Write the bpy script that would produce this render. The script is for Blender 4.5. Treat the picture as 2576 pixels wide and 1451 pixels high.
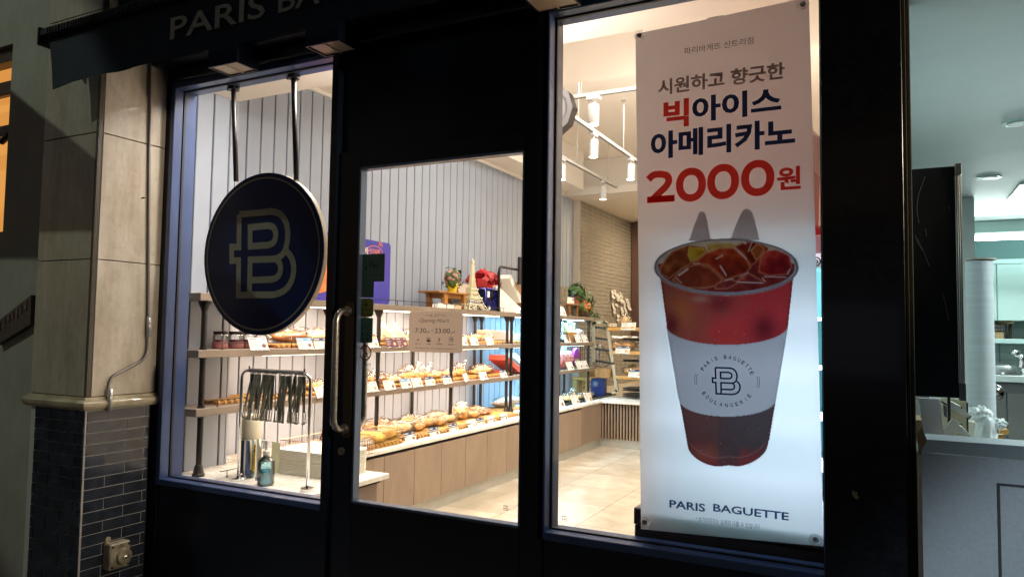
import bpy, math, random
from math import sin, cos, pi, radians, sqrt, atan2
from mathutils import Vector, Matrix, noise
random.seed(7)
R = random.random
sc = bpy.context.scene
col = sc.collection
for o in list(bpy.data.objects): bpy.data.objects.remove(o)

# ------------------------------------------------------------------ camera
F = 1845.0; CX, CY = 1288.0, 725.5            # focal length and centre, in units of a 2576 px wide frame
CAM = Vector((0, -2.58, 1.45))
def nrm(a): return a.normalized()
_y = nrm(Vector((948.0, 119.5, F)))
_mx = nrm(Vector((-3598.0, 51.5, F)))
_mx = nrm(_mx - _mx.dot(_y) * _y); _x = -_mx; _z = _x.cross(_y)
CW = Matrix((_x, _y, _z))                      # rows: world axes seen from the camera (x right, y down, z forward)
cd = bpy.data.cameras.new('camera'); cam = bpy.data.objects.new('camera', cd); col.objects.link(cam); sc.camera = cam
rt = CW @ Vector((1, 0, 0)); up = CW @ Vector((0, -1, 0)); bk = CW @ Vector((0, 0, -1))
m = Matrix((rt, up, bk)).transposed().to_4x4(); m.translation = CAM; cam.matrix_world = m
cd.sensor_width = 36; cd.lens = 36 * F / 2576; cd.clip_start = .05; cd.clip_end = 200
# measuring helpers: where a sight line meets a real plane of the room
def ray(u, v): return CW @ Vector((u - CX, v - CY, F))
def onX(u, v, X):
    d = ray(u, v); return CAM + d * ((X - CAM.x) / d.x)
def onY(u, v, Y):
    d = ray(u, v); return CAM + d * ((Y - CAM.y) / d.y)
def onZ(u, v, Z):
    d = ray(u, v); return CAM + d * ((Z - CAM.z) / d.z)

# ------------------------------------------------------------------ world, exposure
w = bpy.data.worlds.new('World'); sc.world = w; w.use_nodes = True
nt = w.node_tree; bg = nt.nodes['Background']; sky = nt.nodes.new('ShaderNodeTexSky'); sky.sky_type = 'NISHITA'
sky.sun_disc = False; sky.sun_elevation = radians(-.6); sky.sun_rotation = radians(200)
nt.links.new(sky.outputs[0], bg.inputs[0]); bg.inputs[1].default_value = .14
sc.view_settings.view_transform = 'Standard'; sc.view_settings.look = 'None'; sc.view_settings.exposure = .30; sc.view_settings.gamma = 1
sc.render.engine = 'CYCLES'
cy = sc.cycles; cy.use_denoising = True; cy.max_bounces = 8; cy.diffuse_bounces = 5; cy.glossy_bounces = 3; cy.transmission_bounces = 4
cy.transparent_max_bounces = 24; cy.caustics_reflective = False; cy.caustics_refractive = False; cy.sample_clamp_indirect = 4
cy.blur_glossy = .5

def light(name, typ, loc, power, color, parent=None, target=None, **kw):
    l = bpy.data.lights.new(name, typ); l.energy = power; l.color = color
    for k, v in kw.items(): setattr(l, k, v)
    o = bpy.data.objects.new(name, l); col.objects.link(o); o.location = loc
    if target is not None: o.rotation_euler = (Vector(target) - Vector(loc)).to_track_quat('-Z', 'Y').to_euler()
    if parent is not None: o.parent = parent; o.location = Vector(loc) - parent.location
    return o
WARM = (1, .74, .54); COOL = (.30, .72, 1); FLUO = (.84, 1, .96)
# the street at night: a sodium lamp down the road to the right, a greenish lamp to the left
light('street_light_right', 'SPOT', (4.2, -.43, 2.9), 600, (1, .84, .64), target=(-3.4, -.15, 1.5), spot_size=radians(22), spot_blend=.7, shadow_soft_size=.06)
light('street_light_front', 'SPOT', (4.0, -7.0, 5.0), 1700, (.80, .93, 1), target=(.75, -.1, .35), spot_size=radians(13), spot_blend=.5, shadow_soft_size=.1)  # added, unseen spot that brightens the grey takeaway panel
light('street_light_left', 'SPOT', (-7.5, -5.2, 7.6), 430, (.86, 1, .80), target=(-4.1, -.37, 2.0), spot_size=radians(17), spot_blend=.25, shadow_soft_size=.03)

# ------------------------------------------------------------------ materials
def lin(c): return tuple(((x / 255) / 12.92 if x / 255 <= .04045 else ((x / 255 + .055) / 1.055) ** 2.4) for x in c)
MT = {}
def mat(name, rgb, rough=.5, metal=0, noise=None, bump=None, coat=0, emit=None, spec=None, stretch=None, wave=None):
    if name in MT: return MT[name]
    m = bpy.data.materials.new(name); m.use_nodes = True; MT[name] = m
    n = m.node_tree.nodes; L = m.node_tree.links; p = n['Principled BSDF']
    p.inputs['Base Color'].default_value = (*rgb, 1); p.inputs['Roughness'].default_value = rough; p.inputs['Metallic'].default_value = metal
    if coat: p.inputs['Coat Weight'].default_value = coat; p.inputs['Coat Roughness'].default_value = .05
    if spec is not None: p.inputs['Specular IOR Level'].default_value = spec
    if emit: p.inputs['Emission Color'].default_value = (*emit[0], 1); p.inputs['Emission Strength'].default_value = emit[1]
    if noise or bump:
        tc = n.new('ShaderNodeTexCoord'); mp = n.new('ShaderNodeMapping'); L.new(tc.outputs['Object'], mp.inputs[0])
        if stretch: mp.inputs['Scale'].default_value = stretch
    if noise:
        t = n.new('ShaderNodeTexNoise'); t.inputs['Scale'].default_value = noise[0]; t.inputs['Detail'].default_value = 6; t.inputs['Roughness'].default_value = .6
        if len(noise) > 3: t.inputs['Distortion'].default_value = noise[3]
        L.new(mp.outputs[0], t.inputs[0]); r = n.new('ShaderNodeValToRGB'); L.new(t.outputs[0], r.inputs[0])
        r.color_ramp.elements[0].position = .32; r.color_ramp.elements[1].position = .68
        a = noise[1]; c2 = noise[2] if len(noise) > 2 and noise[2] else tuple(x * (1 - a) for x in rgb)
        r.color_ramp.elements[0].color = (*c2, 1); r.color_ramp.elements[1].color = (*[min(1, x * (1 + a * .5)) for x in rgb], 1)
        L.new(r.outputs[0], p.inputs['Base Color'])
        mr = n.new('ShaderNodeMapRange'); mr.inputs[3].default_value = max(0, rough - .08); mr.inputs[4].default_value = min(1, rough + .12)
        L.new(t.outputs[0], mr.inputs[0]); L.new(mr.outputs[0], p.inputs['Roughness'])
    if bump:
        t = n.new('ShaderNodeTexNoise'); t.inputs['Scale'].default_value = bump[0]; t.inputs['Detail'].default_value = 4
        L.new(mp.outputs[0], t.inputs[0]); b = n.new('ShaderNodeBump'); b.inputs['Strength'].default_value = bump[1]; b.inputs['Distance'].default_value = .01
        L.new(t.outputs[0], b.inputs['Height']); L.new(b.outputs[0], p.inputs['Normal'])
    return m
def clear_mat(name, tint=(.97, .98, .98), rough=.08, amount=.25, bump=60):
    """thin clear film: mostly transparent, with a glossy sheen broken up by wrinkles"""
    if name in MT: return MT[name]
    m = bpy.data.materials.new(name); m.use_nodes = True; MT[name] = m
    n = m.node_tree.nodes; L = m.node_tree.links; n.remove(n['Principled BSDF']); out = n['Material Output']
    t = n.new('ShaderNodeBsdfTransparent'); t.inputs[0].default_value = (*tint, 1)
    g = n.new('ShaderNodeBsdfGlossy'); g.inputs['Roughness'].default_value = rough
    d = n.new('ShaderNodeBsdfDiffuse'); d.inputs[0].default_value = (.9, .9, .9, 1)
    lw = n.new('ShaderNodeLayerWeight'); lw.inputs[0].default_value = .35
    mr = n.new('ShaderNodeMapRange'); mr.inputs[3].default_value = amount * .35; mr.inputs[4].default_value = min(1, amount * 2.4)
    L.new(lw.outputs['Fresnel'], mr.inputs[0])
    gd = n.new('ShaderNodeMixShader'); gd.inputs[0].default_value = .06; L.new(g.outputs[0], gd.inputs[1]); L.new(d.outputs[0], gd.inputs[2])
    mx = n.new('ShaderNodeMixShader'); L.new(mr.outputs[0], mx.inputs[0]); L.new(t.outputs[0], mx.inputs[1]); L.new(gd.outputs[0], mx.inputs[2]); L.new(mx.outputs[0], out.inputs[0])
    if bump:
        tc = n.new('ShaderNodeTexCoord'); tn = n.new('ShaderNodeTexNoise'); tn.inputs['Scale'].default_value = bump; tn.inputs['Detail'].default_value = 2; tn.inputs['Distortion'].default_value = 1.5
        L.new(tc.outputs['Object'], tn.inputs[0]); b = n.new('ShaderNodeBump'); b.inputs['Strength'].default_value = 1; b.inputs['Distance'].default_value = .008
        L.new(tn.outputs[0], b.inputs['Height']); L.new(b.outputs[0], g.inputs['Normal']); L.new(b.outputs[0], lw.inputs['Normal'])
    return m
def pane_mat():
    m = bpy.data.materials.new('window_glass'); m.use_nodes = True; n = m.node_tree.nodes; n.remove(n['Principled BSDF'])
    t = n.new('ShaderNodeBsdfTransparent'); t.inputs[0].default_value = (.97, .985, .98, 1); m.node_tree.links.new(t.outputs[0], n['Material Output'].inputs[0]); return m
def sheet_mat(name, rgb=None, trans=.5, attr=None, gloss=.02):
    """printed banner cloth: part of the light behind it shines through"""
    m = bpy.data.materials.new(name); m.use_nodes = True; n = m.node_tree.nodes; L = m.node_tree.links; n.remove(n['Principled BSDF']); MT[name] = m
    d = n.new('ShaderNodeBsdfDiffuse'); t = n.new('ShaderNodeBsdfTranslucent'); mx = n.new('ShaderNodeMixShader'); mx.inputs[0].default_value = trans
    if attr:
        a = n.new('ShaderNodeAttribute'); a.attribute_name = attr; L.new(a.outputs['Color'], d.inputs[0]); L.new(a.outputs['Color'], t.inputs[0])
    else: d.inputs[0].default_value = (*rgb, 1); t.inputs[0].default_value = (*rgb, 1)
    L.new(d.outputs[0], mx.inputs[1]); L.new(t.outputs[0], mx.inputs[2]); L.new(mx.outputs[0], n['Material Output'].inputs[0]); return m
GLASS = pane_mat()
BLACK = mat('black_panel', (.003, .007, .017), .34, noise=(3, .3), spec=.3, bump=(12, .03))
FRAME = mat('navy_frame', (.032, .062, .165), .32, .1, noise=(9, .12), coat=.3)
GASKET = mat('black_rubber', (.01, .01, .014), .5)
IRON = mat('black_iron', (.022, .018, .017), .38, .3, bump=(30, .1))
STEEL = mat('brushed_steel', (.42, .38, .34), .28, .9, noise=(60, .15))
CHROME = mat('chrome', (.75, .75, .75), .1, 1)
WHITE = mat('white_paint', (.80, .77, .72), .5, noise=(2, .03), bump=(40, .03))
CREAM = mat('cream_ceiling', (.86, .785, .70), .8, noise=(1.2, .04))
TRACK = mat('white_track', (.50, .49, .47), .45)
PANEL = mat('grey_panel', (.335, .375, .45), .5, noise=(2.5, .06))
DARK = mat('groove_dark', (.012, .012, .016), .9)
SHELF = mat('taupe_shelf', (.24, .185, .14), .42, noise=(6, .18), stretch=(8, .7, 8))
OAK = mat('light_oak_door', (.29, .21, .15), .45, noise=(3.2, .16, None, 2.5), stretch=(1, 1, .28))
STONE_TOP = mat('white_stone_top', (.78, .74, .66), .25, noise=(7, .08))
WOOD = mat('honey_wood', (.62, .34, .09), .45, noise=(5, .35), stretch=(3, 3, 12))
WOOD2 = mat('brown_wood', (.30, .12, .035), .45, noise=(5, .35), stretch=(3, 12, 3))
GLOWW = mat('lamp_glow', (1, .9, .75), .5, emit=((1, .84, .60), 9))
LEDW = mat('led_warm', (1, .9, .75), .5, emit=((1, .84, .62), 9))
LEDC = mat('led_cool', (.8, .95, 1), .5, emit=((.6, .88, 1), 9))
PAPER = mat('white_paper', (.78, .75, .68), .6, bump=(60, .1))
FILM = clear_mat('clear_film', amount=.22)
FILM2 = clear_mat('clear_bag', amount=.24, bump=55, rough=.09)
INK = mat('dark_ink', (.03, .03, .035), .6)
NAVY = mat('navy_card', (.03, .04, .10), .5); SKYB = mat('blue_card', (.16, .34, .55), .5); MAROON = mat('maroon_card', (.13, .03, .05), .5)
BROWN = mat('brown_print', (.10, .04, .03), .6)
RED = mat('red_paint', (.55, .02, .02), .5)

# ------------------------------------------------------------------ mesh building
class MB:
    def __init__(s): s.v = []; s.f = []; s.mi = []
    def add(s, vs, fs, mi=0):
        b = len(s.v); s.v += [Vector(x) for x in vs]; s.f += [tuple(i + b for i in f) for f in fs]; s.mi += [mi] * len(fs); return s
    def box(s, x0, x1, y0, y1, z0, z1, mi=0):
        return s.add([(x, y, z) for z in (z0, z1) for y in (y0, y1) for x in (x0, x1)],
                     [(0, 2, 3, 1), (4, 5, 7, 6), (0, 1, 5, 4), (2, 6, 7, 3), (0, 4, 6, 2), (1, 3, 7, 5)], mi)
    def bev(s, x0, x1, y0, y1, z0, z1, b=.004, mi=0):
        """box with bevelled edges (24 vertices)"""
        X = (x0, x1); Y = (y0, y1); Z = (z0, z1); vs = []; idx = {}
        for i in (0, 1):
            for j in (0, 1):
                for k in (0, 1):
                    si, sj, sk = 1 - 2 * i, 1 - 2 * j, 1 - 2 * k
                    for a in range(3):
                        p = [X[i] + si * b, Y[j] + sj * b, Z[k] + sk * b]; p[a] = (X[i], Y[j], Z[k])[a]
                        idx[i, j, k, a] = len(vs); vs.append(tuple(p))
        fs = []
        for a in range(3):
            o1, o2 = (a + 1) % 3, (a + 2) % 3
            for e in (0, 1):
                def key(p, q):
                    t = [0, 0, 0]; t[a] = e; t[o1] = p; t[o2] = q; return idx[t[0], t[1], t[2], a]
                f = [key(0, 0), key(1, 0), key(1, 1), key(0, 1)]; fs.append(f if e else f[::-1])
            for p in (0, 1):
                for q in (0, 1):
                    def k2(e, ax):
                        t = [0, 0, 0]; t[a] = e; t[o1] = p; t[o2] = q; return idx[t[0], t[1], t[2], ax]
                    f = [k2(0, o1), k2(1, o1), k2(1, o2), k2(0, o2)]; fs.append(f if (p + q) % 2 == 0 else f[::-1])
        for i in (0, 1):
            for j in (0, 1):
                for k in (0, 1):
                    f = [idx[i, j, k, 0], idx[i, j, k, 1], idx[i, j, k, 2]]; fs.append(f if (i + j + k) % 2 else f[::-1])
        return s.add(vs, fs, mi)
    def obox(s, c, ax, ay, az, mi=0):
        """box from its centre and three half-edge vectors"""
        c, ax, ay, az = map(Vector, (c, ax, ay, az))
        return s.add([c + ax * i + ay * j + az * k for k in (-1, 1) for j in (-1, 1) for i in (-1, 1)],
                     [(0, 2, 3, 1), (4, 5, 7, 6), (0, 1, 5, 4), (2, 6, 7, 3), (0, 4, 6, 2), (1, 3, 7, 5)], mi)
    def tube(s, path, r, n=10, mi=0, caps=True):
        P = [Vector(p) for p in path]; N = len(P); rr = r if isinstance(r, (list, tuple)) else [r] * N; ref = None; b = len(s.v)
        for i, p in enumerate(P):
            t = (P[min(i + 1, N - 1)] - P[max(i - 1, 0)]).normalized()
            if ref is None: ref = t.orthogonal().normalized()
            ref = (ref - t * ref.dot(t)).normalized(); q = t.cross(ref)
            for k in range(n): a = 2 * pi * k / n; s.v.append(p + (ref * cos(a) + q * sin(a)) * rr[i])
        for i in range(N - 1):
            for k in range(n):
                s.f.append((b + i * n + k, b + i * n + (k + 1) % n, b + (i + 1) * n + (k + 1) % n, b + (i + 1) * n + k)); s.mi.append(mi)
        if caps: s.f += [tuple(b + k for k in range(n))[::-1], tuple(b + (N - 1) * n + k for k in range(n))]; s.mi += [mi, mi]
        return s
    def lathe(s, c, prof, n=24, mi=0):
        """prof: list of (radius, height) above c, about the z axis"""
        c = Vector(c); b = len(s.v)
        for r, z in prof:
            for k in range(n): a = 2 * pi * k / n; s.v.append(c + Vector((r * cos(a), r * sin(a), z)))
        for i in range(len(prof) - 1):
            for k in range(n): s.f.append((b + i * n + k, b + i * n + (k + 1) % n, b + (i + 1) * n + (k + 1) % n, b + (i + 1) * n + k)); s.mi.append(mi)
        if prof[0][0] > 1e-6: s.f.append(tuple(b + k for k in range(n))[::-1]); s.mi.append(mi)
        if prof[-1][0] > 1e-6: s.f.append(tuple(b + (len(prof) - 1) * n + k for k in range(n))); s.mi.append(mi)
        return s
    def prism(s, poly, o, ux, uy, d, mi=0):
        """flat polygon in the frame (o, ux, uy), thickened by the vector d"""
        o, ux, uy, d = map(Vector, (o, ux, uy, d)); n = len(poly); A = [o + ux * x + uy * y for x, y in poly]
        return s.add(A + [a + d for a in A], [tuple(range(n))[::-1], tuple(range(n, 2 * n))] + [(i, (i + 1) % n, n + (i + 1) % n, n + i) for i in range(n)], mi)
    def quad(s, a, b, c, d, mi=0): return s.add([a, b, c, d], [(0, 1, 2, 3)], mi)
    def poly(s, pts, mi=0): return s.add(pts, [tuple(range(len(pts)))], mi)
    def blob(s, c, rad, nz=.12, fr=2.2, seed=0, lv=3, flat=None, mi=0):
        import bmesh
        bm = bmesh.new(); bmesh.ops.create_icosphere(bm, subdivisions=lv, radius=1); c = Vector(c); vs = []
        for v in bm.verts:
            p = v.co.copy(); k = 1 + nz * noise.noise(p * fr + Vector((seed * 7.1, seed * 3.3, seed))) * 2
            q = Vector((p.x * rad[0], p.y * rad[1], p.z * rad[2])) * k
            if flat is not None and q.z < flat: q.z = flat + (q.z - flat) * .15
            vs.append(c + q)
        fs = [tuple(v.index for v in f.verts) for f in bm.faces]; bm.free(); return s.add(vs, fs, mi)
    def stroke(s, pts, w, o, ux, uy, closed=False, mi=0):
        """flat mitred line in the frame (o, ux, uy)"""
        o, ux, uy = map(Vector, (o, ux, uy)); P = [Vector((p[0], p[1])) for p in pts]; n = len(P); Lft = []; Rgt = []
        for i in range(n):
            a = P[i - 1] if (i or closed) else None; b = P[(i + 1) % n] if (i < n - 1 or closed) else None
            d1 = (P[i] - a).normalized() if a is not None else None; d2 = (b - P[i]).normalized() if b is not None else None
            if d1 is None: d1 = d2
            if d2 is None: d2 = d1
            n1 = Vector((-d1.y, d1.x)); n2 = Vector((-d2.y, d2.x)); mm = n1 + n2
            if mm.length < 1e-4: mm = n1.copy()
            mm.normalize(); k = w / 2 / max(.45, mm.dot(n1)); Lft.append(P[i] + mm * k); Rgt.append(P[i] - mm * k)
        vs = [o + ux * p.x + uy * p.y for p in Lft + Rgt]; m_ = n if closed else n - 1
        return s.add(vs, [(i, (i + 1) % n, n + (i + 1) % n, n + i) for i in range(m_)], mi)
    def text(s, body, o, ux, uy, width=None, height=None, size=1, bold=0, shear=0, mi=0, align='L', space=1):
        c = bpy.data.curves.new('t', 'FONT'); c.body = body; c.size = 1; c.offset = bold; c.shear = shear; c.resolution_u = 3; c.space_character = space
        ob = bpy.data.objects.new('t', c); col.objects.link(ob); dg = bpy.context.evaluated_depsgraph_get(); me = bpy.data.meshes.new_from_object(ob.evaluated_get(dg))
        vs = [v.co.copy() for v in me.vertices]; fs = [tuple(p.vertices) for p in me.polygons]; bpy.data.objects.remove(ob); bpy.data.meshes.remove(me); bpy.data.curves.remove(c)
        if not vs: return s
        x0, x1 = min(v.x for v in vs), max(v.x for v in vs); y0, y1 = min(v.y for v in vs), max(v.y for v in vs)
        kx = width / (x1 - x0) if width else None; ky = height / (y1 - y0) if height else None
        kx = kx or ky or size; ky = ky or kx; o, ux, uy = map(Vector, (o, ux, uy)); sh = 0 if align == 'L' else -(x1 - x0) * kx * (.5 if align == 'C' else 1)
        if not height and not width: y0 = 0
        return s.add([o + ux * ((v.x - x0) * kx + sh) + uy * ((v.y - y0) * ky) for v in vs], fs, mi)
    def build(s, name, mats, parent=None, smooth=False, attr=None, label=None):
        if not isinstance(mats, (list, tuple)): mats = [mats]
        off = WO(parent); me = bpy.data.meshes.new(name); me.from_pydata([v - off for v in s.v], [], s.f); me.update()
        for m_ in mats: me.materials.append(m_)
        for p, i in zip(me.polygons, s.mi): p.material_index = i; p.use_smooth = bool(smooth)
        if attr is not None:
            a = me.color_attributes.new('print', 'FLOAT_COLOR', 'POINT'); a.data.foreach_set('color', attr)
        ob = bpy.data.objects.new(name, me); col.objects.link(ob)
        if parent is not None: ob.parent = parent
        if label: ob['label'] = label
        if smooth == 'auto':
            try: me.set_sharp_from_angle(angle=radians(35))
            except Exception: pass
        return ob
def WO(o):
    v = Vector((0, 0, 0))
    while o is not None: v += o.location; o = o.parent
    return v
def tag(o, label, cat, group=None, kind=None):
    o['label'] = label; o['category'] = cat
    if group: o['group'] = group
    if kind: o['kind'] = kind
    return o
def thing(name, label, cat, loc=(0, 0, 0), group=None):
    o = bpy.data.objects.new(name, None); col.objects.link(o); o.location = loc; o.empty_display_size = .05
    return tag(o, label, cat, group)
def struct(name, mb, m_):
    o = mb.build(name, m_); o['kind'] = 'structure'; return o
def dup(root, loc, rz=0, label=None, group=None, scale=None, mats=None):
    def cp(o, par):
        c = o.copy(); col.objects.link(c); c.parent = par
        for ch in list(o.children): cp(ch, c)
        return c
    r = cp(root, None); r.location = loc; r.rotation_euler = (0, 0, rz)
    if scale: r.scale = scale if isinstance(scale, (tuple, list)) else (scale,) * 3
    if label: r['label'] = label
    if group: r['group'] = group
    return r
used = set()
def inst(proto, loc, rz=0, label=None, group=None, scale=None):
    """the first use moves the prototype itself, later ones copy it"""
    if proto.name in used: return dup(proto, loc, rz, label, group, scale)
    used.add(proto.name); proto.location = loc; proto.rotation_euler = (0, 0, rz)
    if scale: proto.scale = scale if isinstance(scale, (tuple, list)) else (scale,) * 3
    if label: proto['label'] = label
    if group: proto['group'] = group
    return proto
def spline(pts, n=6, closed=False):
    P = [Vector((*p, 0)) if len(p) == 2 else Vector(p) for p in pts]; out = []; N = len(P)
    for i in range(N if closed else N - 1):
        if closed: a, b, c, d = P[i - 1], P[i], P[(i + 1) % N], P[(i + 2) % N]
        else: a, b, c, d = P[max(i - 1, 0)], P[i], P[i + 1], P[min(i + 2, N - 1)]
        for k in range(n):
            t = k / n; out.append(.5 * ((2 * b) + (c - a) * t + (2 * a - 5 * b + 4 * c - d) * t * t + (3 * b - a - 3 * c + d) * t ** 3))
    if not closed: out.append(P[-1])
    return out
def rrect(w_, h_, r, n=5):
    out = []
    for cx_, cy_, a0 in ((w_ / 2 - r, h_ / 2 - r, 0), (-w_ / 2 + r, h_ / 2 - r, 90), (-w_ / 2 + r, -h_ / 2 + r, 180), (w_ / 2 - r, -h_ / 2 + r, 270)):
        for k in range(n + 1): a = radians(a0 + 90 * k / n); out.append((cx_ + r * cos(a), cy_ + r * sin(a)))
    return out
XU = Vector((1, 0, 0)); YU = Vector((0, 1, 0)); ZU = Vector((0, 0, 1))

exec_parts = []
# ================================================================== SETTING
struct('pavement', MB().quad((-30, -2.8, -.155), (30, -2.8, -.155), (30, .0, -.155), (-30, .0, -.155)), mat('concrete_pavement', (.30, .29, .27), .8, noise=(6, .2), bump=(50, .3)))
struct('street_ground', MB().quad((-30, -30, -.16), (30, -30, -.16), (30, 0, -.16), (-30, 0, -.16)),
       mat('asphalt', (.05, .05, .05), .8, noise=(40, .3), bump=(80, .3)))
def floor_material():
    m = mat('stone_floor_tiles', (.44, .385, .30), .30, noise=(3.0, .25, (.33, .28, .21), 1.6), bump=(25, .05)); n = m.node_tree.nodes; L = m.node_tree.links
    p = n['Principled BSDF']; src = p.inputs['Base Color'].links[0].from_socket
    tc = n.new('ShaderNodeTexCoord'); mp = n.new('ShaderNodeMapping'); mp.inputs['Location'].default_value = (2.75 + .65, -.05, 0); L.new(tc.outputs['Object'], mp.inputs[0])
    b = n.new('ShaderNodeTexBrick'); b.offset = 0; b.inputs['Scale'].default_value = 1; b.inputs['Brick Width'].default_value = .65; b.inputs['Row Height'].default_value = .65
    b.inputs['Mortar Size'].default_value = .004; b.inputs['Mortar Smooth'].default_value = .1
    b.inputs['Color1'].default_value = (1, 1, 1, 1); b.inputs['Color2'].default_value = (.80, .79, .76, 1); b.inputs['Mortar'].default_value = (.38, .34, .28, 1)
    L.new(mp.outputs[0], b.inputs[0]); mx = n.new('ShaderNodeMix'); mx.data_type = 'RGBA'; mx.blend_type = 'MULTIPLY'; mx.inputs[0].default_value = 1
    L.new(src, mx.inputs[6]); L.new(b.outputs[0], mx.inputs[7]); L.new(mx.outputs[2], p.inputs['Base Color']); return m
struct('floor', MB().quad((-4.05, 0, 0), (.04, 0, 0), (.04, 12, 0), (-4.05, 12, 0)), floor_material())
cl = MB(); cl.box(-4.1, .04, .14, .777, 2.907, 3.0); cl.box(-4.1, -3.65, .779, 6.46, 3.33, 3.42); cl.box(-3.648, .04, .779, 2.5, 3.33, 3.42)
cl.box(-3.648, .04, 2.502, 6.9, 3.84, 3.9); cl.box(-4.1, -3.649, 6.461, 6.9, 3.84, 3.9); cl.box(-4.1, .04, 6.9, 12, 3.33, 3.4)
struct('ceiling', cl, CREAM)

# ---- panelled wall behind the shelves
def boards(x, y0, y1, z0, z1, pitch=.128, phase=0):
    b = MB(); y = y0 + phase - pitch if phase else y0
    while y < y1 - .01:
        a0, a1 = max(y, y0) + .0058, min(y + pitch, y1) - .0058
        if a1 - a0 > .01:
            b.add([(x, a0 + .003, z0), (x, a1 - .003, z0), (x - .004, a1, z0), (x - .004, a0, z0), (x - .018, a1, z0), (x - .018, a0, z0)] +
                  [(x, a0 + .003, z1), (x, a1 - .003, z1), (x - .004, a1, z1), (x - .004, a0, z1), (x - .018, a1, z1), (x - .018, a0, z1)],
                  [(0, 1, 7, 6), (1, 2, 8, 7), (3, 0, 6, 9), (2, 4, 10, 8), (5, 3, 9, 11)])
        y += pitch
    return b
pw = thing('panelled_wall', 'grey vertical board wall behind the bakery shelves', 'wall', (-4.0, 3, 0))
boards(-4.0, .777, 7.12, .3, 3.328, phase=.06).build('board', PANEL, pw)
boards(-3.75, .14, .777, .3, 2.905, phase=.07).build('board', PANEL, pw)
MB().box(-4.12, -4.014, .5, 7.12, 0, 3.4).build('wall_core', DARK, pw)
MB().box(-3.94, -3.766, .13, .775, 0, 2.905).build('wall_core', DARK, pw)
g = MB(); g.box(-4.0, -3.752, .776, .790, .3, 2.905); g.build('corner_trim', PANEL, pw)
t = MB()
for y0, y1 in ((.78, 6.46),): t.box(-3.995, -3.97, y0, y1, 3.295, 3.328)
t.build('crown_moulding', WHITE, pw)
g = MB(); g.box(-3.65, -3.60, 5.35, 6.46, 3.33, 3.838); g.box(-3.995, -3.65, 6.40, 6.46, 3.425, 3.838); g.box(-4.1, -4.0, 6.461, 7.12, 3.329, 3.84); g.build('bulkhead', WHITE, pw)
g = MB(); g.box(-4.1, .03, 6.9, 6.95, 3.335, 3.838); g.box(-3.99, .03, 6.80, 6.897, 3.33, 3.44); g.build('ceiling_beam', WHITE, pw)
# ---- glazed tile wall in the baking area
tw = thing('tiled_wall', 'glossy taupe brick tile wall of the baking area', 'wall', (-3.9, 9, 0))
TAUPE = mat('taupe_tile', (.24, .215, .18), .10, noise=(1.5, .08), coat=.4); b = MB()
z = .62; k = 0
while z < 3.3:
    y = 7.13
    while y < 11.9:
        j = (R() - .5) * .002; j2 = (R() - .5) * .002
        b.add([(-3.9 + j, y + .004, z + .0035), (-3.9 + j2, y + .236, z + .0035), (-3.9 - j, y + .236, z + .0565), (-3.9 - j2, y + .004, z + .0565)], [(0, 1, 2, 3)])
        y += .24
    z += .06; k += 1
b.build('tile', TAUPE, tw)
MB().box(-4.1, -3.909, 7.12, 12, 0, 3.33).build('grout', mat('pale_grout', (.62, .56, .47), .8), tw)
bw = thing('back_wall', 'cream rear wall of the bakery behind the banner', 'wall', (-2, 11.9, 0)); MB().box(-4.1, .05, 11.9, 12, 0, 3.4).build('plaster', CREAM, bw)
rw = thing('side_wall', 'cream plaster side wall right of the hanging banner', 'wall', (.05, 4, 0)); MB().box(.005, .04, .14, 12, 0, 3.9).build('plaster', CREAM, rw)

# ================================================================== SHOPFRONT
sf = thing('shopfront', 'black bakery shopfront with navy window frames', 'shopfront', (-1.6, 0, 0))
g = MB()
g.box(-3.45, -3.362, 0.0, .139, -.16, 2.9)                 # left edge post
g.box(-3.35, -2.272, 0.004, .14, -.16, .640)              # panel under the left window
g.box(-3.35, -2.272, 0.004, .14, 2.712, 2.9)              # head over the left window
g.box(-2.27, -2.234, -.006, .14, -.16, 2.9)               # mullion by the door
g.box(-2.23, -1.226, .03, .14, 2.255, 2.9)                # panel over the door
g.box(-1.224, -1.180, -.004, .14, -.16, 2.9)              # mullion right of the door
g.box(-1.176, -.188, .004, .14, -.16, .664)               # panel under the right window
g.box(-1.176, -.188, .004, .14, 2.712, 2.9)
g.build('facade_panel', BLACK, sf)
g = MB(); g.bev(-.186, .046, -.05, .16, -.16, 3.2, .0015); g.build('column', mat('black_granite', (.006, .007, .010), .2, noise=(50, .5), coat=.25), sf)
g = MB(); g.bev(-3.47, -.19, -.11, -.001, 2.80, 3.6, .012); g.bev(-3.35, -.19, -.03, -.003, 2.73, 2.796, .006); g.build('fascia', BLACK, sf)
def win_frame(x0, x1, z0, z1, name='window_frame'):
    f = MB()
    # outer reveal, gasket line and inner reveal all round
    for y0, y1, e in ((-.004, .052, 0), (.066, .14, .004)):
        f.bev(x0 - .03, x0 - e, y0, y1, z0 - .03, z1 + .03, .003); f.bev(x1 + e, x1 + .03, y0, y1, z0 - .03, z1 + .03, .003)
        f.bev(x0 - e, x1 + e, y0, y1, z0 - .03, z0 - e, .003); f.bev(x0 - e, x1 + e, y0, y1, z1 + e, z1 + .03, .003)
    fr = f.build(name, FRAME, sf)
    q = MB(); q.box(x0 - .02, x0 + .006, .053, .065, z0 - .02, z1 + .02); q.box(x1 - .006, x1 + .02, .053, .065, z0 - .02, z1 + .02)
    q.box(x0 + .006, x1 - .006, .053, .065, z0 - .02, z0 + .006); q.box(x0 + .006, x1 - .006, .053, .065, z1 - .006, z1 + .02); q.build('gasket', GASKET, fr)
    MB().quad((x0, .059, z0), (x1, .059, z0), (x1, .059, z1), (x0, .059, z1)).build('pane', GLASS, fr)
    return fr
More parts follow.
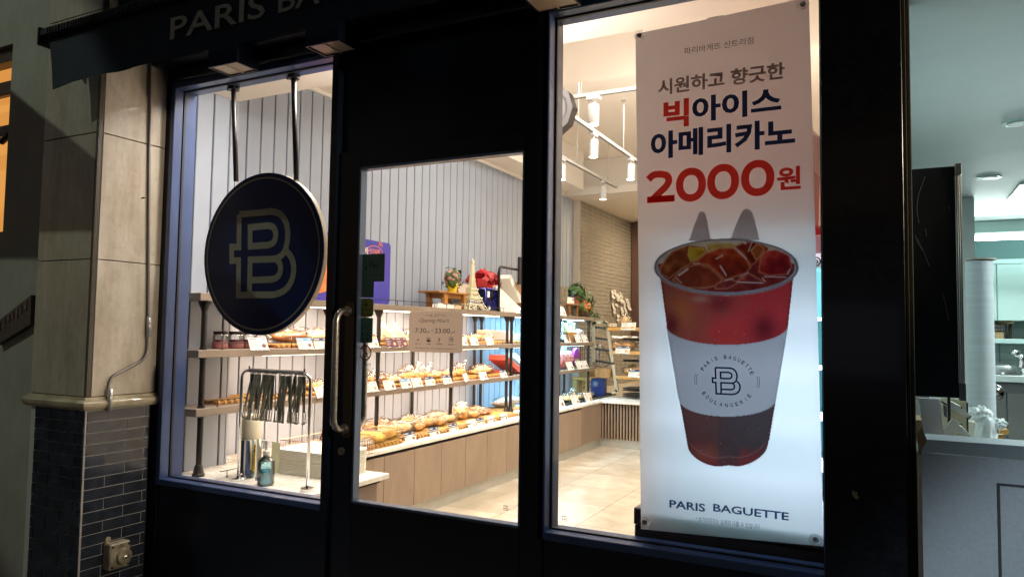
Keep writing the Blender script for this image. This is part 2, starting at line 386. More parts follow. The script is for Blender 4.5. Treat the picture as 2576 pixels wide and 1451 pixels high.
win_frame(-3.348, -2.276, .662, 2.70); win_frame(-1.172, -.192, .690, 2.70)
# ---- the glass door
g = MB(); y0, y1 = .012, .055
g.bev(-2.231, -2.106, y0, y1, -.14, 2.25, .003); g.bev(-1.284, -1.228, y0, y1, -.14, 2.25, .003)
g.bev(-2.106, -1.284, y0, y1, 2.168, 2.25, .003); g.bev(-2.106, -1.284, y0, y1, -.14, .690, .003)
door = g.build('door', BLACK, sf)
g = MB()
for a in ((-2.108, -2.098, .688, 2.17), (-1.290, -1.282, .688, 2.17)): g.bev(a[0], a[1], .006, .05, a[2], a[3], .002)
g.bev(-2.098, -1.290, .006, .05, .684, .696, .002); g.bev(-2.098, -1.290, .006, .05, 2.160, 2.172, .002)
g.build('glazing_bead', mat('blue_grey_bead', (.10, .14, .22), .3, .5), door)
MB().quad((-2.10, .034, .69), (-1.286, .034, .69), (-1.286, .034, 2.165), (-2.10, .034, 2.165)).build('pane', GLASS, door)
def handle(ys, dy):
    h = MB(); x = -2.150; zt, zb = 1.545, .985
    pts = [(x + .012, ys, zt - .02)] + [(x + .012 * (1 - sin(a)) - .030 * sin(a) * 0, ys + dy * sin(a), zt - .02 - .035 * (1 - cos(a))) for a in [radians(t_) for t_ in (30, 60, 90)]]
    r_ = .05
    path = [(x, ys, zt - .02)]
    for k in range(7): a = radians(15 * k); path.append((x, ys + dy - dy * .0 - (abs(dy) - r_) * 0 - math.copysign(r_, dy) * (1 - sin(a)), zt - .02 - r_ * (1 - cos(a))))
    for k in range(7): a = radians(90 - 15 * k); path.append((x, ys + dy - math.copysign(r_, dy) * (1 - sin(a)), zb + .02 + r_ * (1 - cos(a))))
    path.append((x, ys, zb + .02)); h.tube(path, .0145, 14)
    return h
hd = handle(.012, -.085).build('door_handle', STEEL, door, True)
g = MB(); plate = [(-.018, -.30), (.018, -.30), (.024, -.29), (.024, .29), (.018, .30), (-.018, .30), (-.024, .29), (-.024, -.29)]
g.prism(plate, (-2.142, .011, 1.265), XU, ZU, (0, -.006, 0)); g.build('backing_plate', mat('bronze_plate', (.07, .055, .045), .4, .6), hd)
for zz in (1.525, 1.005): MB().tube([(-2.15, .006, zz), (-2.15, -.006, zz)], .022, 16).build('rosette', STEEL, hd, 'auto')
handle(.055, .075).build('door_handle', STEEL, door, True)

g = MB(); rr_ = random.Random(21)
for k in range(26):
    x, z = rr_.uniform(-3.3, -.3), rr_.uniform(.15, .62); l_, a_ = rr_.uniform(.01, .07), rr_.uniform(-.5, .5); g.stroke([(0, 0), (l_ * .5, l_ * a_ * .4), (l_, l_ * a_)], rr_.uniform(.0006, .0016), (x, -.0075 if -2.27 < x < -2.23 or -1.224 < x < -1.18 else .003 if not -2.24 < x < -1.22 else .0115, z), XU, ZU)
g.build('scuff', mat('pale_scuff', (.035, .037, .04), .7), sf)
lk = MB().tube([(-2.168, .012, .905), (-2.168, .000, .905)], .016, 18).build('lock', STEEL, door, 'auto')
# ---- unlit box downlights under the fascia
def box_lamp(label, x0, x1, y0=-.19, y1=-.055, z=2.68):
    t_ = thing('canopy_downlight', label, 'downlight', ((x0 + x1) / 2, (y0 + y1) / 2, z), 'box downlights over the shopfront')
    g = MB(); e = .008; h = .12
    g.box(x0, x0 + e, y0, y1, z, z + h); g.box(x1 - e, x1, y0, y1, z, z + h); g.box(x0 + e, x1 - e, y0, y0 + e, z, z + h); g.box(x0 + e, x1 - e, y1 - e, y1, z, z + h)
    g.box(x0, x1, y0, y1, z + h + .001, z + h + .006); g.box(x0 + .04, x1 - .04, y1, y1 + .06, z + .07, z + .115)
    g.build('housing', BLACK, t_)
    l = MB(); l.box(x0 + e, x1 - e, y0 + e, y1 - e, z + .006, z + .011); l.box(x0 + .5 * (x1 - x0) - .003, x0 + .5 * (x1 - x0) + .003, y0 + e, y1 - e, z + .001, z + .0055)
    l.build('lens', mat('cloudy_lens', (.62, .50, .34), .3), t_)
    for xx in (x0 + .005, x1 - .005): MB().tube([(xx, y0 + .004, z + .12 + k * .008) for k in range(8)], .0035, 6).build('chain', BLACK, t_)
box_lamp('unlit box downlight above the left end of the hanging disc sign', -2.88, -2.69)
box_lamp('unlit box downlight beside the top of the door mullion', -2.27, -2.08)
box_lamp('unlit box downlight at the top left corner of the banner window', -1.20, -1.02)

# ---- awning: rolled-in front bar with hanging valance
aw = thing('awning', 'black retracted awning with lettered valance over the window', 'awning', (-1.8, -.5, 2.8))
CLOTH = mat('black_awning_cloth', (.004, .013, .028), .85, bump=(150, .3))
n = 60; vs = []; 
for i in range(n + 1):
    x = -3.60 + 3.75 * i / n; zb = 2.595 - .012 * sin(i * .9) * .3 - (.02 * math.exp(-i * .6)); yy = -.50 + .004 * sin(i * 1.7)
    vs += [(x + (.02 if i == 0 else 0), yy - .001, zb + .0), (x, yy + .004 * sin(i * .8), 2.70), (x - (.03 if i == 0 else 0), -.50, 2.835)]
g = MB(); g.add(vs, [(3 * i + k, 3 * i + 3 + k, 3 * i + 4 + k, 3 * i + 1 + k) for i in range(n) for k in (0, 1)]); g.build('valance', CLOTH, aw, True)
g = MB(); g.bev(-3.67, .15, -.53, -.47, 2.835, 2.885, .012); g.bev(-3.675, -3.655, -.535, -.465, 2.80, 2.89, .006); g.build('front_bar', mat('dark_bar', (.01, .011, .012), .35, .4), aw)
g = MB(); x = -3.60
while x < .1: g.tube([(x, -.533, 2.842), (x + .006, -.534, 2.876)], .0022 + .001 * R(), 5); x += .019 + .006 * R()
g.build('hem_stitching', mat('grey_rib', (.06, .06, .05), .5), aw)
g = MB()
for s_ in (-3.3, -1.6, 0): g.bev(s_, s_ + .05, -.47, -.1, 2.86, 2.9, .006)
g.bev(-3.45, .0, -.30, -.12, 3.0, 3.2, .02); g.build('cassette', BLACK, aw)
g = MB()
g.text('PARIS', (-2.735, -.512, 2.672), XU, ZU, width=.555, height=.098, bold=.012); g.text('BAGUETTE', (-2.11, -.512, 2.672), XU, ZU, width=.86, height=.098, bold=.012)
g.build('lettering', mat('faded_lettering', (.38, .38, .31), .7, noise=(30, .3)), aw)

# ---- stone-clad pillar
pl = thing('pillar', 'beige marble pillar with dark glazed brick base', 'pillar', (-3.64, -.2, 0))
MARBLE = mat('beige_marble', (.54, .49, .42), .36, noise=(3, .14, (.45, .40, .335), .8), bump=(30, .08), coat=.15)
def stains(m, c_, sc_, st, lo, hi):
    '''a second layer of dirt or streaks multiplied over a stone colour'''
    n = m.node_tree.nodes; L = m.node_tree.links; p = n['Principled BSDF']; src = p.inputs['Base Color'].links[0].from_socket
    tc = n.new('ShaderNodeTexCoord'); mp = n.new('ShaderNodeMapping'); mp.inputs['Scale'].default_value = st; L.new(tc.outputs['Object'], mp.inputs[0]); t = n.new('ShaderNodeTexNoise'); t.inputs['Scale'].default_value = sc_; t.inputs['Detail'].default_value = 8; t.inputs['Roughness'].default_value = .7; L.new(mp.outputs[0], t.inputs[0])
    r = n.new('ShaderNodeValToRGB'); r.color_ramp.elements[0].position = lo; r.color_ramp.elements[1].position = hi; r.color_ramp.elements[0].color = (*c_, 1); r.color_ramp.elements[1].color = (1, 1, 1, 1); L.new(t.outputs[0], r.inputs[0])
    mx = n.new('ShaderNodeMix'); mx.data_type = 'RGBA'; mx.blend_type = 'MULTIPLY'; mx.inputs[0].default_value = 1; L.new(src, mx.inputs[6]); L.new(r.outputs[0], mx.inputs[7]); L.new(mx.outputs[2], p.inputs['Base Color'])
stains(MARBLE, (.74, .69, .62), 3, (3, 3, .55), .36, .62); stains(MARBLE, (.5, .42, .34), 60, (1, 1, 1), .24, .27); stains(MARBLE, (.93, .92, .90), 22, (1, 1, 1), .42, .46)
joints = [1.10, 1.764, 2.385, 3.0, 3.6]
g = MB()
for a, b_ in zip(joints, joints[1:]):
    g.bev(-3.86, -3.414, -.37, -.35, a + .002, b_ - .002, .002); g.bev(-3.432, -3.41, -.346, -.002, a + .002, b_ - .002, .002)
g.build('marble_slab', MARBLE, pl)
MB().box(-3.855, -3.436, -.348, -.004, -.16, 3.6).build('core', DARK, pl)
MB().bev(-3.428, -3.411, -.374, -.346, 1.10, 3.6, .004).build('corner_bead', mat('dark_bead', (.06, .05, .04), .4), pl)
# moulding: profile swept round the corner
prof = [(0, 0), (.010, 0), (.022, .010), (.030, .026), (.030, .036), (.022, .046), (.012, .050), (.010, .060), (0, .062)]
g = MB(); z0 = 1.038; N = len(prof); pts = []
for px, py, dx, dy in ((-3.86, -.0, -1, 0), (-3.86, -.37, -1, -1), (-3.41, -.37, 1, -1), (-3.41, -.0, 1, 0)):
    for r_, h_ in prof: pts.append((px + dx * r_, py + dy * r_, z0 + h_))
g.add(pts, [(i * N + k, (i + 1) * N + k, (i + 1) * N + k + 1, i * N + k + 1) for i in range(3) for k in range(N - 1)])
g.add([pts[3 * N + k] for k in range(N)], [tuple(range(N))]); g.build('moulding', mat('old_stone_moulding', (.46, .40, .27), .35, noise=(9, .3, (.24, .2, .13)), coat=.3), pl, 'auto')
TILEB = mat('dark_glazed_brick', (.030, .036, .050), .12, noise=(14, .5), coat=.22, bump=(9, .02)); TILEB.node_tree.nodes['Principled BSDF'].inputs['Coat Roughness'].default_value = .12
g = MB(); zt = 1.036; ch = .0535; k = 0
while zt > -.16:
    z1, z0_ = zt - .002, zt - ch + .002; off = (.105 if k % 2 else 0)
    y = -.366 - .105 + off if False else -.366 - (.0 if k % 2 else .103)
    while y < -.03:
        a, b_ = max(y, -.366) + .0025, min(y + .206, -.03) - .0025
        if b_ - a > .02:
            j = (R() - .5) * .0016; j2 = (R() - .5) * .0016
            g.add([(-3.402 + j, a, z0_), (-3.402 + j2, b_, z0_), (-3.402 - j, b_, z1), (-3.402 - j2, a, z1), (-3.412, a - .001, z0_ - .001), (-3.412, b_ + .001, z0_ - .001), (-3.412, b_ + .001, z1 + .001), (-3.412, a - .001, z1 + .001)],
                  [(0, 1, 2, 3), (4, 5, 1, 0), (5, 6, 2, 1), (6, 7, 3, 2), (7, 4, 0, 3)])
        y += .206
    x = -3.408 - .206 * 3 + (.05 if k % 2 else .15)
    while x < -3.408:
        a, b_ = max(x, -3.80) + .0025, min(x + .206, -3.408) - .0025
        if b_ - a > .02:
            j = (R() - .5) * .0016; j2 = (R() - .5) * .0016
            g.add([(a, -.378 + j, z0_), (b_, -.378 + j2, z0_), (b_, -.378 - j, z1), (a, -.378 - j2, z1), (a - .001, -.368, z0_ - .001), (b_ + .001, -.368, z0_ - .001), (b_ + .001, -.368, z1 + .001), (a - .001, -.368, z1 + .001)],
                  [(0, 1, 2, 3), (4, 5, 1, 0), (5, 6, 2, 1), (6, 7, 3, 2), (7, 4, 0, 3)])
        x += .206
    zt -= ch; k += 1
g.build('glazed_brick', TILEB, pl)
MB().bev(-3.845, -3.406, -.373, -.031, -.16, 1.037, .002).build('brick_grout', mat('grey_grout', (.50, .49, .47), .8), pl)
# conduit on the pillar return
cn = thing('conduit', 'thin grey cable conduit bent down the marble pillar side', 'conduit', (-3.405, -.06, 1.3))
cp_ = [(-3.40, -.125, 2.95), (-3.40, -.095, 2.2), (-3.40, -.066, 1.49), (-3.40, -.063, 1.36)] + [tuple(p) for p in spline([(-3.40, -.063, 1.35), (-3.40, -.066, 1.31), (-3.40, -.085, 1.275), (-3.40, -.125, 1.25), (-3.40, -.235, 1.20), (-3.40, -.258, 1.178), (-3.40, -.267, 1.14), (-3.40, -.268, 1.10)], 5)]
g = MB(); g.tube(cp_, .0068, 10); g.build('pipe', mat('dull_pipe', (.22, .21, .20), .4, .7), cn, True)
for a, b_ in (((-3.396, -.065, 1.492), (-3.396, -.062, 1.388)), ((-3.384, -.268, 1.135), (-3.384, -.267, 1.030))): MB().tube([a, b_], .0125, 16).build('sleeve', mat('pale_sleeve', (.42, .42, .40), .3, .5), cn, True)
MB().tube([(-3.41, -.125, 2.1), (-3.388, -.125, 2.1)], .004, 6).build('clip', IRON, cn)
# outdoor socket / light switch box
ob = thing('outlet_box', 'weathered beige outdoor socket box on the brick base', 'socket', (-3.36, -.19, .32)); BX = mat('aged_plastic', (.40, .35, .25), .5, noise=(18, .35, (.2, .16, .1)))
c0 = onX(297, 1395, -3.36); yc, zc = c0.y, c0.z
g = MB(); g.bev(-3.402, -3.345, yc - .052, yc + .055, zc - .062, zc + .062, .006); g.build('box', BX, ob)
g = MB(); g.tube([(-3.345, yc + .014, zc - .005), (-3.325, yc + .014, zc - .005)], .036, 22); g.build('dial_cover', BX, ob, 'auto')
g = MB(); g.bev(-3.325, -3.312, yc - .002, yc + .030, zc - .011, zc + .001, .003); g.build('dial_knob', STEEL, ob)
g = MB(); g.tube([(-3.40, yc - .03, zc + .075), (-3.395, yc - .03, zc + .075)], .014, 14); g.build('mounting_ear', BX, ob)
for dy, dz in ((-.04, .048), (.043, .048), (-.04, -.048), (.043, -.048)): MB().tube([(-3.345, yc + dy, zc + dz), (-3.342, yc + dy, zc + dz)], .006, 8).build('screw', IRON, ob)
g = MB()
for k in range(3): g.box(-3.345, -3.3435, yc - .008 + k * .003, yc + .022 - k * .003, zc + .040 + k * .006, zc + .042 + k * .006)
g.build('vent_mark', INK, ob)

# ---- neighbouring building on the left
nb = thing('neighbour_building', 'plain rendered building left of the marble pillar', 'building', (-5, -.2, 0)); REND = mat('grey_render', (.36, .35, .30), .8, noise=(3, .1), bump=(60, .12)); stains(REND, (.88, .87, .85), 2.5, (2, 2, 1), .38, .6)
g = MB(); yw = -.26; xr = -3.875; a = onY(33, 110, yw); b_ = onY(14, 582, yw)
g.box(a.x, xr, yw, 0, -.16, 4.5); g.box(-9, a.x, yw, 0, a.z, 4.5); g.box(-9, a.x, yw, 0, -.16, b_.z); g.build('wall', REND, nb)
wf = MB().bev(-6, a.x - .001, yw + .05, yw + .09, a.z - .26, a.z - .18, .004).bev(-6, a.x - .001, yw + .05, yw + .09, a.z - .5, a.z - .44, .004).box(-6, a.x, yw + .03, yw + .1, a.z - .08, a.z).build('window_frame', mat('dark_brown_frame', (.05, .02, .01), .4), nb)
MB().quad((-6, yw + .2, b_.z), (a.x, yw + .2, b_.z), (a.x, yw + .2, a.z), (-6, yw + .2, a.z)).build('lit_interior', mat('amber_interior', (.6, .3, .1), .6, emit=((1, .42, .09), .55)), wf)
MB().tube([(a.x - .03, yw + .02, a.z - .52), (a.x - .10, yw + .02, a.z - .55)], .018, 10).build('bracket_knob', IRON, nb)
g = MB(); p0, p1, p2, p3 = onY(-10, 812, yw - .03), onY(78, 742, yw - .03), onY(76, 815, yw - .03), onY(-10, 868, yw - .03)
ls = thing('wall_sign', 'small slanted dark sign with mosaic pattern on the left wall', 'sign', p0)
g.prism([(q.x - p0.x, q.z - p0.z) for q in (p0, p1, p2, p3)], p0, XU, ZU, (0, .03, 0)); g.build('board', mat('mosaic_board', (.10, .07, .06), .5, noise=(38, .9, (.012, .015, .02), 3)), ls)
g = MB()
for k in range(7): q = p0.lerp(p1, .12 + k * .12); g.box(q.x, q.x + .010 + .01 * R(), yw - .034, yw - .031, q.z - .045 - .02 * R(), q.z - .01)
g.build('pattern', mat('mauve_paint', (.18, .10, .12), .5, noise=(60, .8)), ls)
# neighbour's awning at the far left: its edge throws the slanting shadow
Lp = Vector((-7.5, -5.2, 7.6)); P1 = onY(111, 298, -.37); P2 = onY(239, 404, -.37); dd = (P2 - P1)
Q1 = P1 - dd * 1.4; Q2 = P2 + dd * .9; Q3 = onY(246, 588, -.37) + Vector((.35, 0, 0)); Q4 = onY(95, 560, -.37) - Vector((1.6, 0, 0))
def toward(P, t_): return P.lerp(Lp, t_)
sh = MB(); qs = [toward(Q1, .26), toward(Q2, .26), toward(Q3, .26), toward(Q4, .26)]
na = thing('side_awning', 'slanted cloth awning of the shop left of the pillar', 'awning', qs[0]); nrm_ = (qs[1] - qs[0]).cross(qs[3] - qs[0]).normalized() * .01
sh.add(qs + [q + nrm_ for q in qs], [(0, 1, 2, 3), (7, 6, 5, 4), (0, 4, 5, 1), (1, 5, 6, 2), (2, 6, 7, 3), (3, 7, 4, 0)]); sh.build('canopy', CLOTH, na)

# ================================================================== HANGING DISC SIGN
def logo_lines(src, plane):
    """the monogram: outline strokes, each a list of (x, z) on the sign plane"""
    def m_(pts): return [(lambda q: (q.x, q.z))(onY(src[0] + src[2] * x, src[1] + src[2] * y, plane)) for x, y in pts]
    sp = lambda p, n=5: [(q.x, q.y) for q in spline(p, n)]
    up_ = sp([(560, 368), (630, 362), (700, 383), (750, 450), (768, 540), (764, 615), (748, 690)])
    lo_ = sp([(752, 700), (795, 750), (818, 820), (815, 910), (785, 990), (730, 1050), (650, 1079), (590, 1080)])
    A = m_([(348, 386)] + up_); B = m_(lo_ + [(340, 1083), (343, 785), (283, 786), (283, 668), (345, 668), (348, 386)])
    Cc = m_(sp([(748, 690), (725, 728), (690, 758), (640, 772), (590, 774)]) + [(443, 778), (437, 1062)])
    D = m_([(443, 500)] + sp([(560, 487), (610, 485), (650, 507), (665, 560), (650, 622), (605, 650), (550, 655)]) + [(443, 662)])
    E_ = m_(sp([(670, 776), (695, 800), (707, 850), (695, 908), (650, 944), (590, 950)]) + [(440, 956)])
    return [(A, 0), (B, 0), (Cc, 0), (D, 1), (E_, 0)]
DSRC = (800 / 1.59, 680 / 1.59, .4617 / 1.59); YD = .085
L_ = logo_lines(DSRC, YD); ptsall = [p for l, _ in L_ for p in l]
lx0, lx1 = min(p[0] for p in ptsall), max(p[0] for p in ptsall); lz0, lz1 = min(p[1] for p in ptsall), max(p[1] for p in ptsall)
LOGO = [([((p[0] - (lx0 + lx1) / 2) / (lz1 - lz0), (p[1] - (lz0 + lz1) / 2) / (lz1 - lz0)) for p in l], c_) for l, c_ in L_]
LH = lz1 - lz0
q0 = onY(690, 434, YD); q1 = onY(673, 842, YD); q2 = onY(514, 640, YD); q3 = onY(817, 640, YD)
dc = Vector(((q2.x + q3.x) / 2, YD, (q0.z + q1.z) / 2)); dr = (q0.z - q1.z) / 2 * .5 + (q3.x - q2.x) / 4
ds = thing('hanging_sign', 'round black sign with gold double line B hung in the window', 'hanging sign', dc)
def ring(g, c, r0, r1, y, n=72, mi=0):
    vs = []
    for k in range(n): a = 2 * pi * k / n; vs += [(c.x + r0 * cos(a), y, c.z + r0 * sin(a)), (c.x + r1 * cos(a), y, c.z + r1 * sin(a))]
    g.add(vs, [(2 * k, 2 * k + 1, 2 * ((k + 1) % n) + 1, 2 * ((k + 1) % n)) for k in range(n)], mi)
GOLD = mat('dull_gold_paint', (.24, .225, .18), .5, 0, noise=(40, .15))
def discmb(r, ya, yb, n=72):
    g = MB(); g.add([(dc.x + r * cos(2 * pi * k / n), y, dc.z + r * sin(2 * pi * k / n)) for y in (ya, yb) for k in range(n)],
                    [tuple(range(n)), tuple(range(n, 2 * n))[::-1]] + [(k, n + k, n + (k + 1) % n, (k + 1) % n) for k in range(n)]); return g
discmb(dr, YD, YD + .026).build('rim', mat('brass_rim', (.34, .30, .23), .4, .5), ds, 'auto')
discmb(dr - .002, YD - .004, YD - .001).build('face', mat('navy_face', (.003, .016, .085), .3, spec=.12), ds, 'auto')
g = MB(); ring(g, dc, dr * .925, dr * .945, YD - .006); g.build('gold_ring', GOLD, ds)
g = MB()
for l, c_ in L_: g.stroke([(p[0] - dc.x, p[1] - dc.z) for p in l], .033, (dc.x, YD - .006 - .0004 * len(g.v) / 100, dc.z), XU, ZU, closed=bool(c_))
g.build('monogram', GOLD, ds)
for (ua, va), (ub, vb) in (((588, 203), (594, 456)), ((739, 173), (745, 452))):
    a = onY(ua, va, YD + .018); b_ = onY(ub, vb, YD + .018); a.z = 2.695
    rd = MB().tube([b_, a], .0125, 14).build('rod', IRON, ds, True)
    MB().tube([(a.x, a.y, 2.681), (a.x, a.y, 2.698)], .030, 18).tube([(a.x - .042, a.y, 2.69), (a.x - .036, a.y, 2.69)], .008, 8).tube([(a.x + .036, a.y, 2.69), (a.x + .042, a.y, 2.69)], .008, 8).build('flange', IRON, rd)

# ================================================================== BANNER
YB = .105
def bp(u, v, y=YB): return onY(u, v, y)
TL, TR, BL, BR = bp(1598, 85), bp(2035, -6), bp(1612, 1330), bp(2072, 1375)
bn = thing('banner', 'tall white iced coffee banner hung inside the right window', 'banner', bp(1840, 1350))
ns, ntt = 14, 40; vs = []
for j in range(ntt + 1):
    for i in range(ns + 1):
        s_, t_ = i / ns, j / ntt; p = (TL * (1 - s_) + TR * s_) * (1 - t_) + (BL * (1 - s_) + BR * s_) * t_
        p.y += .004 * sin(t_ * 9) * (s_ - .5) + .003 * sin(s_ * 5 + t_ * 3) + .003; vs.append(p)
SHEETC = (.62, .575, .59)
CLOTHW = sheet_mat('banner_cloth', SHEETC, .5)
g = MB(); g.add(vs, [(j * (ns + 1) + i, j * (ns + 1) + i + 1, (j + 1) * (ns + 1) + i + 1, (j + 1) * (ns + 1) + i) for j in range(ntt) for i in range(ns)]); g.build('sheet', CLOTHW, bn, True)
def btext(body, u0, v0, u1, v1, h, m_, name='lettering', bold=0, dy=.006, space=1):
    """text between two baseline ends of the banner; h is the cap height in metres"""
    a, b_ = bp(u0, v0), bp(u1, v1); z = (a.z + b_.z) / 2; g = MB(); g.text(body, (a.x, YB - dy, z), XU, ZU, width=b_.x - a.x, height=h, bold=bold, space=space); return g
def hgt(u, va, vb): return abs(bp(u, va).z - bp(u, vb).z)
GREYT = sheet_mat('grey_brown_print', (.31, .24, .23), .5); REDT = sheet_mat('red_print', (.95, .075, .055), .5); NAVT = sheet_mat('navy_print', (.03, .05, .14), .5); THINT = sheet_mat('thin_grey_print', (.09, .07, .08), .3)
btext('파리바게뜨 신트리점', 1722, 139, 1896, 113, hgt(1722, 139, 122), THINT).build('lettering', THINT, bn)
btext('시원하고 향긋한', 1656, 243, 1975, 199, hgt(1665, 243, 203), GREYT, bold=.028).build('lettering', GREYT, bn)
a = btext('빅', 1670, 322, 1734, 322, hgt(1700, 322, 252), REDT, bold=.036); a.build('lettering', REDT, bn, label='bold red first letter')
btext('아이스', 1742, 312, 1966, 284, hgt(1800, 310, 245), NAVT, bold=.036).build('lettering', NAVT, bn)
btext('아메리카노', 1638, 404, 2001, 368, hgt(1750, 400, 330), NAVT, bold=.036).build('lettering', NAVT, bn)
g = MB()
for u0, u1, vt, vb in ((1701.5, 1777, 424, 507), (1780, 1860, 414.5, 501), (1865, 1949, 404.5, 493)):
    a, b_ = bp(u0, (vt + vb) / 2), bp(u1, (vt + vb) / 2); z1, z0 = bp((u0 + u1) / 2, vt).z, bp((u0 + u1) / 2, vb).z; w_ = .0275; rx, rz_ = (b_.x - a.x - w_) / 2, (z1 - z0 - w_ * .88) / 2
    g.stroke([(rx * math.copysign(abs(cos(2 * pi * k / 40)) ** .93, cos(2 * pi * k / 40)), rz_ * math.copysign(abs(sin(2 * pi * k / 40)) ** .93, sin(2 * pi * k / 40))) for k in range(40)], w_, ((a.x + b_.x) / 2, YB - .0062, (z0 + z1) / 2), XU, ZU, True)
a, b_ = bp(1628, 470), bp(1700, 470); zt_, zb_ = bp(1660, 430).z, bp(1660, 510).z; W_, H_ = b_.x - a.x, zt_ - zb_
g.stroke([(p_.x * W_, p_.y * H_) for p_ in spline([(.06, .74), (.22, .865), (.45, .885), (.70, .82), (.775, .66), (.68, .49), (.50, .34)], 5)] + [(.22 * W_, .115 * H_)], .0265, (a.x, YB - .0062, zb_), XU, ZU)
g.prism([(.02 * W_, 0), (.98 * W_, 0), (.98 * W_, .205 * H_), (.02 * W_, .205 * H_)], (a.x, YB - .0064, zb_), XU, ZU, (0, -.0001, 0)); g.build('lettering', REDT, bn, label='big red price figures')
btext('원', 1955, 480, 2015, 476, hgt(1985, 478, 420), REDT, bold=.03).build('lettering', REDT, bn)
BLUET = sheet_mat('teal_blue_print', (.02, .085, .20), .5)
btext('PARIS', 1685, 1275, 1775, 1286, hgt(1700, 1274, 1254), BLUET, bold=.022).build('lettering', BLUET, bn)
btext('BAGUETTE', 1795, 1287, 1985, 1305, hgt(1890, 1294, 1274), BLUET, bold=.022).build('lettering', BLUET, bn)
btext('* 상기이미지는 실제와 다를 수 있습니다', 1751, 1312, 1912, 1327, hgt(1830, 1319, 1306), THINT).build('lettering', THINT, bn)
PKM = sheet_mat('pale_peak_print', (.565, .52, .525), .5)  # cone shaped window reflections, put into the banner's colour
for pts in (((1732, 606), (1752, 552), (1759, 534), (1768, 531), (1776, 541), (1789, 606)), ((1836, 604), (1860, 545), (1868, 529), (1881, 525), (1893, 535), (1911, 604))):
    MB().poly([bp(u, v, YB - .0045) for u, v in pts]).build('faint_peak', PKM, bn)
# the printed cup: painted into vertex colours of a sheet cut to the cup's outline (print, flat on the banner)
def inpoly(p, x, y):
    c = False; j = len(p) - 1
    for i in range(len(p)):
        if (p[i][1] > y) != (p[j][1] > y) and x < (p[j][0] - p[i][0]) * (y - p[i][1]) / (p[j][1] - p[i][1]) + p[i][0]: c = not c
        j = i
    return c
def mixc(a, b_, t_): t_ = max(0, min(1, t_)); return tuple(x * (1 - t_) + y * t_ for x, y in zip(a, b_))
def ell(x, y, cx, cy_, rx, ry): return sqrt(((x - cx) / rx) ** 2 + ((y - cy_) / ry) ** 2)
ICE = [([(180, 290), (245, 205), (330, 172), (420, 182), (435, 215), (345, 272), (300, 300), (235, 350), (185, 330)], (150, 78, 40), (110, 45, 30)),
       ([(335, 182), (412, 186), (430, 212), (385, 243), (345, 262), (330, 225)], (205, 165, 30), (150, 110, 30)),
       ([(430, 165), (560, 160), (600, 182), (500, 190), (430, 208)], (205, 170, 90), (150, 120, 50)),
       ([(350, 270), (430, 212), (500, 186), (570, 186), (630, 226), (666, 290), (640, 322), (530, 357), (440, 280)], (185, 60, 30), (120, 35, 25)),
       ([(245, 358), (300, 292), (390, 268), (450, 290), (520, 352), (485, 388), (420, 402), (320, 398)], (120, 40, 32), (160, 70, 40)),
       ([(575, 180), (640, 150), (700, 152), (762, 190), (695, 262), (665, 284), (625, 222)], (150, 45, 22), (100, 25, 20)),
       ([(660, 200), (700, 160), (740, 190), (715, 235), (690, 255)], (175, 110, 45), (150, 60, 30)),
       ([(712, 240), (735, 202), (800, 195), (870, 225), (882, 292), (850, 330), (760, 337), (702, 315)], (190, 45, 40), (120, 25, 35)),
       ([(585, 362), (650, 316), (735, 362), (700, 374), (620, 374)], (165, 50, 48), (120, 35, 40)),
       ([(480, 372), (560, 345), (600, 372), (540, 405), (470, 405)], (140, 50, 50), (120, 40, 42))]
SHINE = [((592, 366), (728, 372), 4), ((735, 338), (850, 341), 4), ((503, 282), (533, 330), 7), ((480, 245), (515, 225), 5), ((598, 205), (640, 245), 5), ((650, 205), (668, 160), 4), ((285, 330), (330, 298), 9),
         ((525, 358), (570, 350), 4), ((725, 345), (740, 365), 4), ((600, 340), (650, 316), 3), ((870, 300), (858, 325), 4), ((628, 158), (636, 162), 9), ((360, 272), (395, 268), 3), ((270, 345), (300, 372), 3)]
def segd(x, y, a, b_):
    dx, dy = b_[0] - a[0], b_[1] - a[1]; t_ = max(0, min(1, ((x - a[0]) * dx + (y - a[1]) * dy) / (dx * dx + dy * dy + 1e-9))); return sqrt((x - a[0] - t_ * dx) ** 2 + (y - a[1] - t_ * dy) ** 2)
def rimy(x, up_=False): k = max(0, 1 - ((x - 535) / 380) ** 2); return 288 + (-148 if up_ else 148) * sqrt(k)
def sl_top(x): k = max(0, 1 - ((x - 538) / 322) ** 2); return 592 + 105 * sqrt(k)
def sl_bot(x): k = max(0, 1 - ((x - 540) / 256) ** 2); return 985 + 90 * sqrt(k)
def bot(x): k = max(0, 1 - ((x - 540) / 215) ** 2); return 1205 + 138 * sqrt(k) - 12 * math.exp(-((x - 545) / 40) ** 2)
def left(y): return 190 + (y - 350) * .135 if y < 600 else (222 + (y - 600) * .168 if y < 985 else 290 + (y - 985) * .18)
def right(y): return 884 - (y - 350) * .11 if y < 600 else (857 - (y - 600) * .165 if y < 985 else 793 - (y - 985) * .165)
WH = (236, 238, 245)
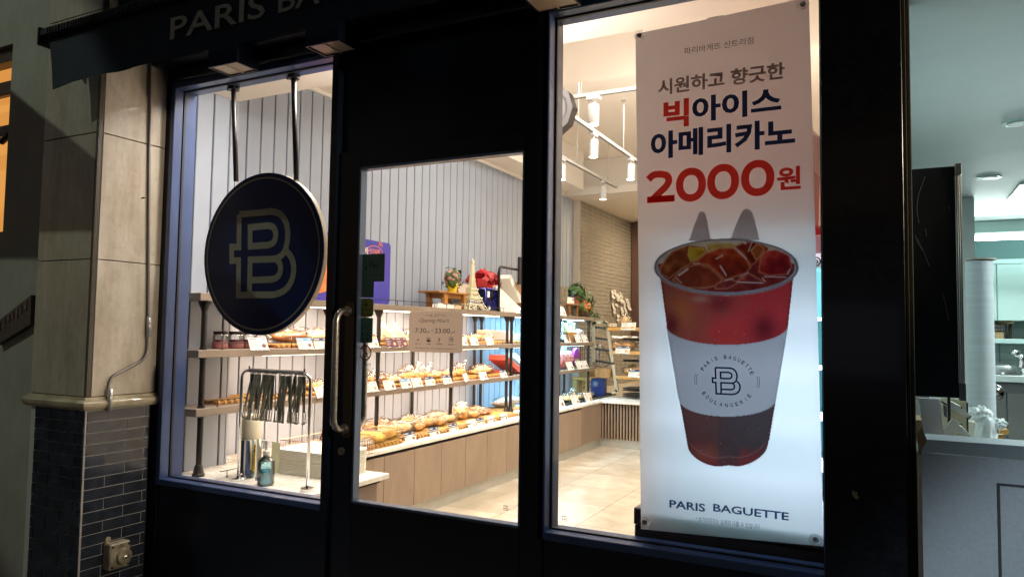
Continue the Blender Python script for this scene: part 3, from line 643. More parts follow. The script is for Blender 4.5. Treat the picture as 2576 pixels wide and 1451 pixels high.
def cup(x, y):
    """(colour, opaque?) of the print at a point; None outside the cup"""
    nz_ = noise.noise(Vector((x * .02, y * .02, 0))); nf = noise.noise(Vector((x * .09, y * .09, 5)))
    e = ell(x, y, 535, 288, 381, 149)
    if e <= 1:
        e2 = ell(x, y, 535, 283, 360, 136)
        if e2 > 1:
            t_ = (e - .9) / .1; band = .5 + .5 * sin(e * 120 + nz_ * 2); return mixc((118, 110, 116), (206, 200, 208), band * .8 + .1 * nf)
        top = y < 288 - 95 + abs(x - 535) * .22 and not any(inpoly(p, x, y) for p, *_ in ICE[:8])
        if top: return mixc((214, 200, 198), (190, 175, 150), .5 + nz_)
        c = mixc((120, 38, 36), (150, 52, 45), .5 + nz_)
        for p, ca, cb in ICE:
            if inpoly(p, x, y):
                xs = [q[0] for q in p]; ys = [q[1] for q in p]; t_ = ((x - min(xs)) / (max(xs) - min(xs)) + (y - min(ys)) / (max(ys) - min(ys))) / 2 + nz_ * .7
                c = mixc(ca, cb, t_); d = min(segd(x, y, p[i], p[i - 1]) for i in range(len(p)))
                if d < 13: c = mixc(mixc(c, (255, 190, 140), .55), c, d / 13)
                if t_ < .35: c = mixc(c, (235, 150, 90), (.35 - t_) * .9)
        for a_, b_, w_ in SHINE:
            d = segd(x, y, a_, b_)
            if d < w_: c = mixc((250, 235, 232), c, d / w_)
        return c
    if y < 288 or x < left(y) - 2 or x > right(y) + 2: return None
    if y < sl_top(x) and y < 700:
        t_ = (x - 190) / 690; v_ = (y - 330) / 370; c = mixc((158, 92, 72), (198, 62, 68), t_ * 1.3 + nz_ * .35)
        c = mixc(c, (196, 110, 60), math.exp(-((x - 300) / 60) ** 2 - ((y - 520) / 90) ** 2) * .7); c = mixc(c, (226, 62, 62), math.exp(-((x - 530) / 80) ** 2 - ((y - 640) / 60) ** 2) * .9)
        c = mixc(c, (104, 30, 42), math.exp(-((x - 735) / 60) ** 2 - ((y - 610) / 70) ** 2) * .8 + math.exp(-((x - 240) / 45) ** 2 - ((y - 590) / 60) ** 2) * .8 + math.exp(-((x - 500) / 60) ** 2 - ((y - 480) / 50) ** 2) * .55)
        c = mixc(c, (196, 150, 132), math.exp(-((x - 400) / 45) ** 2 - ((y - 455) / 20) ** 2) * .7)
        ed = min(x - left(y), right(y) - x)
        if ed < 16: c = mixc((140, 50, 50), c, .3 + .7 * ed / 16)
        if y - rimy(x) < 10: c = mixc((205, 120, 110), c, (y - rimy(x)) / 10)
        s_ = noise.noise(Vector((x * .16, y * .16, 9)))
        if s_ > .62: c = mixc(c, (240, 205, 200), (s_ - .6) * 4)
        return c
    if y < sl_bot(x) and y < 1080:
        ed = min(x - left(y), right(y) - x, y - sl_top(x), sl_bot(x) - y); c = mixc((216, 220, 232), (228, 232, 242), .5 + nz_ * .4)
        return mixc((176, 180, 196), c, ed / 7)
    if y > bot(x): return None
    t_ = (x - 300) / 490; v_ = (y - 1000) / 330; c = mixc((98, 62, 62), (86, 74, 78), t_ * 1.4 + nz_ * .3)
    if x < 490 + (y - 1080) * .0: c = mixc(c, (128, 78, 72), .35)
    c = mixc(c, (190, 52, 50), max(0, (v_ - .62) * 1.5 + nz_ * .3) if abs(x - 540) > 60 else max(0, (v_ - .8)) * 1.2); c = mixc(c, (158, 92, 76), math.exp(-((x - 420) / 70) ** 2 - ((y - 1270) / 35) ** 2) * .8)
    if abs(y - bot(x) + 45) < 4: c = mixc(c, (210, 140, 130), .3)
    ed = min(x - left(y), right(y) - x, bot(x) - y)
    if ed < 12: c = mixc((100, 48, 46), c, .3 + .7 * ed / 12)
    s_ = noise.noise(Vector((x * .16, y * .16, 3)))
    if s_ > .64: c = mixc(c, (215, 190, 185), (s_ - .62) * 4)
    return c
stp = 3.3; nx_ = int(785 / stp); ny_ = int(1228 / stp); idx = {}; vs = []; cols = []; fs = []
for j in range(ny_ + 1):
    for i in range(nx_ + 1):
        x, y = 146 + i * stp, 130 + j * stp; c = cup(x, y)
        if c is None:
            if not any(cup(x + dx_ * stp, y + dy_ * stp) for dx_, dy_ in ((1, 0), (-1, 0), (0, 1), (0, -1), (1, 1), (-1, 1), (1, -1), (-1, -1))): continue
            l_ = SHEETC
        elif c[0] > 210 and c[2] > 222 and y > 500: l_ = (.60, .585, .63) if c[0] > 217 else (.44, .43, .47)
        else: l_ = tuple(min(.60, k * (1.02 if y < 700 else 1.1) + .003) for k in lin(c))
        idx[i, j] = len(vs); vs.append(bp(1572.3 + x * .4769, 534.6 + y * .4769, YB - .005)); cols += [*l_, 1]
for (i, j), a in idx.items():
    if (i + 1, j) in idx and (i, j + 1) in idx and (i + 1, j + 1) in idx: fs.append((a, idx[i + 1, j], idx[i + 1, j + 1], idx[i, j + 1]))
g = MB(); g.v = vs; g.f = fs; g.mi = [0] * len(fs); CUPM = sheet_mat('cup_print', None, .45, attr='print')
cp = g.build('cup_picture', CUPM, bn, True, attr=cols)
# monogram and round lettering on the cup sleeve
CSRC = lambda x, y, f_=.2067: (2750 / 1.59 + x * f_ / 1.59, 1380 / 1.59 + y * f_ / 1.59)
a = bp(*CSRC(500, 420)); b_ = bp(*CSRC(510, 940)); c_ = bp(*CSRC(1085, 780)); d_ = bp(*CSRC(430, 660)); sc_ = (a.z - b_.z); cxm = (c_.x + d_.x) / 2; czm = (a.z + b_.z) / 2
g = MB()
for l, cl_ in LOGO: g.stroke([(p[0] * sc_ * .97, p[1] * sc_ * .97) for p in l], .0058, (cxm, YB - .0068 - .0001 * len(g.v) / 50, czm), XU, ZU, closed=bool(cl_))
g.build('monogram', NAVT, cp)
ctr = bp(*CSRC(757, 690)); ra = abs(bp(*CSRC(1390, 690)).x - bp(*CSRC(125, 640)).x) / 2; rz = abs(bp(*CSRC(750, 140)).z - bp(*CSRC(800, 1250)).z) / 2
g = MB()
def arc_text(s_, a0, a1, inner):
    for k, ch in enumerate(s_):
        if ch == ' ': continue
        a = radians(a0 + (a1 - a0) * k / (len(s_) - 1)); px, pz = ctr.x + (ra - .012) * .93 * cos(a), ctr.z + (rz - .010) * .93 * sin(a); t_ = a - pi / 2 if not inner else a + pi / 2
        ux = Vector((cos(t_), 0, sin(t_))); uz = Vector((-sin(t_), 0, cos(t_))); w_ = .010 if ch != 'I' else .0016
        g.text(ch, Vector((px, YB - .0068, pz)) - ux * w_ / 2 - uz * .007, ux, uz, width=w_, height=.0135, bold=.012)
arc_text('PARIS BAGUETTE', 152, 22, False); arc_text('BOULANGERIE', 214, 326, True)
g.build('lettering', THINT, cp)
g = MB()
for s_ in (-1, 1):
    for rr in (ra * .99, ra * .93):
        for k in range(8):
            a0, a1 = radians(-11 + k * 2.9), radians(-11 + (k + 1) * 2.9); f_ = lambda a: Vector((ctr.x + s_ * rr * cos(a), YB - .0068, ctr.z + rz * .98 * sin(a))); p, q = f_(a0), f_(a1); g.quad(p, p + XU * .0014, q + XU * .0014, q)
g.build('double_bars', THINT, cp)
# suction cups holding the corners
for u, v in ((1609, 90), (2020, 12), (1622, 1313), (2052, 1357)):
    c = onY(u, v, .068); h = MB()
    n_ = 24; h.add([(c.x + r_ * cos(2 * pi * k / n_), y, c.z + r_ * sin(2 * pi * k / n_)) for r_, y in ((.0215, .064), (.019, .069), (.009, .078), (.007, .095)) for k in range(n_)],
                   [(i * n_ + k, i * n_ + (k + 1) % n_, (i + 1) * n_ + (k + 1) % n_, (i + 1) * n_ + k) for i in range(3) for k in range(n_)])
    so = h.build('suction_cup', clear_mat('suction_rubber', amount=.5, bump=0), bn, True)
    h = MB(); ring(h, c, .0072, .0095, .0655, 20); h.build('black_ring', GASKET, so); h = MB(); h.tube([(c.x, .0655, c.z), (c.x, .075, c.z)], .0065, 14); h.build('stud', STEEL, so)

# ================================================================== SIGNS AND STICKERS ON THE DOOR GLASS
def card_on_glass(name, label, cat, u0, v0, u1, v1, m_, r=.012, y=.030, grp=None, th=.0015):
    a, b_ = onY(u0, v0, y), onY(u1, v1, y); c = (a + b_) / 2; t_ = thing(name, label, cat, c, grp); w_, h_ = b_.x - a.x, a.z - b_.z
    MB().prism(rrect(w_, h_, r), c, XU, ZU, (0, -th, 0)).build('plate', m_, t_); return t_, c, w_, h_, y - th - .0012
t_, c, w_, h_, yy = card_on_glass('opening_hours_sign', 'beige opening hours card stuck inside the door glass', 'sign', 1030, 783, 1163, 888, sheet_mat('beige_plate', (.80, .71, .65), .66), y=.0335)
P = lambda x, y: Vector((c.x + (x - .5) * w_, yy, c.z + (.5 - y) * h_))
g = MB(); cr = lambda x, y: ((x - 835) / 1220, (y - 730) / 1040)
curl = [(p.x, p.y) for p in spline([(620, 305), (628, 322), (640, 300), (690, 320), (740, 345), (752, 300), (735, 285), (728, 315), (770, 345), (830, 335), (852, 295), (838, 280), (832, 315), (870, 335), (930, 290), (1000, 325), (1045, 325), (1050, 295), (1030, 295)], 4)]
g.stroke([(cr(*p)[0] * w_, -cr(*p)[1] * h_) for p in curl], .0011, c + Vector((0, yy - c.y, 0)), XU, ZU)
g.text('Opening Hours', P(.20, .30), XU, ZU, width=w_ * .56, height=h_ * .13, shear=.45, bold=-.006)
g.text('7:30', P(.125, .53), XU, ZU, width=w_ * .205, height=h_ * .115, bold=.004); g.text('am', P(.335, .53), XU, ZU, width=w_ * .07, height=h_ * .04, shear=.4)
g.text('-', P(.43, .475), XU, ZU, width=w_ * .04, height=h_ * .012); g.text('23:00', P(.495, .53), XU, ZU, width=w_ * .28, height=h_ * .115, bold=.004); g.text('pm', P(.785, .54), XU, ZU, width=w_ * .085, height=h_ * .055, shear=.4)
g.text('www.paris.co.kr  www.happypointcard.com', P(.12, .93), XU, ZU, width=w_ * .75, height=h_ * .045, bold=0)
g.text('FREE wifi', P(.13, .815), XU, ZU, width=w_ * .11, height=h_ * .026); g.text('녹화중', P(.345, .815), XU, ZU, width=w_ * .075, height=h_ * .03, bold=.02)
g.text('미끄럼주의', P(.515, .815), XU, ZU, width=w_ * .13, height=h_ * .03, bold=.02); g.text('출입금지', P(.75, .815), XU, ZU, width=w_ * .105, height=h_ * .03, bold=.02)
g.build('lettering', BROWN, t_)
g = MB(); o = P(.185, .745)
for r_ in (.2, .5, .8, 1.1): g.stroke([(r_ * .009 * cos(radians(a)), r_ * .009 * sin(radians(a))) for a in range(45, 136, 15)], .0013, o, XU, ZU)
o = P(.38, .70); g.prism(rrect(.016, .010, .001), o + ZU * -.004, XU, ZU, (0, -.0002, 0)); g.prism([(0, 0), (.005, .004), (.005, -.004)], o + ZU * -.004 + XU * .008, XU, ZU, (0, -.0002, 0))
for dx in (-.005, .005): g.stroke([(.0035 * cos(2 * pi * k / 12), .0035 * sin(2 * pi * k / 12)) for k in range(12)], .0016, o + XU * dx + ZU * .006, XU, ZU, True)
o = P(.58, .70); g.stroke([(-.006, .008), (-.002, .004), (.003, .005), (.005, 0)], .002, o, XU, ZU); g.stroke([(.002, .005), (-.001, -.001), (.003, -.005)], .0026, o, XU, ZU); g.stroke([(-.001, -.001), (-.006, -.007)], .0022, o, XU, ZU); g.prism(rrect(.0035, .0035, .0017), o + XU * .004 + ZU * .009, XU, ZU, (0, -.0002, 0)); g.stroke([(-.008, -.011), (.008, -.011)], .0012, o, XU, ZU)
o = P(.80, .68); g.stroke([(.0115 * cos(2 * pi * k / 24), .0115 * sin(2 * pi * k / 24)) for k in range(24)], .0014, o, XU, ZU, True); g.stroke([(-.008, .008), (.008, -.008)], .0014, o, XU, ZU); g.stroke([(-.006, -.006), (-.004, .002), (.004, .001), (.005, -.006)], .0022, o, XU, ZU); g.stroke([(.003, .002), (.005, .006), (.009, .004)], .0026, o, XU, ZU)
g.build('pictogram', BROWN, t_)
STK = lambda n_, c_: MT[n_] if n_ in MT else sheet_mat(n_, tuple(k * 3.2 + .035 for k in c_), .55)
t_, c, w_, h_, yy = card_on_glass('payment_sticker', 'square dark green payment sticker topmost in the row beside the handle', 'sticker', 908, 640, 967, 708, STK('green_black_sticker', (.022, .036, .032)), .004, .0325)
g = MB(); g.stroke(rrect(w_ * .86, h_ * .52, .004), .0016, (c.x, yy, c.z - .002), XU, ZU, True)
g.text('Pay', (c.x - w_ * .12, yy, c.z - .010), XU, ZU, width=w_ * .42, height=h_ * .27, bold=.02)
g.prism([(p.x * .007, p.y * .0075) for p in spline([(0, .75), (.5, .95), (.95, .6), (.7, .1), (1, -.35), (.6, -1), (.2, -.95), (-.2, -.95), (-.6, -1), (-1, -.2), (-.95, .5), (-.5, .95)], 3, True)], (c.x - w_ * .26, yy, c.z - .001), XU, ZU, (0, -.0004, 0))
g.prism([(0, 0), (.003, .002), (.004, .005), (.001, .003)], (c.x - w_ * .26, yy, c.z + .0075), XU, ZU, (0, -.0004, 0)); g.build('lettering', INK, t_)
t_, c, w_, h_, yy = card_on_glass('door_sticker', 'faint blackish sticker directly under the square payment sticker', 'sticker', 905, 709, 940, 748, STK('green_black_sticker', (.022, .036, .032)), .005, .0325)
g = MB(); g.stroke([(-.010, .012), (-.010, .018), (.012, .016), (.012, .006)], .0016, (c.x, yy, c.z), XU, ZU); g.stroke([(-.008, -.020), (.010, -.018)], .003, (c.x, yy, c.z), XU, ZU); g.stroke([(-.004, .004), (-.004, -.006), (.004, -.006)], .002, (c.x, yy, c.z), XU, ZU); g.build('pictogram', INK, t_)
t_, c, w_, h_, yy = card_on_glass('loyalty_sticker', 'rounded olive sticker with a coin purse above two lines of text', 'sticker', 905, 751, 939, 797, STK('olive_sticker', (.045, .050, .012)), .016, .0325)
g = MB(); g.text('Happy', (c.x, yy, c.z - .016), XU, ZU, width=w_ * .78, height=.0135, bold=.02, align='C'); g.text('Point', (c.x, yy, c.z - .034), XU, ZU, width=w_ * .62, height=.012, bold=.02, align='C')
g.prism([(.009 * cos(2 * pi * k / 16), .010 * sin(2 * pi * k / 16)) for k in range(16)], (c.x, yy, c.z + .012), XU, ZU, (0, -.0004, 0)); g.prism([(-.007, .004), (.007, .004), (.003, -.002), (-.003, -.002)], (c.x, yy, c.z + .026), XU, ZU, (0, -.0004, 0)); g.build('lettering', INK, t_)
t_, c, w_, h_, yy = card_on_glass('delivery_sticker', 'tall green sticker with a delivery scooter lowest of the dark stickers', 'sticker', 903, 799, 937, 862, STK('dark_green_sticker', (.02, .040, .032)), .005, .0325)
g = MB()
for dx, r_ in ((-.016, .006), (.014, .006)): g.stroke([(r_ * cos(2 * pi * k / 12), r_ * sin(2 * pi * k / 12)) for k in range(12)], .0022, (c.x + dx, yy, c.z + .008), XU, ZU, True)
g.stroke([(-.016, .010), (-.008, .026), (-.004, .012), (.012, .012)], .002, (c.x, yy, c.z), XU, ZU); g.stroke(rrect(.016, .014, .001), .0018, (c.x + .012, yy, c.z + .023), XU, ZU, True)
for dx, dz in ((-.014, -.018), (.012, -.018), (-.014, -.038), (.012, -.038)): g.prism(rrect(.011, .012, .002), (c.x + dx, yy, c.z + dz), XU, ZU, (0, -.0004, 0))
g.build('pictogram', INK, t_)
c = onY(919, 887, .0325); t_ = thing('no_smoking_sticker', 'round red barred no smoking sticker low beside the door handle', 'sticker', c)
g = MB(); g.stroke([(.030 * cos(2 * pi * k / 32), .032 * sin(2 * pi * k / 32)) for k in range(32)], .0062, c, XU, ZU, True); g.stroke([(-.020, .022), (.020, -.022)], .005, c, XU, ZU); g.build('prohibition_ring', mat('orange_red_print', (.42, .07, .03), .5), t_)
g = MB(); g.prism(rrect(.030, .007, .001), c + Vector((0, .0006, -.002)), XU, ZU, (0, -.0004, 0)); g.stroke([(.004, .004), (.010, .012), (.006, .020)], .002, c + Vector((0, .0006, 0)), XU, ZU)
g.text('금연구역', c + Vector((0, 0, -.062)), XU, ZU, width=.062, height=.017, align='C'); g.stroke([(-.028, -.075), (.026, -.075)], .0012, c, XU, ZU); g.stroke([(-.028, -.083), (.02, -.083)], .0012, c, XU, ZU); g.build('lettering', mat('pale_grey_print', (.40, .36, .32), .5), t_)
for nm, u, v, y_ in (('small grey maker mark low in the corner of the door glass', 1273, 1279, .0325), ('small grey maker mark low in the corner of the banner window glass', 1420, 1306, .0575)):
    c = onY(u, v, y_); t_ = thing('maker_mark', nm, 'sticker', c); g = MB(); MK = mat('grey_mark', (.12, .10, .08), .6)
    for k, (w_, h_) in enumerate(((.020, .0028), (.022, .0016), (.024, .0026), (.022, .0014))):
        z = .010 - k * .0055; g.box(c.x - .012, c.x - .012 + w_ * .3, c.y - .0002, c.y, c.z + z, c.z + z + h_); g.box(c.x - .012 + w_ * .36, c.x - .012 + w_, c.y - .0002, c.y, c.z + z, c.z + z + h_)
    g.build('lettering', MK, t_)

# ================================================================== COUNTERS AND SHELVES
ct = thing('display_counter', 'long light oak display counter with white top along the wall', 'counter', (-3.6, 3.5, 0))
XF = -3.25; HC = .58
g = MB(); g.bev(-3.995, XF, 1.09, 7.1, HC - .030, HC, .003); g.bev(-3.75, -2.69, .142, 1.075, HC - .030, HC, .003); g.box(-3.995, XF, .79, 1.0895, HC - .029, HC - .001) ; g.build('countertop', STONE_TOP, ct)
MB().box(-3.96, XF - .03, 1.1, 6.3, HC - .055, HC - .0305).box(-3.74, -2.74, .15, 1.05, HC - .055, HC - .0305).build('shadow_gap', DARK, ct)
ys = [onX(u, v, XF - .008).y for u, v in ((966, 1200), (1040, 1180), (1109, 1160), (1166.5, 1140), (1223, 1120), (1275, 1110))]
ys = [ys[0] - .47] + ys; st_ = (ys[-1] - ys[1]) / 5
yl = [1.095] + [ys[1] + st_ * k for k in range(-0, 12) if ys[1] + st_ * k < 5.75]
for a, b_ in zip(yl, yl[1:]): MB().bev(-3.30, XF - .008, a + .002, b_ - .002, .105, HC - .055, .002).build('cabinet_door', OAK, ct)
g = MB(); g.box(-3.9, -3.31, 1.1, 6.28, .0, HC - .055); g.build('carcass', DARK, ct)
KICK = mat('brushed_kick', (.50, .50, .46), .35, .4, noise=(8, .1)); g = MB(); g.box(-3.31, -3.285, 1.1, 6.35, .001, .10); g.box(-3.285, .0, 6.335, 6.36, .001, .10); g.build('kickboard', KICK, ct)
g = MB(); ye = yl[-1]; y = ye
while y < 6.30: g.box(-3.30, XF - .006, y + .003, y + .020, .105, HC - .031); y += .036
x = XF - .006
while x < -.2: g.box(x + .003, x + .019, 6.305, 6.34, .105, HC - .031); x += .040
g.build('slat_front', OAK, ct)
g = MB(); g.box(-3.94, -3.305, ye, 6.30, .10, HC - .032); g.box(-3.3, 0, 6.342, 6.9, .101, HC - .032); g.build('slat_backing', mat('dark_brown_back', (.05, .03, .02), .6), ct)
MB().bev(XF + .001, 0, 6.27, 7.1, HC - .030, HC, .003).build('countertop', STONE_TOP, ct)
g = MB(); g.bev(-3.74, -2.745, .16, 1.03, .001, HC - .056, .002); g.build('end_cabinet', mat('grey_oak_door', (.26, .19, .155), .45, noise=(3.2, .16, None, 2.5), stretch=(1, 1, .28)), ct)

XS = -3.53
sh = thing('shelf_unit', 'taupe wall shelves on black pipe posts above the counter', 'shelf', (-3.75, 3.5, HC))
ZS = {1: 1.64, 2: 1.31, 3: .972}
Y0S, Y1S, YJ = .36, 6.74, 4.33
for k, z in ZS.items():
    for a, b_ in ((Y0S, YJ - .001), (YJ + .001, Y1S)): MB().bev(-3.748 if False else -3.995, XS, max(a, .792) if False else a, b_, z - .045, z, .003).build('shelf_board', SHELF, sh)
def post(x, y, z0, z1):
    g = MB()
    g.lathe((x, y, z0), [(.036, 0), (.036, .012), (.030, .020), (.022, .060), (.017, .068)], 18)
    g.lathe((x, y, z0), [(.0165, .06), (.0165, z1 - z0 - .055)], 18)
    g.lathe((x, y, z1 - .06), [(.017, 0), (.019, .006), (.036, .050), (.036, .060)], 18)
    for k in (2, 3):
        g.lathe((x, y, ZS[k]), [(.022, .0005), (.022, .010), (.0165, .012)], 14); g.lathe((x, y, ZS[k] - .057), [(.0165, 0), (.022, .002), (.022, .0115)], 14)
    return g
for x, y in ((-3.575, .43), (-3.575, 2.09), (-3.575, 3.18), (-3.575, 4.28), (-3.575, 4.38), (-3.575, 5.66), (-3.575, 6.64), (-3.93, 3.08), (-3.93, 4.22), (-3.93, 4.36), (-3.93, 1.9), (-3.93, 5.66), (-3.93, 6.66)):
    post(x, y, HC, 1.594).build('post', IRON, sh, 'auto')
def rail(y0, y1, z, x=-3.555):
    g = MB(); g.tube([(x, y0, z + .038), (x, y1, z + .038)], .0028, 6); n_ = max(2, int((y1 - y0) / .45) + 1)
    for k in range(n_): y = y0 + .05 + (y1 - y0 - .1) * k / (n_ - 1); g.tube([(x, y, z), (x, y, z + .038)], .0026, 6); g.tube([(x, y, z), (x, y, z + .003)], .009, 8)
    g.build('guard_rail', IRON, sh)
for a, b_ in ((1.7, 2.9), (3.0, 4.2), (4.42, 5.6), (5.72, 6.6)): rail(a, b_, ZS[1])
for a, b_ in ((.50, 1.75), (1.85, 2.95), (3.05, 4.2), (4.42, 5.6), (5.72, 6.6)): rail(a, b_, ZS[2])
for a, b_ in ((.48, 1.75), (1.85, 2.95), (3.05, 4.2), (4.42, 5.6), (5.72, 6.6)): rail(a, b_, ZS[3])
for a, b_ in ((1.2, 2.15), (2.25, 3.15), (3.25, 4.25), (4.4, 5.4), (5.5, 6.2)): rail(a, b_, HC, -3.33)
rail(.45, .78, HC, -3.42)
# light strips under every shelf
for k, z in ZS.items():
    for a, b_, m_, c_, pw_ in ((.95, 2.02, LEDW, WARM, .72), (2.15, 4.2, LEDW, WARM, 1.4), (4.42, 6.6, LEDC, COOL, 1.45)):
        MB().box(-3.64, -3.628, a, b_, z - .051, z - .0455).build('light_strip', m_, sh)
        l = light('strip_light', 'AREA', (-3.63, (a + b_) / 2, z - .060), (13 if c_ is WARM else 13) * pw_ * (1.0 if k == 1 else .75), c_, sh, shape='RECTANGLE', size=.05, size_y=b_ - a)
        l.rotation_euler = (0, radians(22), 0)

# ================================================================== CEILING TRACKS AND SPOTLIGHTS
def track(label, a, b_, rods=True):
    a, b_ = Vector(a), Vector(b_); t_ = thing('light_track', label, 'track', (a + b_) / 2, 'ceiling light tracks'); d = (b_ - a).normalized(); s_ = d.cross(ZU).normalized()
    g = MB(); c = (a + b_) / 2; h = (b_ - a).length / 2; g.obox(c, d * h, s_ * .022, ZU * .013); g.build('rail', TRACK, t_)
    MB().obox(c - ZU * .0135, d * (h - .01), s_ * .004, ZU * .001).build('slot', DARK, t_)
    if rods:
        for f_ in (.12, .5, .88):
            p = a.lerp(b_, f_); top = 3.84 if p.y > 2.5 and p.x > -3.648 else 3.33
            if top - p.z > .06: MB().tube([p + ZU * .014, (p.x, p.y, top)], .006, 8).lathe((p.x, p.y, top - .012), [(.02, 0), (.03, .012)], 12).build('drop_rod', TRACK, t_, True)
    return t_
track('white track running back over the counter aisle', (-2.41, 2.95, 3.30), (-2.41, 6.2, 3.30)); track('white track nearest the shelving wall', (-3.08, 3.6, 3.30), (-3.08, 6.3, 3.30))
track('white cross track behind the ceiling step', (-3.1, 2.75, 3.31), (-1.2, 2.75, 3.31)); track('white cross track between the two long tracks', (-2.385, 5.1, 3.30), (-1.2, 5.1, 3.30))
track('white track along the front window ceiling', (-3.2, 1.3, 3.27), (-.4, 1.3, 3.27))
def spot_proto():
    t_ = thing('track_spotlight', 'white cylinder spotlight', 'spotlight', (0, 0, 0), 'white cylinder track spotlights')
    g = MB(); g.bev(-.026, .026, -.055, .055, -.045, -.014, .004); g.build('adapter', TRACK, t_)
    g = MB(); g.box(-.006, .006, -.012, .012, -.10, -.045); g.tube([(0, 0, -.045), (0, 0, -.06)], .012, 10); g.build('bracket', TRACK, t_)
    b = MB(); b.lathe((0, 0, -.24), [(.040, 0), (.043, .003), (.043, .155), (.040, .16)], 24); bd = b.build('body', TRACK, t_, 'auto')
    MB().lathe((0, 0, -.243), [(.0385, 0), (.0385, .002)], 24).build('lamp_face', GLOWW, bd)
    return t_
SP = spot_proto(); LL = bpy.data.lights.new('spot_beam', 'SPOT'); LL.energy = 42; LL.color = (1, .90, .79); LL.spot_size = radians(95); LL.spot_blend = .8; LL.shadow_soft_size = .04
LA = bpy.data.lights.new('spot_wash', 'SPOT'); LA.energy = 70; LA.color = (1, .91, .82); LA.spot_size = radians(60); LA.spot_blend = .9; LA.shadow_soft_size = .04
def put_spot(x, y, z, label, tilt=None, rz=0):
    o = inst(SP, (x, y, z), rz, label)
    l = bpy.data.objects.new('beam', LA if tilt else LL); col.objects.link(l); l.parent = o; l.location = (0, 0, -.26)
    if tilt: l.rotation_euler = Vector(tilt).to_track_quat('-Z', 'Y').to_euler()
q = onY(1493, 283, 2.75); put_spot(q.x, 2.75, 3.31, 'white spotlight hanging highest and nearest in view left of the banner', rz=pi / 2)
q = onX(1493, 360, -2.41); put_spot(-2.41, q.y, 3.30, 'white spotlight on the aisle track below the nearest spotlight')
q = onX(1586, 420, -2.41); put_spot(-2.41, q.y, 3.30, 'white spotlight on the aisle track close against the banner edge')
q = onX(1413, 425, -3.08); put_spot(-3.08, q.y, 3.30, 'white spotlight half cut by the right window frame')
q = onX(1517, 470, -3.08); put_spot(-3.08, q.y, 3.30, 'lowest white spotlight in view, at the far end of its track', rz=.2)
for x, lab in ((-2.9, 'front spotlight hidden above the disc sign window'), (-1.9, 'front spotlight hidden above the door'), (-.8, 'front spotlight hidden above the banner')):
    put_spot(x, 1.3, 3.27, lab, tilt=(-.85, .15, -1) if x < -2 else None, rz=pi / 2)
put_spot(-2.9, 2.75, 3.31, 'spotlight hidden over the counter beyond the ceiling step', tilt=(-.8, -.1, -1), rz=pi / 2)
put_spot(-1.3, 2.75, 3.31, 'spotlight hidden by the banner on the cross track', rz=pi / 2)
put_spot(-1.5, 5.1, 3.30, 'spotlight hidden by the banner on the rear cross track', rz=pi / 2)
# added, unseen lamps that stand in for the broad ceiling bounce
cf = thing('ceiling_panel_lamp', 'flat warm ceiling lamp over the shop aisle hidden by the facade', 'ceiling lamp', (-1.6, 3.4, 3.82)); MB().bev(-1.9, -1.3, 2.8, 4.0, 3.815, 3.838, .003).build('diffuser', mat('lamp_diffuser', (1, .95, .85), .5, emit=((1, .85, .66), 2)), cf)
light('panel_light', 'AREA', (-1.6, 3.4, 3.80), 120, (1, .92, .84), cf, shape='RECTANGLE', size=1.6, size_y=2.6)
cf = thing('ceiling_panel_lamp', 'flat warm ceiling lamp over the window ceiling hidden by the facade', 'ceiling lamp', (-1.8, .45, 2.9)); MB().bev(-2.1, -1.5, .35, .55, 2.89, 2.905, .003).build('diffuser', MT['lamp_diffuser'], cf)
light('panel_light', 'AREA', (-2.7, .24, 2.86), 48, (1, .92, .84), cf, target=(-3.0, .75, 0), shape='RECTANGLE', size=.9, size_y=.3)  # added light aimed at the counter end and tray stack
up1 = thing('wall_uplight', 'slim uplighter fixed behind the door header', 'wall lamp', (-1.75, .17, 2.42)); MB().bev(-2.15, -1.35, .145, .22, 2.38, 2.42, .004).build('housing', WHITE, up1); light('uplight', 'AREA', (-1.75, .20, 2.43), 17, (1, .90, .80), up1, target=(-1.75, .8, 3.6), shape='RECTANGLE', size=.8, size_y=.05)  # added to lift the ceiling over the window, never in view
up2 = thing('pendant_uplight', 'pendant uplighter hidden behind the banner', 'pendant lamp', (-1.0, 3.3, 2.55)); MB().bev(-1.5, -.5, 3.2, 3.4, 2.52, 2.55, .005).build('housing', WHITE, up2); MB().tube([(-1.4, 3.3, 2.55), (-1.4, 3.3, 3.84)], .004, 6).build('cord', WHITE, up2); MB().tube([(-.6, 3.3, 2.55), (-.6, 3.3, 3.84)], .004, 6).build('cord', WHITE, up2); light('uplight', 'AREA', (-1.0, 3.3, 2.56), 19, (1, .92, .83), up2, target=(-1.5, 3.3, 4), shape='RECTANGLE', size=1, size_y=.2)  # added pendant, out of sight, brightens the main ceiling
cf = thing('ceiling_panel_lamp', 'warm kitchen ceiling lamp over the baking area', 'ceiling lamp', (-2.6, 8.6, 3.32)); MB().bev(-2.9, -2.3, 8.3, 8.9, 3.305, 3.328, .003).build('diffuser', MT['lamp_diffuser'], cf)
light('panel_light', 'AREA', (-2.6, 8.6, 3.29), 75, (1, .80, .52), cf, shape='RECTANGLE', size=.9, size_y=.9)  # added unseen source for the baking area
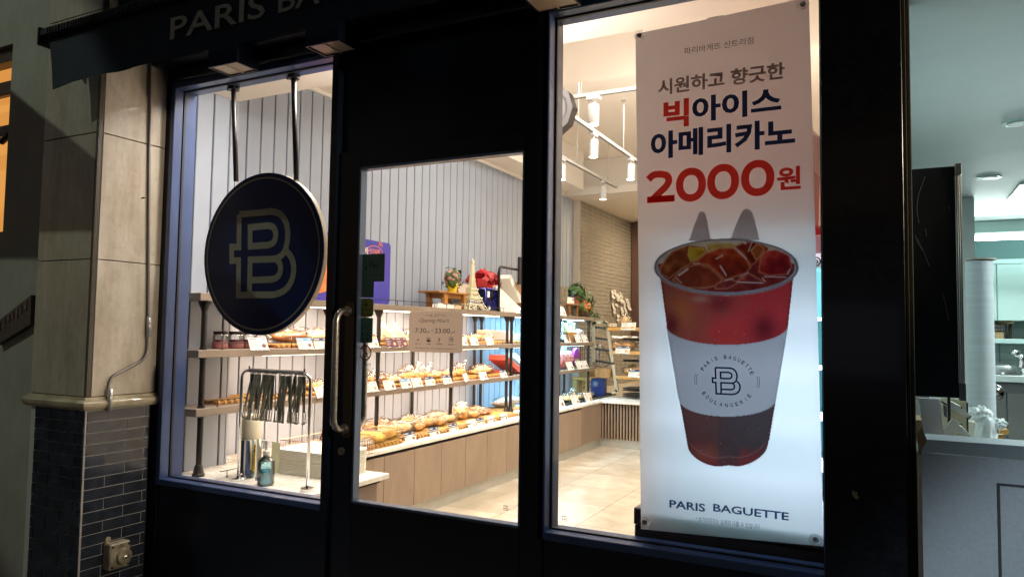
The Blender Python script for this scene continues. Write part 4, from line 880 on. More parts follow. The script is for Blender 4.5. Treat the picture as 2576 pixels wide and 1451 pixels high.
# round projecting sign seen behind the right window frame
c = onY(1408, 278, .5); rsn = thing('round_inner_sign', 'round white embossed sign hanging inside past the window frame', 'sign', c)
def cyl_y(c, r, y0, y1, n=40):
    g = MB(); g.add([(c.x + r * cos(2 * pi * k / n), y, c.z + r * sin(2 * pi * k / n)) for y in (y0, y1) for k in range(n)], [tuple(range(n)), tuple(range(n, 2 * n))[::-1]] + [(k, n + k, n + (k + 1) % n, (k + 1) % n) for k in range(n)]); return g
rr = abs(onY(1408, 214, .5).z - onY(1408, 346, .5).z) / 2; cc = onY(1447, 278, .5); c = Vector((cc.x - rr, .5, c.z))
cyl_y(c, rr, .47, .53, 10).build('body', mat('grey_white_sign', (.13, .12, .118), .6), rsn, 'auto')
g = MB(); 
n_ = 36; rq = rr * .74; vs = []
g.stroke([(rq * cos(2 * pi * k / n_), rq * sin(2 * pi * k / n_)) for k in range(n_)], .007, (c.x, .468, c.z), XU, ZU, True)
for x_, z0, z1 in ((.50, -.45, -.1), (.50, .0, .5)): g.stroke([(rq * x_, rq * z0), (rq * x_, rq * z1)], .008, (c.x, .4675, c.z), XU, ZU)
g.stroke([(rq * .5, rq * .05), (rq * .66, -rq * .08)], .007, (c.x, .467, c.z), XU, ZU); g.stroke([(rq * .5, -rq * .45), (rq * .62, -rq * .40)], .007, (c.x, .467, c.z), XU, ZU)
g.build('embossing', mat('grey_emboss', (.06, .056, .054), .5), rsn)
MB().tube([(c.x - .05, .5, c.z + rr), (c.x - .05, .5, 2.905)], .01, 8).build('hanger', TRACK, rsn)

# ================================================================== GOODS: prototypes, local frame: length along y, front faces +x
def crust(name, a, b_, sc_=14): return mat(name, a, .45, noise=(sc_, .3, b_, .6), bump=(40, .15), coat=.1)
GOLDB = crust('golden_crust', (.80, .43, .13), (.58, .24, .05)); BROWNB = crust('brown_crust', (.52, .20, .065), (.28, .085, .025)); PALEB = crust('pale_crust', (.86, .60, .28), (.76, .42, .13)); WHITEB = mat('white_sandwich_bread', (.80, .66, .45), .7, noise=(20, .1)); FILL = mat('sandwich_filling', (.62, .40, .12), .6, noise=(50, .6, (.25, .30, .06)))
def bag(parent, rad, seed, c=(0, 0, 0), tail=True, m_=None):
    g = MB(); g.blob(c, rad, .26, 3.6, seed, 4, flat=-rad[2] * .8)
    if tail:
        y = c[1] + rad[1] * .95; z = c[2] + rad[2] * .2
        P_ = [(c[0], y, z), (c[0] + .01, y + .03, z + .03), (c[0] - .01, y + .06, z + .065)]; g.tube(P_, [.012, .016, .034], 9, caps=False)
    g.build('wrapper', m_ or FILM2, parent, False if False else True)
protoN = [0]
def bread(kind, label, seed):
    t_ = thing('wrapped_bread', label, 'bread', (0, 0, 0), 'wrapped breads'); g = MB()
    if kind == 'loaf': g.blob((0, 0, .045), (.055, .10, .045), .10, 2, seed, 3, flat=-.035); m_ = BROWNB; rd = (.075, .135, .065); c = (0, 0, .055)
    elif kind == 'buns':
        for k in range(4): g.blob(((k % 2) * .07 - .035, (k // 2) * .09 - .045, .035 + .006 * (k % 2)), (.042, .050, .034), .08, 2, seed + k, 3, flat=-.026)
        m_ = GOLDB; rd = (.095, .125, .055); c = (0, 0, .045)
    elif kind == 'roll':
        for k in range(3): g.blob((0, (k - 1) * .075, .042), (.05, .048, .042), .10, 2, seed + k, 3, flat=-.03)
        m_ = GOLDB; rd = (.07, .14, .065); c = (0, 0, .055)
    elif kind == 'ball': g.blob((0, 0, .065), (.070, .085, .066), .14, 2.4, seed, 4, flat=-.055); m_ = PALEB; rd = (.085, .105, .085); c = (0, 0, .08)
    elif kind == 'pale': g.blob((0, 0, .04), (.06, .12, .04), .10, 2, seed, 3, flat=-.03); m_ = PALEB; rd = (.08, .16, .06); c = (0, 0, .05)
    elif kind == 'twist':
        for k in range(5): g.blob((.02 * (-1) ** k, (k - 2) * .045, .035), (.04, .036, .032), .12, 3, seed + k, 3)
        m_ = BROWNB; rd = (.075, .14, .055); c = (0, 0, .045)
    elif kind == 'tall':
        g.blob((0, -.02, .038), (.055, .070, .038), .16, 2.4, seed, 3, flat=-.03); g.blob((.01, .05, .045), (.045, .050, .042), .16, 2.4, seed + 5, 3, flat=-.03); m_ = GOLDB; rd = (.062, .105, .078); c = (0, 0, .068)
    g.build('bread', m_, t_, True); bag(t_, tuple(r_ * .93 for r_ in rd), seed + 3, c, tail=kind == 'tall'); t_['kindname'] = kind; del t_['kindname']; return t_
BP = {k: bread(k, 'wrapped bread', i * 5 + 1) for i, k in enumerate(('loaf', 'buns', 'roll', 'ball', 'pale', 'twist', 'tall'))}
def put(kind, u, v, X, Z, label, rz=0, s_=1):
    if not isinstance(s_, tuple): s_ = (s_ * .85, s_ * .90, s_ * (.86 if kind == 'tall' else .84 if kind == 'ball' else .74))
    q = onX(u, v, X); return inst(BP[kind], (X, q.y, Z), rz, label, 'wrapped breads', s_)
# slatted wooden trays
def tray_proto():
    t_ = thing('wooden_tray', 'honey coloured slatted wooden tray', 'tray', (0, 0, 0), 'slatted wooden bread trays'); g = MB()
    for k in range(11): y = -.24 + k * .048; g.bev(-.13, .13, y - .013, y + .013, .018, .026, .002)
    sl_ = g; g = MB()
    for x in (-.12, 0, .12): g.bev(x - .012, x + .012, -.26, .26, .0, .0175, .002)
    g.build('runner', WOOD2, t_)
    g = sl_
    for k in range(11): y = -.24 + k * .048; g.tube([(.133, y, .013), (.139, y, .013)], .010, 8)
    g.build('slat', WOOD, t_); return t_
TP = tray_proto()
def put_tray(u, v, X, Z, label, rz=0, s_=1): q = onX(u, v, X); return inst(TP, (X, q.y, Z), rz, label, 'slatted wooden bread trays', s_)
# price cards
def card_proto(hd, label, pic):
    t_ = thing('price_card', label, 'price card', (0, 0, 0), 'price cards on the shelf edges'); W, H = .145, .082; ux = YU; uz = Vector((-.38, 0, .92)).normalized(); nn = ux.cross(uz) ; nn = Vector((.92, 0, .38)).normalized()
    o = Vector((0, 0, .004))
    MB().prism([(-W / 2, 0), (W / 2, 0), (W / 2, H), (-W / 2, H)], o, ux, uz, nn * -.0015).build('card', mat('maroon_card', (.13, .03, .05), .5) if pic == 'maroon' else PAPER, t_)
    if hd: MB().prism([(-W / 2, H * .70), (W / 2, H * .70), (W / 2, H), (-W / 2, H)], o + nn * .0004, ux, uz, nn * .0004).build('header', hd, t_)
    g = MB(); lm = INK if not pic == 'maroon' else PAPER
    for k, w_ in enumerate((.40, .28, .34, .22)): z = H * (.60 - k * .13); g.prism([(-W * .42, z), (-W * .42 + W * w_, z), (-W * .42 + W * w_, z + .0022), (-W * .42, z + .0022)], o + nn * .0012, ux, uz, nn * .0003)
    g.prism([(-W * .42, H * .82), (-W * .08, H * .82), (-W * .08, H * .89), (-W * .42, H * .89)], o + nn * .0012, ux, uz, nn * .0003, 1 if hd else 0)
    g.prism([(W * .22, H * .82), (W * .42, H * .82), (W * .42, H * .89), (W * .22, H * .89)], o + nn * .0012, ux, uz, nn * .0003, 1 if hd else 0)
    g.build('print', [mat('grey_text', (.25, .23, .22), .6) if lm is INK else PAPER, PAPER], t_)
    MB().prism([(W * .27 + .017 * cos(a), H * .34 + .013 * sin(a)) for a in [2 * pi * k / 12 for k in range(12)]], o + nn * .0014, ux, uz, nn * .0003).build('picture', {'brown': mat('pic_brown', (.22, .09, .05), .6), 'gold': mat('pic_gold', (.60, .36, .14), .6), 'green': mat('pic_green', (.35, .38, .14), .6), 'maroon': mat('pic_cream', (.7, .5, .3), .6)}[pic], t_)
    MB().prism([(-W / 2, -.004), (W / 2, -.004), (W / 2, .0), (-W / 2, .0)], o + nn * -.002, ux, uz, nn * .010).build('holder', FILM, t_); return t_
CP = {'w': card_proto(None, 'white price card', 'gold'), 'wb': card_proto(None, 'white price card', 'brown'), 'wg': card_proto(None, 'white price card', 'green'), 'n': card_proto(NAVY, 'price card with navy header', 'gold'), 'nb': card_proto(NAVY, 'price card with navy header', 'brown'), 'b': card_proto(SKYB, 'price card with blue header', 'brown'), 'm': card_proto(None, 'maroon price card', 'maroon')}
def card(kind, u, v, Z, label, X=-3.527, s_=1, rz=0):
    q = onX(u, v, X); inst(CP[kind], (X, q.y, Z - .012), rz, label, 'price cards on the shelf edges', s_)
cb = lambda x: (1400 + .3101 * x) / 1.59
# --- third shelf
ZK = ZS[3]
for i, (x, X) in enumerate(((520, -3.72), (900, -3.72), (1150, -3.74), (1420, -3.74), (1800, -3.74))): put_tray(cb(x), 950, X, ZK, ['slatted tray under the dark loaf on the third shelf', 'slatted tray under the tall bags on the third shelf', 'slatted tray left of the middle post on the third shelf', 'slatted tray right of the middle post on the third shelf', 'slatted tray beside the red cake boxes'][i])
put_tray(590, 1010, -3.76, ZK, 'slatted tray seen behind the hanging tongs'); put_tray(800, 1000, -3.74, ZK, 'slatted tray on the third shelf next to the door mullion')
for k, x, X, z, l_, s_ in (('loaf', 335, -3.72, .026, 'dark brown wrapped loaf behind the front post on the third shelf', 1.15), ('tall', 175, -3.70, .026, 'tall bagged bread behind the door handle', 1), ('pale', 545, -3.70, .026, 'flat pale wrapped bread right of the dark loaf', .9),
        ('twist', 665, -3.80, .026, 'dark twisted bread behind the tall bag on the third shelf', 1), ('tall', 745, -3.68, .026, 'tall bagged bread with pointed top left of the rear post', 1.15), ('tall', 900, -3.68, .026, 'second tall bagged bread right of the rear post', 1.1),
        ('roll', 1080, -3.72, .026, 'low wrapped rolls between two navy cards on the third shelf', .85), ('roll', 1250, -3.70, .026, 'wrapped rolls just left of the middle post', .95), ('tall', 1400, -3.74, .026, 'tall bagged bread just right of the middle post', 1.05),
        ('buns', 1590, -3.76, .026, 'small brown buns on the tray before the double posts', .8), ('pale', 1700, -3.74, .026, 'big clear bag of bread leaning by the red boxes', 1.3)):
    put(k, cb(x), 950, X, ZK + z, l_, (R() - .5) * .5, s_)
put('buns', 793, 985, -3.70, ZK + .026, 'wrapped buns on the third shelf right of the tongs'); put('pale', 815, 985, -3.68, ZK + .026, 'wrapped pale bread on the third shelf against the door mullion')
for x, k, l_, rz in ((300, 'w', 'first white card right of the door handle on the third shelf', 0), (530, 'wb', 'white card with brown round picture on the third shelf', 0), (742, 'b', 'blue headed card on the third shelf below the tall bag', 0), (885, 'wg', 'white card with green picture beside the blue headed card', 0),
                 (1050, 'n', 'first navy headed card on the third shelf', 0), (1270, 'n', 'navy headed card at the middle post of the third shelf', 0), (1515, 'wb', 'tilted white card right of the middle post', .25), (1735, 'wb', 'white card below the big clear bag on the third shelf', 0), (1995, 'nb', 'navy headed card under the red cake boxes', 0)):
    card(k, cb(x), 960, ZK, l_, rz=rz)
card('w', 812, 1010, ZK, 'white card on the third shelf beside the tongs rack', rz=.2)
# --- second shelf
ZK = ZS[2]; ca = lambda x: (700 + .3447 * x) / 1.59; cc_ = lambda x: (1300 + .4136 * x) / 1.59
put_tray(ca(1330), 860, -3.72, ZK, 'slatted tray under the chocolate loaf on the second shelf'); put_tray(ca(1700), 860, -3.72, ZK, 'slatted tray behind the door mullion on the second shelf')
put_tray(cc_(500), 860, -3.72, ZK, 'slatted tray under the sandwiches'); put_tray(cc_(1430), 860, -3.74, ZK, 'slatted tray right of the opening hours card on the second shelf'); put_tray(cc_(1680), 860, -3.74, ZK, 'slatted tray under the long peach box')
def jar(label, first=[None]):
    if first[0] is None:
        t_ = thing('jam_jar', label, 'jar', (0, 0, 0), 'red jam jars'); g = MB(); g.lathe((0, 0, 0), [(.0, .001), (.036, .001), (.038, .005), (.038, .048), (.036, .052)], 20); g.build('jam', mat('red_jam', (.26, .010, .012), .2, coat=.6, noise=(25, .5)), t_, 'auto')
        MB().lathe((0, 0, 0), [(.040, 0), (.042, .005), (.042, .075), (.036, .088)], 20).build('glass', clear_mat('jar_glass', amount=.35, bump=0, rough=.03), t_, True)
        MB().lathe((0, 0, .084), [(.038, 0), (.040, .002), (.040, .014), (.037, .016)], 20).build('lid', mat('dark_lid', (.03, .02, .02), .3, .6), t_, 'auto')
        MB().lathe((0, 0, .006), [(.0425, 0), (.0425, .034)], 20).build('label', mat('jar_label', (.22, .03, .03), .5, noise=(60, .7, (.28, .16, .14))), t_); first[0] = t_
    return first[0]
J = jar('jam jar')
for x, l_ in ((525, 'leftmost red jam jar in the row below the disc sign'), (708, 'second red jam jar in the row below the disc sign'), (865, 'third red jam jar, partly behind its price card'), (1000, 'rightmost jam jar, half hidden by the disc sign')):
    q = onX(ca(x), 862, -3.66); inst(J, (-3.66, q.y, ZK), 0, l_, 'red jam jars', 1.08)
put('loaf', ca(1330), 860, -3.70, ZK + .028, 'long chocolate striped loaf in clear wrap on the second shelf', 0, (1.1, 1.55, .95)); put('pale', ca(1700), 860, -3.70, ZK + .028, 'pale sliced loaf in wrap beside the door mullion', 0, (1, 1.3, 1))
card('wb', ca(990), 865, ZK, 'white card in front of the jam jars', s_=1.05); card('b', ca(1530), 865, ZK, 'blue headed card under the chocolate loaf'); card('n', ca(1715), 865, ZK, 'navy headed card beside the door mullion on the second shelf')
def sandwich(label):
    t_ = thing('sandwich_pack', label, 'sandwich', (0, 0, 0), 'wedge sandwich packs'); tri = [(0, 0), (.11, 0), (0, .125)]
    for k, (a, m_) in enumerate(((0, WHITEB), (.014, FILL), (.030, WHITEB), (.044, FILL), (.060, WHITEB))): MB().prism(tri, (-.05, -.035 + a, .004), XU, ZU, (0, .0135, 0)).build('bread_slice' if k % 2 == 0 else 'filling', m_, t_)
    MB().prism([(-.003, -.003), (.118, -.003), (-.003, .134)], (-.05, -.042, .004), XU, ZU, (0, .088, 0)).build('wrapper', FILM, t_); return t_
SW = sandwich('sandwich')
for x, rz, l_ in ((625, .5, 'left wedge sandwich behind a maroon card'), (735, .55, 'right wedge sandwich behind the darker maroon card')):
    q = onX(cc_(x), 850, -3.66); inst(SW, (-3.66, q.y, ZK + .026), rz, l_, 'wedge sandwich packs', 1.3)
put('roll', cc_(515), 860, -3.68, ZK + .026, 'packed pastry behind the first post of the second shelf', 0, .8); put('tall', cc_(800), 850, -3.72, ZK + .026, 'bagged croissant right of the sandwiches', 0, .9)
put('buns', cc_(1340), 860, -3.70, ZK + .026, 'wrapped bun just right of the opening hours card', 0, .85); put('buns', cc_(1440), 860, -3.70, ZK + .026, 'domed golden bread on the second shelf right of the opening hours card', 0, 1.05); put('roll', cc_(1560), 860, -3.70, ZK + .026, 'golden rolls before the long peach box', 0, .9)
for x, k, l_ in ((475, 'w', 'white card beside the dark door stickers'), (655, 'm', 'maroon card under the left sandwich'), (757, 'm', 'darker maroon card under the right sandwich'), (1350, 'wb', 'white card against the opening hours card'), (1456, 'wb', 'white card below the domed golden bread'), (1605, 'w', 'white card below the golden rolls on the second shelf')):
    card(k, cc_(x), 865, ZK, l_)
def carton(name, label, cat, u0, u1, v, X, Z, dx, h, m_, group=None, tiltz=0, lid=None, lip=True):
    a, b_ = onX(u0, v, X).y, onX(u1, v, X).y; c = Vector((X - dx / 2, (a + b_) / 2, Z)); t_ = thing(name, label, cat, c, group); w_ = b_ - a
    MB().bev(X - dx, X, a, b_, Z + .001, Z + h, .003).build('carton', m_, t_)
    if lip: MB().bev(X - dx - .002, X + .002, a - .002, b_ + .002, Z + h * .72, Z + h + .002, .002).build('lid', lid or m_, t_)
    return t_
carton('long_box', 'long peach translucent box behind the double posts on the second shelf', 'box', cc_(1550), cc_(1818), 850, -3.72, ZK + .028, .10, .11, mat('peach_box', (.72, .40, .28), .4)); carton('green_box', 'pale green small box right of the long peach box', 'box', cc_(1830), cc_(1885), 850, -3.70, ZK, .10, .105, mat('pale_green_box', (.55, .62, .40), .5))
# --- counter top goods
ZK = HC
for i, (x, X) in enumerate(((230, -3.45), (450, -3.5), (900, -3.48), (1250, -3.48), (1480, -3.5), (1700, -3.5), (1900, -3.52), (640, -3.78), (1000, -3.78), (1350, -3.78), (1700, -3.8))):
    put_tray(cb(x), 1080 if x < 900 else 1060, X, ZK, ['front counter tray against the door edge', 'counter tray below the front post', 'bare front tray between two navy headed cards', 'front counter tray below the middle post', 'front counter tray under the round bread', 'front counter tray before the double posts', 'empty counter tray at the last white card', 'rear counter tray behind the bagged rings', 'rear counter tray behind the long row of bread', 'rear counter tray behind the middle post', 'rear counter tray near the double posts'][i])
NB = ['twist', 'twist', 'loaf', 'buns', 'pale', 'buns', 'roll', 'buns', 'pale', 'roll', 'buns', 'ball', 'buns', 'twist', 'pale', 'roll', 'pale', 'roll', 'tall', 'buns']
for i, (x, y, X, s_, l_) in enumerate(((150, 1110, -3.42, 1.0, 'dark glazed bread rings at the near end of the counter'), (215, 1040, -3.52, 1.2, 'reddish brown wrapped bread behind the glazed rings'), (300, 960, -3.75, 1.2, 'wrapped loaf behind the front post on the counter'), (470, 1060, -3.48, 1.35, 'large bag of golden buns right of the front post'),
        (640, 1030, -3.54, 1.2, 'wrapped pale bread behind the first navy card on the counter'), (600, 900, -3.74, 1.1, 'back row wrapped buns left of the tall heap'), (740, 880, -3.72, 1.2, 'back row rolls under the rear post'), (780, 960, -3.58, 1.1, 'middle row buns in crumpled wrap'), (900, 900, -3.68, 1.1, 'back row pale bread right of the rear post'),
        (1000, 930, -3.56, 1.2, 'row of crumpled bagged rolls in the middle of the counter'), (1110, 920, -3.56, 1.15, 'bagged buns left of the middle post'), (1430, 840, -3.60, 1.15, 'big round pale loaf in a clear bag'), (1570, 830, -3.60, 1.0, 'wrapped buns right of the round loaf'), (1690, 820, -3.60, 1.0, 'brown bread ring behind the red and navy card'),
        (1260, 890, -3.60, 1.1, 'wrapped pale bread at the foot of the middle post'), (1350, 850, -3.78, 1, 'back row rolls behind the round loaf'), (1100, 860, -3.78, 1.1, 'back row pale bread near the middle post'), (400, 930, -3.78, 1.15, 'back row rolls right of the front post'), (880, 950, -3.50, .9, 'small bagged bread at the front of the tray'), (1620, 790, -3.78, 1, 'low wrapped buns before the blue lit wall'))):
    put(NB[i], cb(x), (1400 + .3101 * y) / 1.59, X, ZK + .027, l_, (R() - .5) * .8, s_)
for x, k, l_, s_ in ((245, 'w', 'large white card at the near end of the counter', 1.15), (798, 'nb', 'first navy headed card on the counter', 1), (1112, 'nb', 'second navy headed card on the counter', 1), (1357, 'n', 'third navy headed card on the counter', 1), (1590, 'w', 'white card below the round loaf', 1), (1705, 'n', 'card with red dot in its navy header', 1), (1845, 'wb', 'white card before the double posts on the counter', 1), (2008, 'wb', 'last white card before the door edge', 1)):
    card(k, cb(x), 1080 if x < 900 else 1050, ZK, l_, X=-3.315, s_=s_)
q = onX(cb(2030), 1020, -3.78); t_ = thing('bread_bag', 'long white bag of sandwich bread on a wooden tray', 'bread', (-3.78, q.y, ZK), 'wrapped breads'); MB().blob((-3.78, q.y, ZK + .085), (.07, .30, .055), .08, 2, 3, 3, flat=-.045).build('loaf', mat('white_loaf', (.74, .55, .42), .5), t_, True); MB().blob((-3.78, q.y, ZK + .087), (.078, .34, .063), .12, 3, 9, 3, flat=-.05).build('wrapper', FILM, t_, True)
put_tray(cb(1960), 1020, -3.78, ZK, 'wooden tray under the long white bread bag')
# red cake boxes and white box
REDB = mat('coral_box', (.78, .13, .10), .45); PINKL = mat('pink_lid', (.68, .42, .45), .45, noise=(30, .2))
t_ = carton('cake_box', 'flat red cake box lying under the tilted one', 'box', cb(1730), cb(1925), 940, -3.72, ZS[3], .18, .055, REDB, 'red cake boxes', lid=REDB)
g = MB(); a = onX(cb(1950), 940, -3.66).y; t_ = thing('cake_box', 'red cake box with pink lid tilted on its side', 'box', (-3.66, a + .3, ZS[3]), 'red cake boxes'); d = Vector((0, .85, -.35)).normalized(); n_ = Vector((0, .35, .85)).normalized(); c = Vector((-3.72, a + .22, ZS[3] + .105))
MB().obox(c, XU * .10, d * .22, n_ * .026).build('carton', REDB, t_); MB().obox(c + n_ * .027, XU * .103, d * .223, n_ * .004).build('lid', PINKL, t_)
a = onX(cb(2150), 930, -3.72).y; t_ = thing('white_carton', 'white printed carton leaning behind the tilted red box', 'box', (-3.72, a + .1, ZS[3])); MB().obox((-3.80, a + .12, ZS[3] + .14), XU * .06, d * .16, n_ * .03).build('carton', PAPER, t_)
# --- top shelf
ZK = ZS[1]
pc0, pc1 = onX(822, 745, -3.60), onX(980, 745, -3.60); zt = onX(975, 612, -3.60).z; yl0 = onX(690, 745, -3.60).y
po = thing('promotion_board', 'purple blue promotion board standing on the top shelf', 'sign', (-3.60, (yl0 + pc1.y) / 2, ZK)); w_ = pc1.y - yl0; h_ = zt - ZK
BLUEP = mat('purple_blue_print', (.055, .035, .30), .35, noise=(2.2, .25, (.03, .05, .34))); MB().prism([(x, y) for x, y in rrect(w_, h_, .035)], (-3.60, (yl0 + pc1.y) / 2, ZK + h_ / 2 + .001), YU, ZU, (-.012, 0, 0)).build('board', BLUEP, po)
ya = onX(911, 640, -3.595).y; yb = onX(928, 640, -3.595).y; yc_ = onX(958, 640, -3.595).y; zc = onX(925, 630, -3.595).z
g = MB(); g.text('파바', (-3.598, ya - .05, zc - .030), YU, ZU, width=yb - ya + .05, height=.055, bold=.03); g.text('부드럽게 구수하게', (-3.598, ya - .10, zc - .085), YU, ZU, width=yc_ - ya, height=.022, bold=.02); g.text('로', (-3.598, onX(829, 625, -3.595).y, zc - .03), YU, ZU, height=.05, bold=.03); g.build('lettering', PAPER, po)
g = MB(); g.text('인기식빵', (-3.5975, yb + .01, zc - .028), YU, ZU, width=yc_ - yb - .02, height=.050, bold=.02); yo = (yb + yc_) / 2; ro = (yc_ - yb) / 2 + .02
g.stroke([(ro * cos(2 * pi * k / 28), .045 * sin(2 * pi * k / 28)) for k in range(28)], .006, (-3.5975, yo, zc), YU, ZU, True); g.stroke([(.05, .05), (.06, .085), (.075, .055), (.09, .08), (.095, .045)], .007, (-3.5975, yo, zc), YU, ZU); g.build('lettering', mat('orange_print', (.75, .22, .05), .5), po)
q = onX(826, 683, -3.597); g = MB(); g.prism([(p.x * .14, p.y * .16) for p in spline([(0, 1), (.8, .6), (1, 0), (.8, -.7), (0, -1), (-.8, -.7), (-1, 0), (-.8, .6)], 4, True)], (-3.5985, q.y - .09, q.z), YU, ZU, (.0005, 0, 0)); g.build('bread_picture', mat('orange_picture', (.85, .22, .06), .5, noise=(8, .4)), po)
cf_ = lambda x: (1300 + .4136 * x) / 1.59; cg = lambda y: (900 + .4136 * y) / 1.59
# little display table
a, b_ = onX(cf_(1015), 745, -3.70).y, onX(cf_(1345), 745, -3.70).y; zt = onX(cf_(1180), cg(650), -3.70).z
tb = thing('display_table', 'low honey wood display table on the top shelf', 'small table', (-3.72, (a + b_) / 2, ZK)); TWD = mat('table_wood', (.40, .17, .04), .4, noise=(5, .35), stretch=(3, 12, 3)); MB().bev(-3.84, -3.60, a, b_, zt - .018, zt, .006).build('table_top', TWD, tb)
for x, y in ((-3.63, a + .14), (-3.63, b_ - .12), (-3.80, a + .14), (-3.80, b_ - .12)): MB().obox((x, y, (ZK + zt - .018) / 2), (.018, 0, 0), (0, .028, 0), (0, -.006, (zt - .019 - ZK) / 2)).build('leg', TWD, tb)
MB().bev(-3.79, -3.64, a + .13, b_ - .11, zt - .06, zt - .019, .002).build('apron', TWD, tb)
def potted(name, label, cat, c, rpot, hpot, mpot, flower, leafm, fr=.05, fh=.03, nleaf=60, seed=1, fl_n=40, taper=.72):
    rnd = random.Random(seed); t_ = thing(name, label, cat, c); g = MB(); g.lathe(c, [(rpot * taper, 0), (rpot, hpot * .92), (rpot * 1.06, hpot * .92), (rpot * 1.06, hpot), (rpot * .9, hpot), (rpot * .85, hpot * .9)], 20); g.build('pot', mpot, t_, 'auto')
    top = Vector(c) + ZU * (hpot + fh)
    def petals(n_, R0, s_, bias):
        g = MB()
        for k in range(n_):
            d = Vector((rnd.gauss(0, 1), rnd.gauss(0, 1), rnd.gauss(0, 1) + bias)).normalized(); p = top + d * R0 * (.55 + .45 * rnd.random()); a_ = d.orthogonal().normalized(); a_ = (Matrix.Rotation(rnd.random() * 6.3, 3, d) @ a_); b2 = d.cross(a_)
            s2 = s_ * (.6 + .6 * rnd.random()); g.add([p - a_ * s2 * .5, p + b2 * s2 * .35 + d * s2 * .15, p + a_ * s2 * .5 + d * s2 * .25, p - b2 * s2 * .35 + d * s2 * .1], [(0, 1, 2, 3)])
        return g
    petals(nleaf, fr * 1.1, fr * .7, -.2).build('leaves', leafm, t_); g = MB(); g.tube([Vector(c) + ZU * hpot * .8, top], .004, 6); g.build('stem', leafm, t_)
    if flower: petals(fl_n, fr * .8, fr * .6, .6).build('blossom', flower, t_)
    return t_
LEAF = mat('leaf_green', (.06, .14, .03), .5, noise=(30, .5)); q = onX(cf_(1232), 700, -3.68)
potted('potted_flower', 'yellow pot with pink artificial flower on the little table', 'potted flower', (-3.68, q.y, zt + .001), .055, .085, mat('yellow_pot', (.75, .55, .02), .4), mat('pink_petal', (.80, .42, .36), .6, noise=(30, .3)), LEAF, .095, .05, 60, 3, 150)
q = onX(cf_(1350), 700, -3.86); bo = thing('white_bowl', 'white shallow bowl tilted behind the model tower', 'bowl', (-3.86, q.y, ZK)); g = MB(); g.prism([(-.17, .10), (-.10, 0), (.10, 0), (.19, .07), (.19, .10)], (-3.90, q.y, zt + .02), YU, ZU, (.04, 0, 0)); g.build('bowl', mat('cream_ceramic', (.78, .64, .50), .3), bo)
q = onX(cf_(1500), 700, -3.84); rf = potted('red_flower', 'red poinsettia in a brown basket behind the model tower', 'potted flower', (-3.80, q.y - .03, ZK + .001), .06, .20, mat('brown_wicker', (.14, .03, .02), .6, bump=(60, .6)), mat('red_petal', (.55, .01, .015), .6, noise=(14, .4)), mat('dark_red_leaf', (.35, .01, .01), .6), .19, .085, 30, 8, 90)
# lattice tower model
q = onX(cf_(1430), 745, -3.60); tz = onX(cf_(1430), cg(325), -3.60).z; Hh = tz - ZK; tc_ = Vector((-3.61, q.y, ZK))
tm = thing('tower_model', 'cream wire lattice tower model on the top shelf', 'model tower', tc_); WIRE = mat('cream_wire', (.80, .75, .52), .45)
prf = [(0, .50), (.05, .45), (.12, .36), (.19, .31), (.26, .25), (.33, .18), (.36, .165), (.44, .125), (.52, .095), (.6, .075), (.68, .062), (.76, .052), (.84, .044), (.90, .034)]
HW = .27 * Hh / .56 * 1.0
def hw(f_):
    for (a, wa), (b_, wb) in zip(prf, prf[1:]):
        if a <= f_ <= b_: return (wa + (wb - wa) * (f_ - a) / (b_ - a)) * Hh * .74
    return prf[-1][1] * Hh * .74
def cor(f_, k): w_ = hw(f_); return tc_ + Vector((w_ * (-1, 1, 1, -1)[k] * .45, w_ * (-1, -1, 1, 1)[k], f_ * Hh))
g = MB(); lv = [0, .06, .12, .19, .235, .28, .33, .36, .40, .44, .48, .52, .56, .60, .64, .68, .72, .76, .80, .84, .90]
for a, b_ in zip(lv, lv[1:]):
    for k in range(4):
        g.tube([cor(a, k), cor(b_, k)], .0034, 5); k2 = (k + 1) % 4
        if a >= .19 or a in (.12,):
            g.tube([cor(a, k), cor(b_, k2)], .002, 4); g.tube([cor(a, k2), cor(b_, k)], .002, 4)
        elif a < .12:
            for e in (.22, .36):
                pa, pb = cor(a, k).lerp(cor(a, k2), e * (1 + a * 1.6)), cor(b_, k).lerp(cor(b_, k2), e * (1 + b_ * 1.6)); g.tube([pa, pb], .0025, 4); pc = cor(a, k).lerp(cor(a, k2), 1 - e * (1 + a * 1.6)); pd = cor(b_, k).lerp(cor(b_, k2), 1 - e * (1 + b_ * 1.6)); g.tube([pc, pd], .0025, 4); g.tube([cor(a, k), pb], .0018, 4); g.tube([cor(a, k2), pd], .0018, 4)
for f_ in lv[2:]:
    for k in range(4): g.tube([cor(f_, k), cor(f_, (k + 1) % 4)], .0026, 4)
for f_, ex in ((.235, 1.16), (.25, 1.2), (.40, 1.3), (.42, 1.35), (.60, 1.25), (.86, 1.3)):
    for k in range(4):
        c1, c2 = cor(f_, k), cor(f_, (k + 1) % 4); ce = tc_ + ZU * f_ * Hh; g.tube([ce + (c1 - ce) * ex, ce + (c2 - ce) * ex], .0036, 5)
g.build('lattice', WIRE, tm)
g = MB(); g.lathe(tc_ + ZU * .90 * Hh, [(.016, 0), (.020, .02), (.010, .04), (.002, .055)], 10); g.build('tip', WIRE, tm, True)
g = MB(); ro = .0
for k in range(4):
    for e in range(8):
        a0, a1 = pi * e / 8, pi * (e + 1) / 8; f_ = lambda a: cor(.0, k).lerp(cor(.0, (k + 1) % 4), .5 - .23 * cos(a)) + ZU * (.11 * Hh * sin(a)) + (tc_ - cor(0, k).lerp(cor(0, (k + 1) % 4), .5)) * .12 * sin(a); g.tube([f_(a0), f_(a1)], .003, 5)
g.build('arch', WIRE, tm)
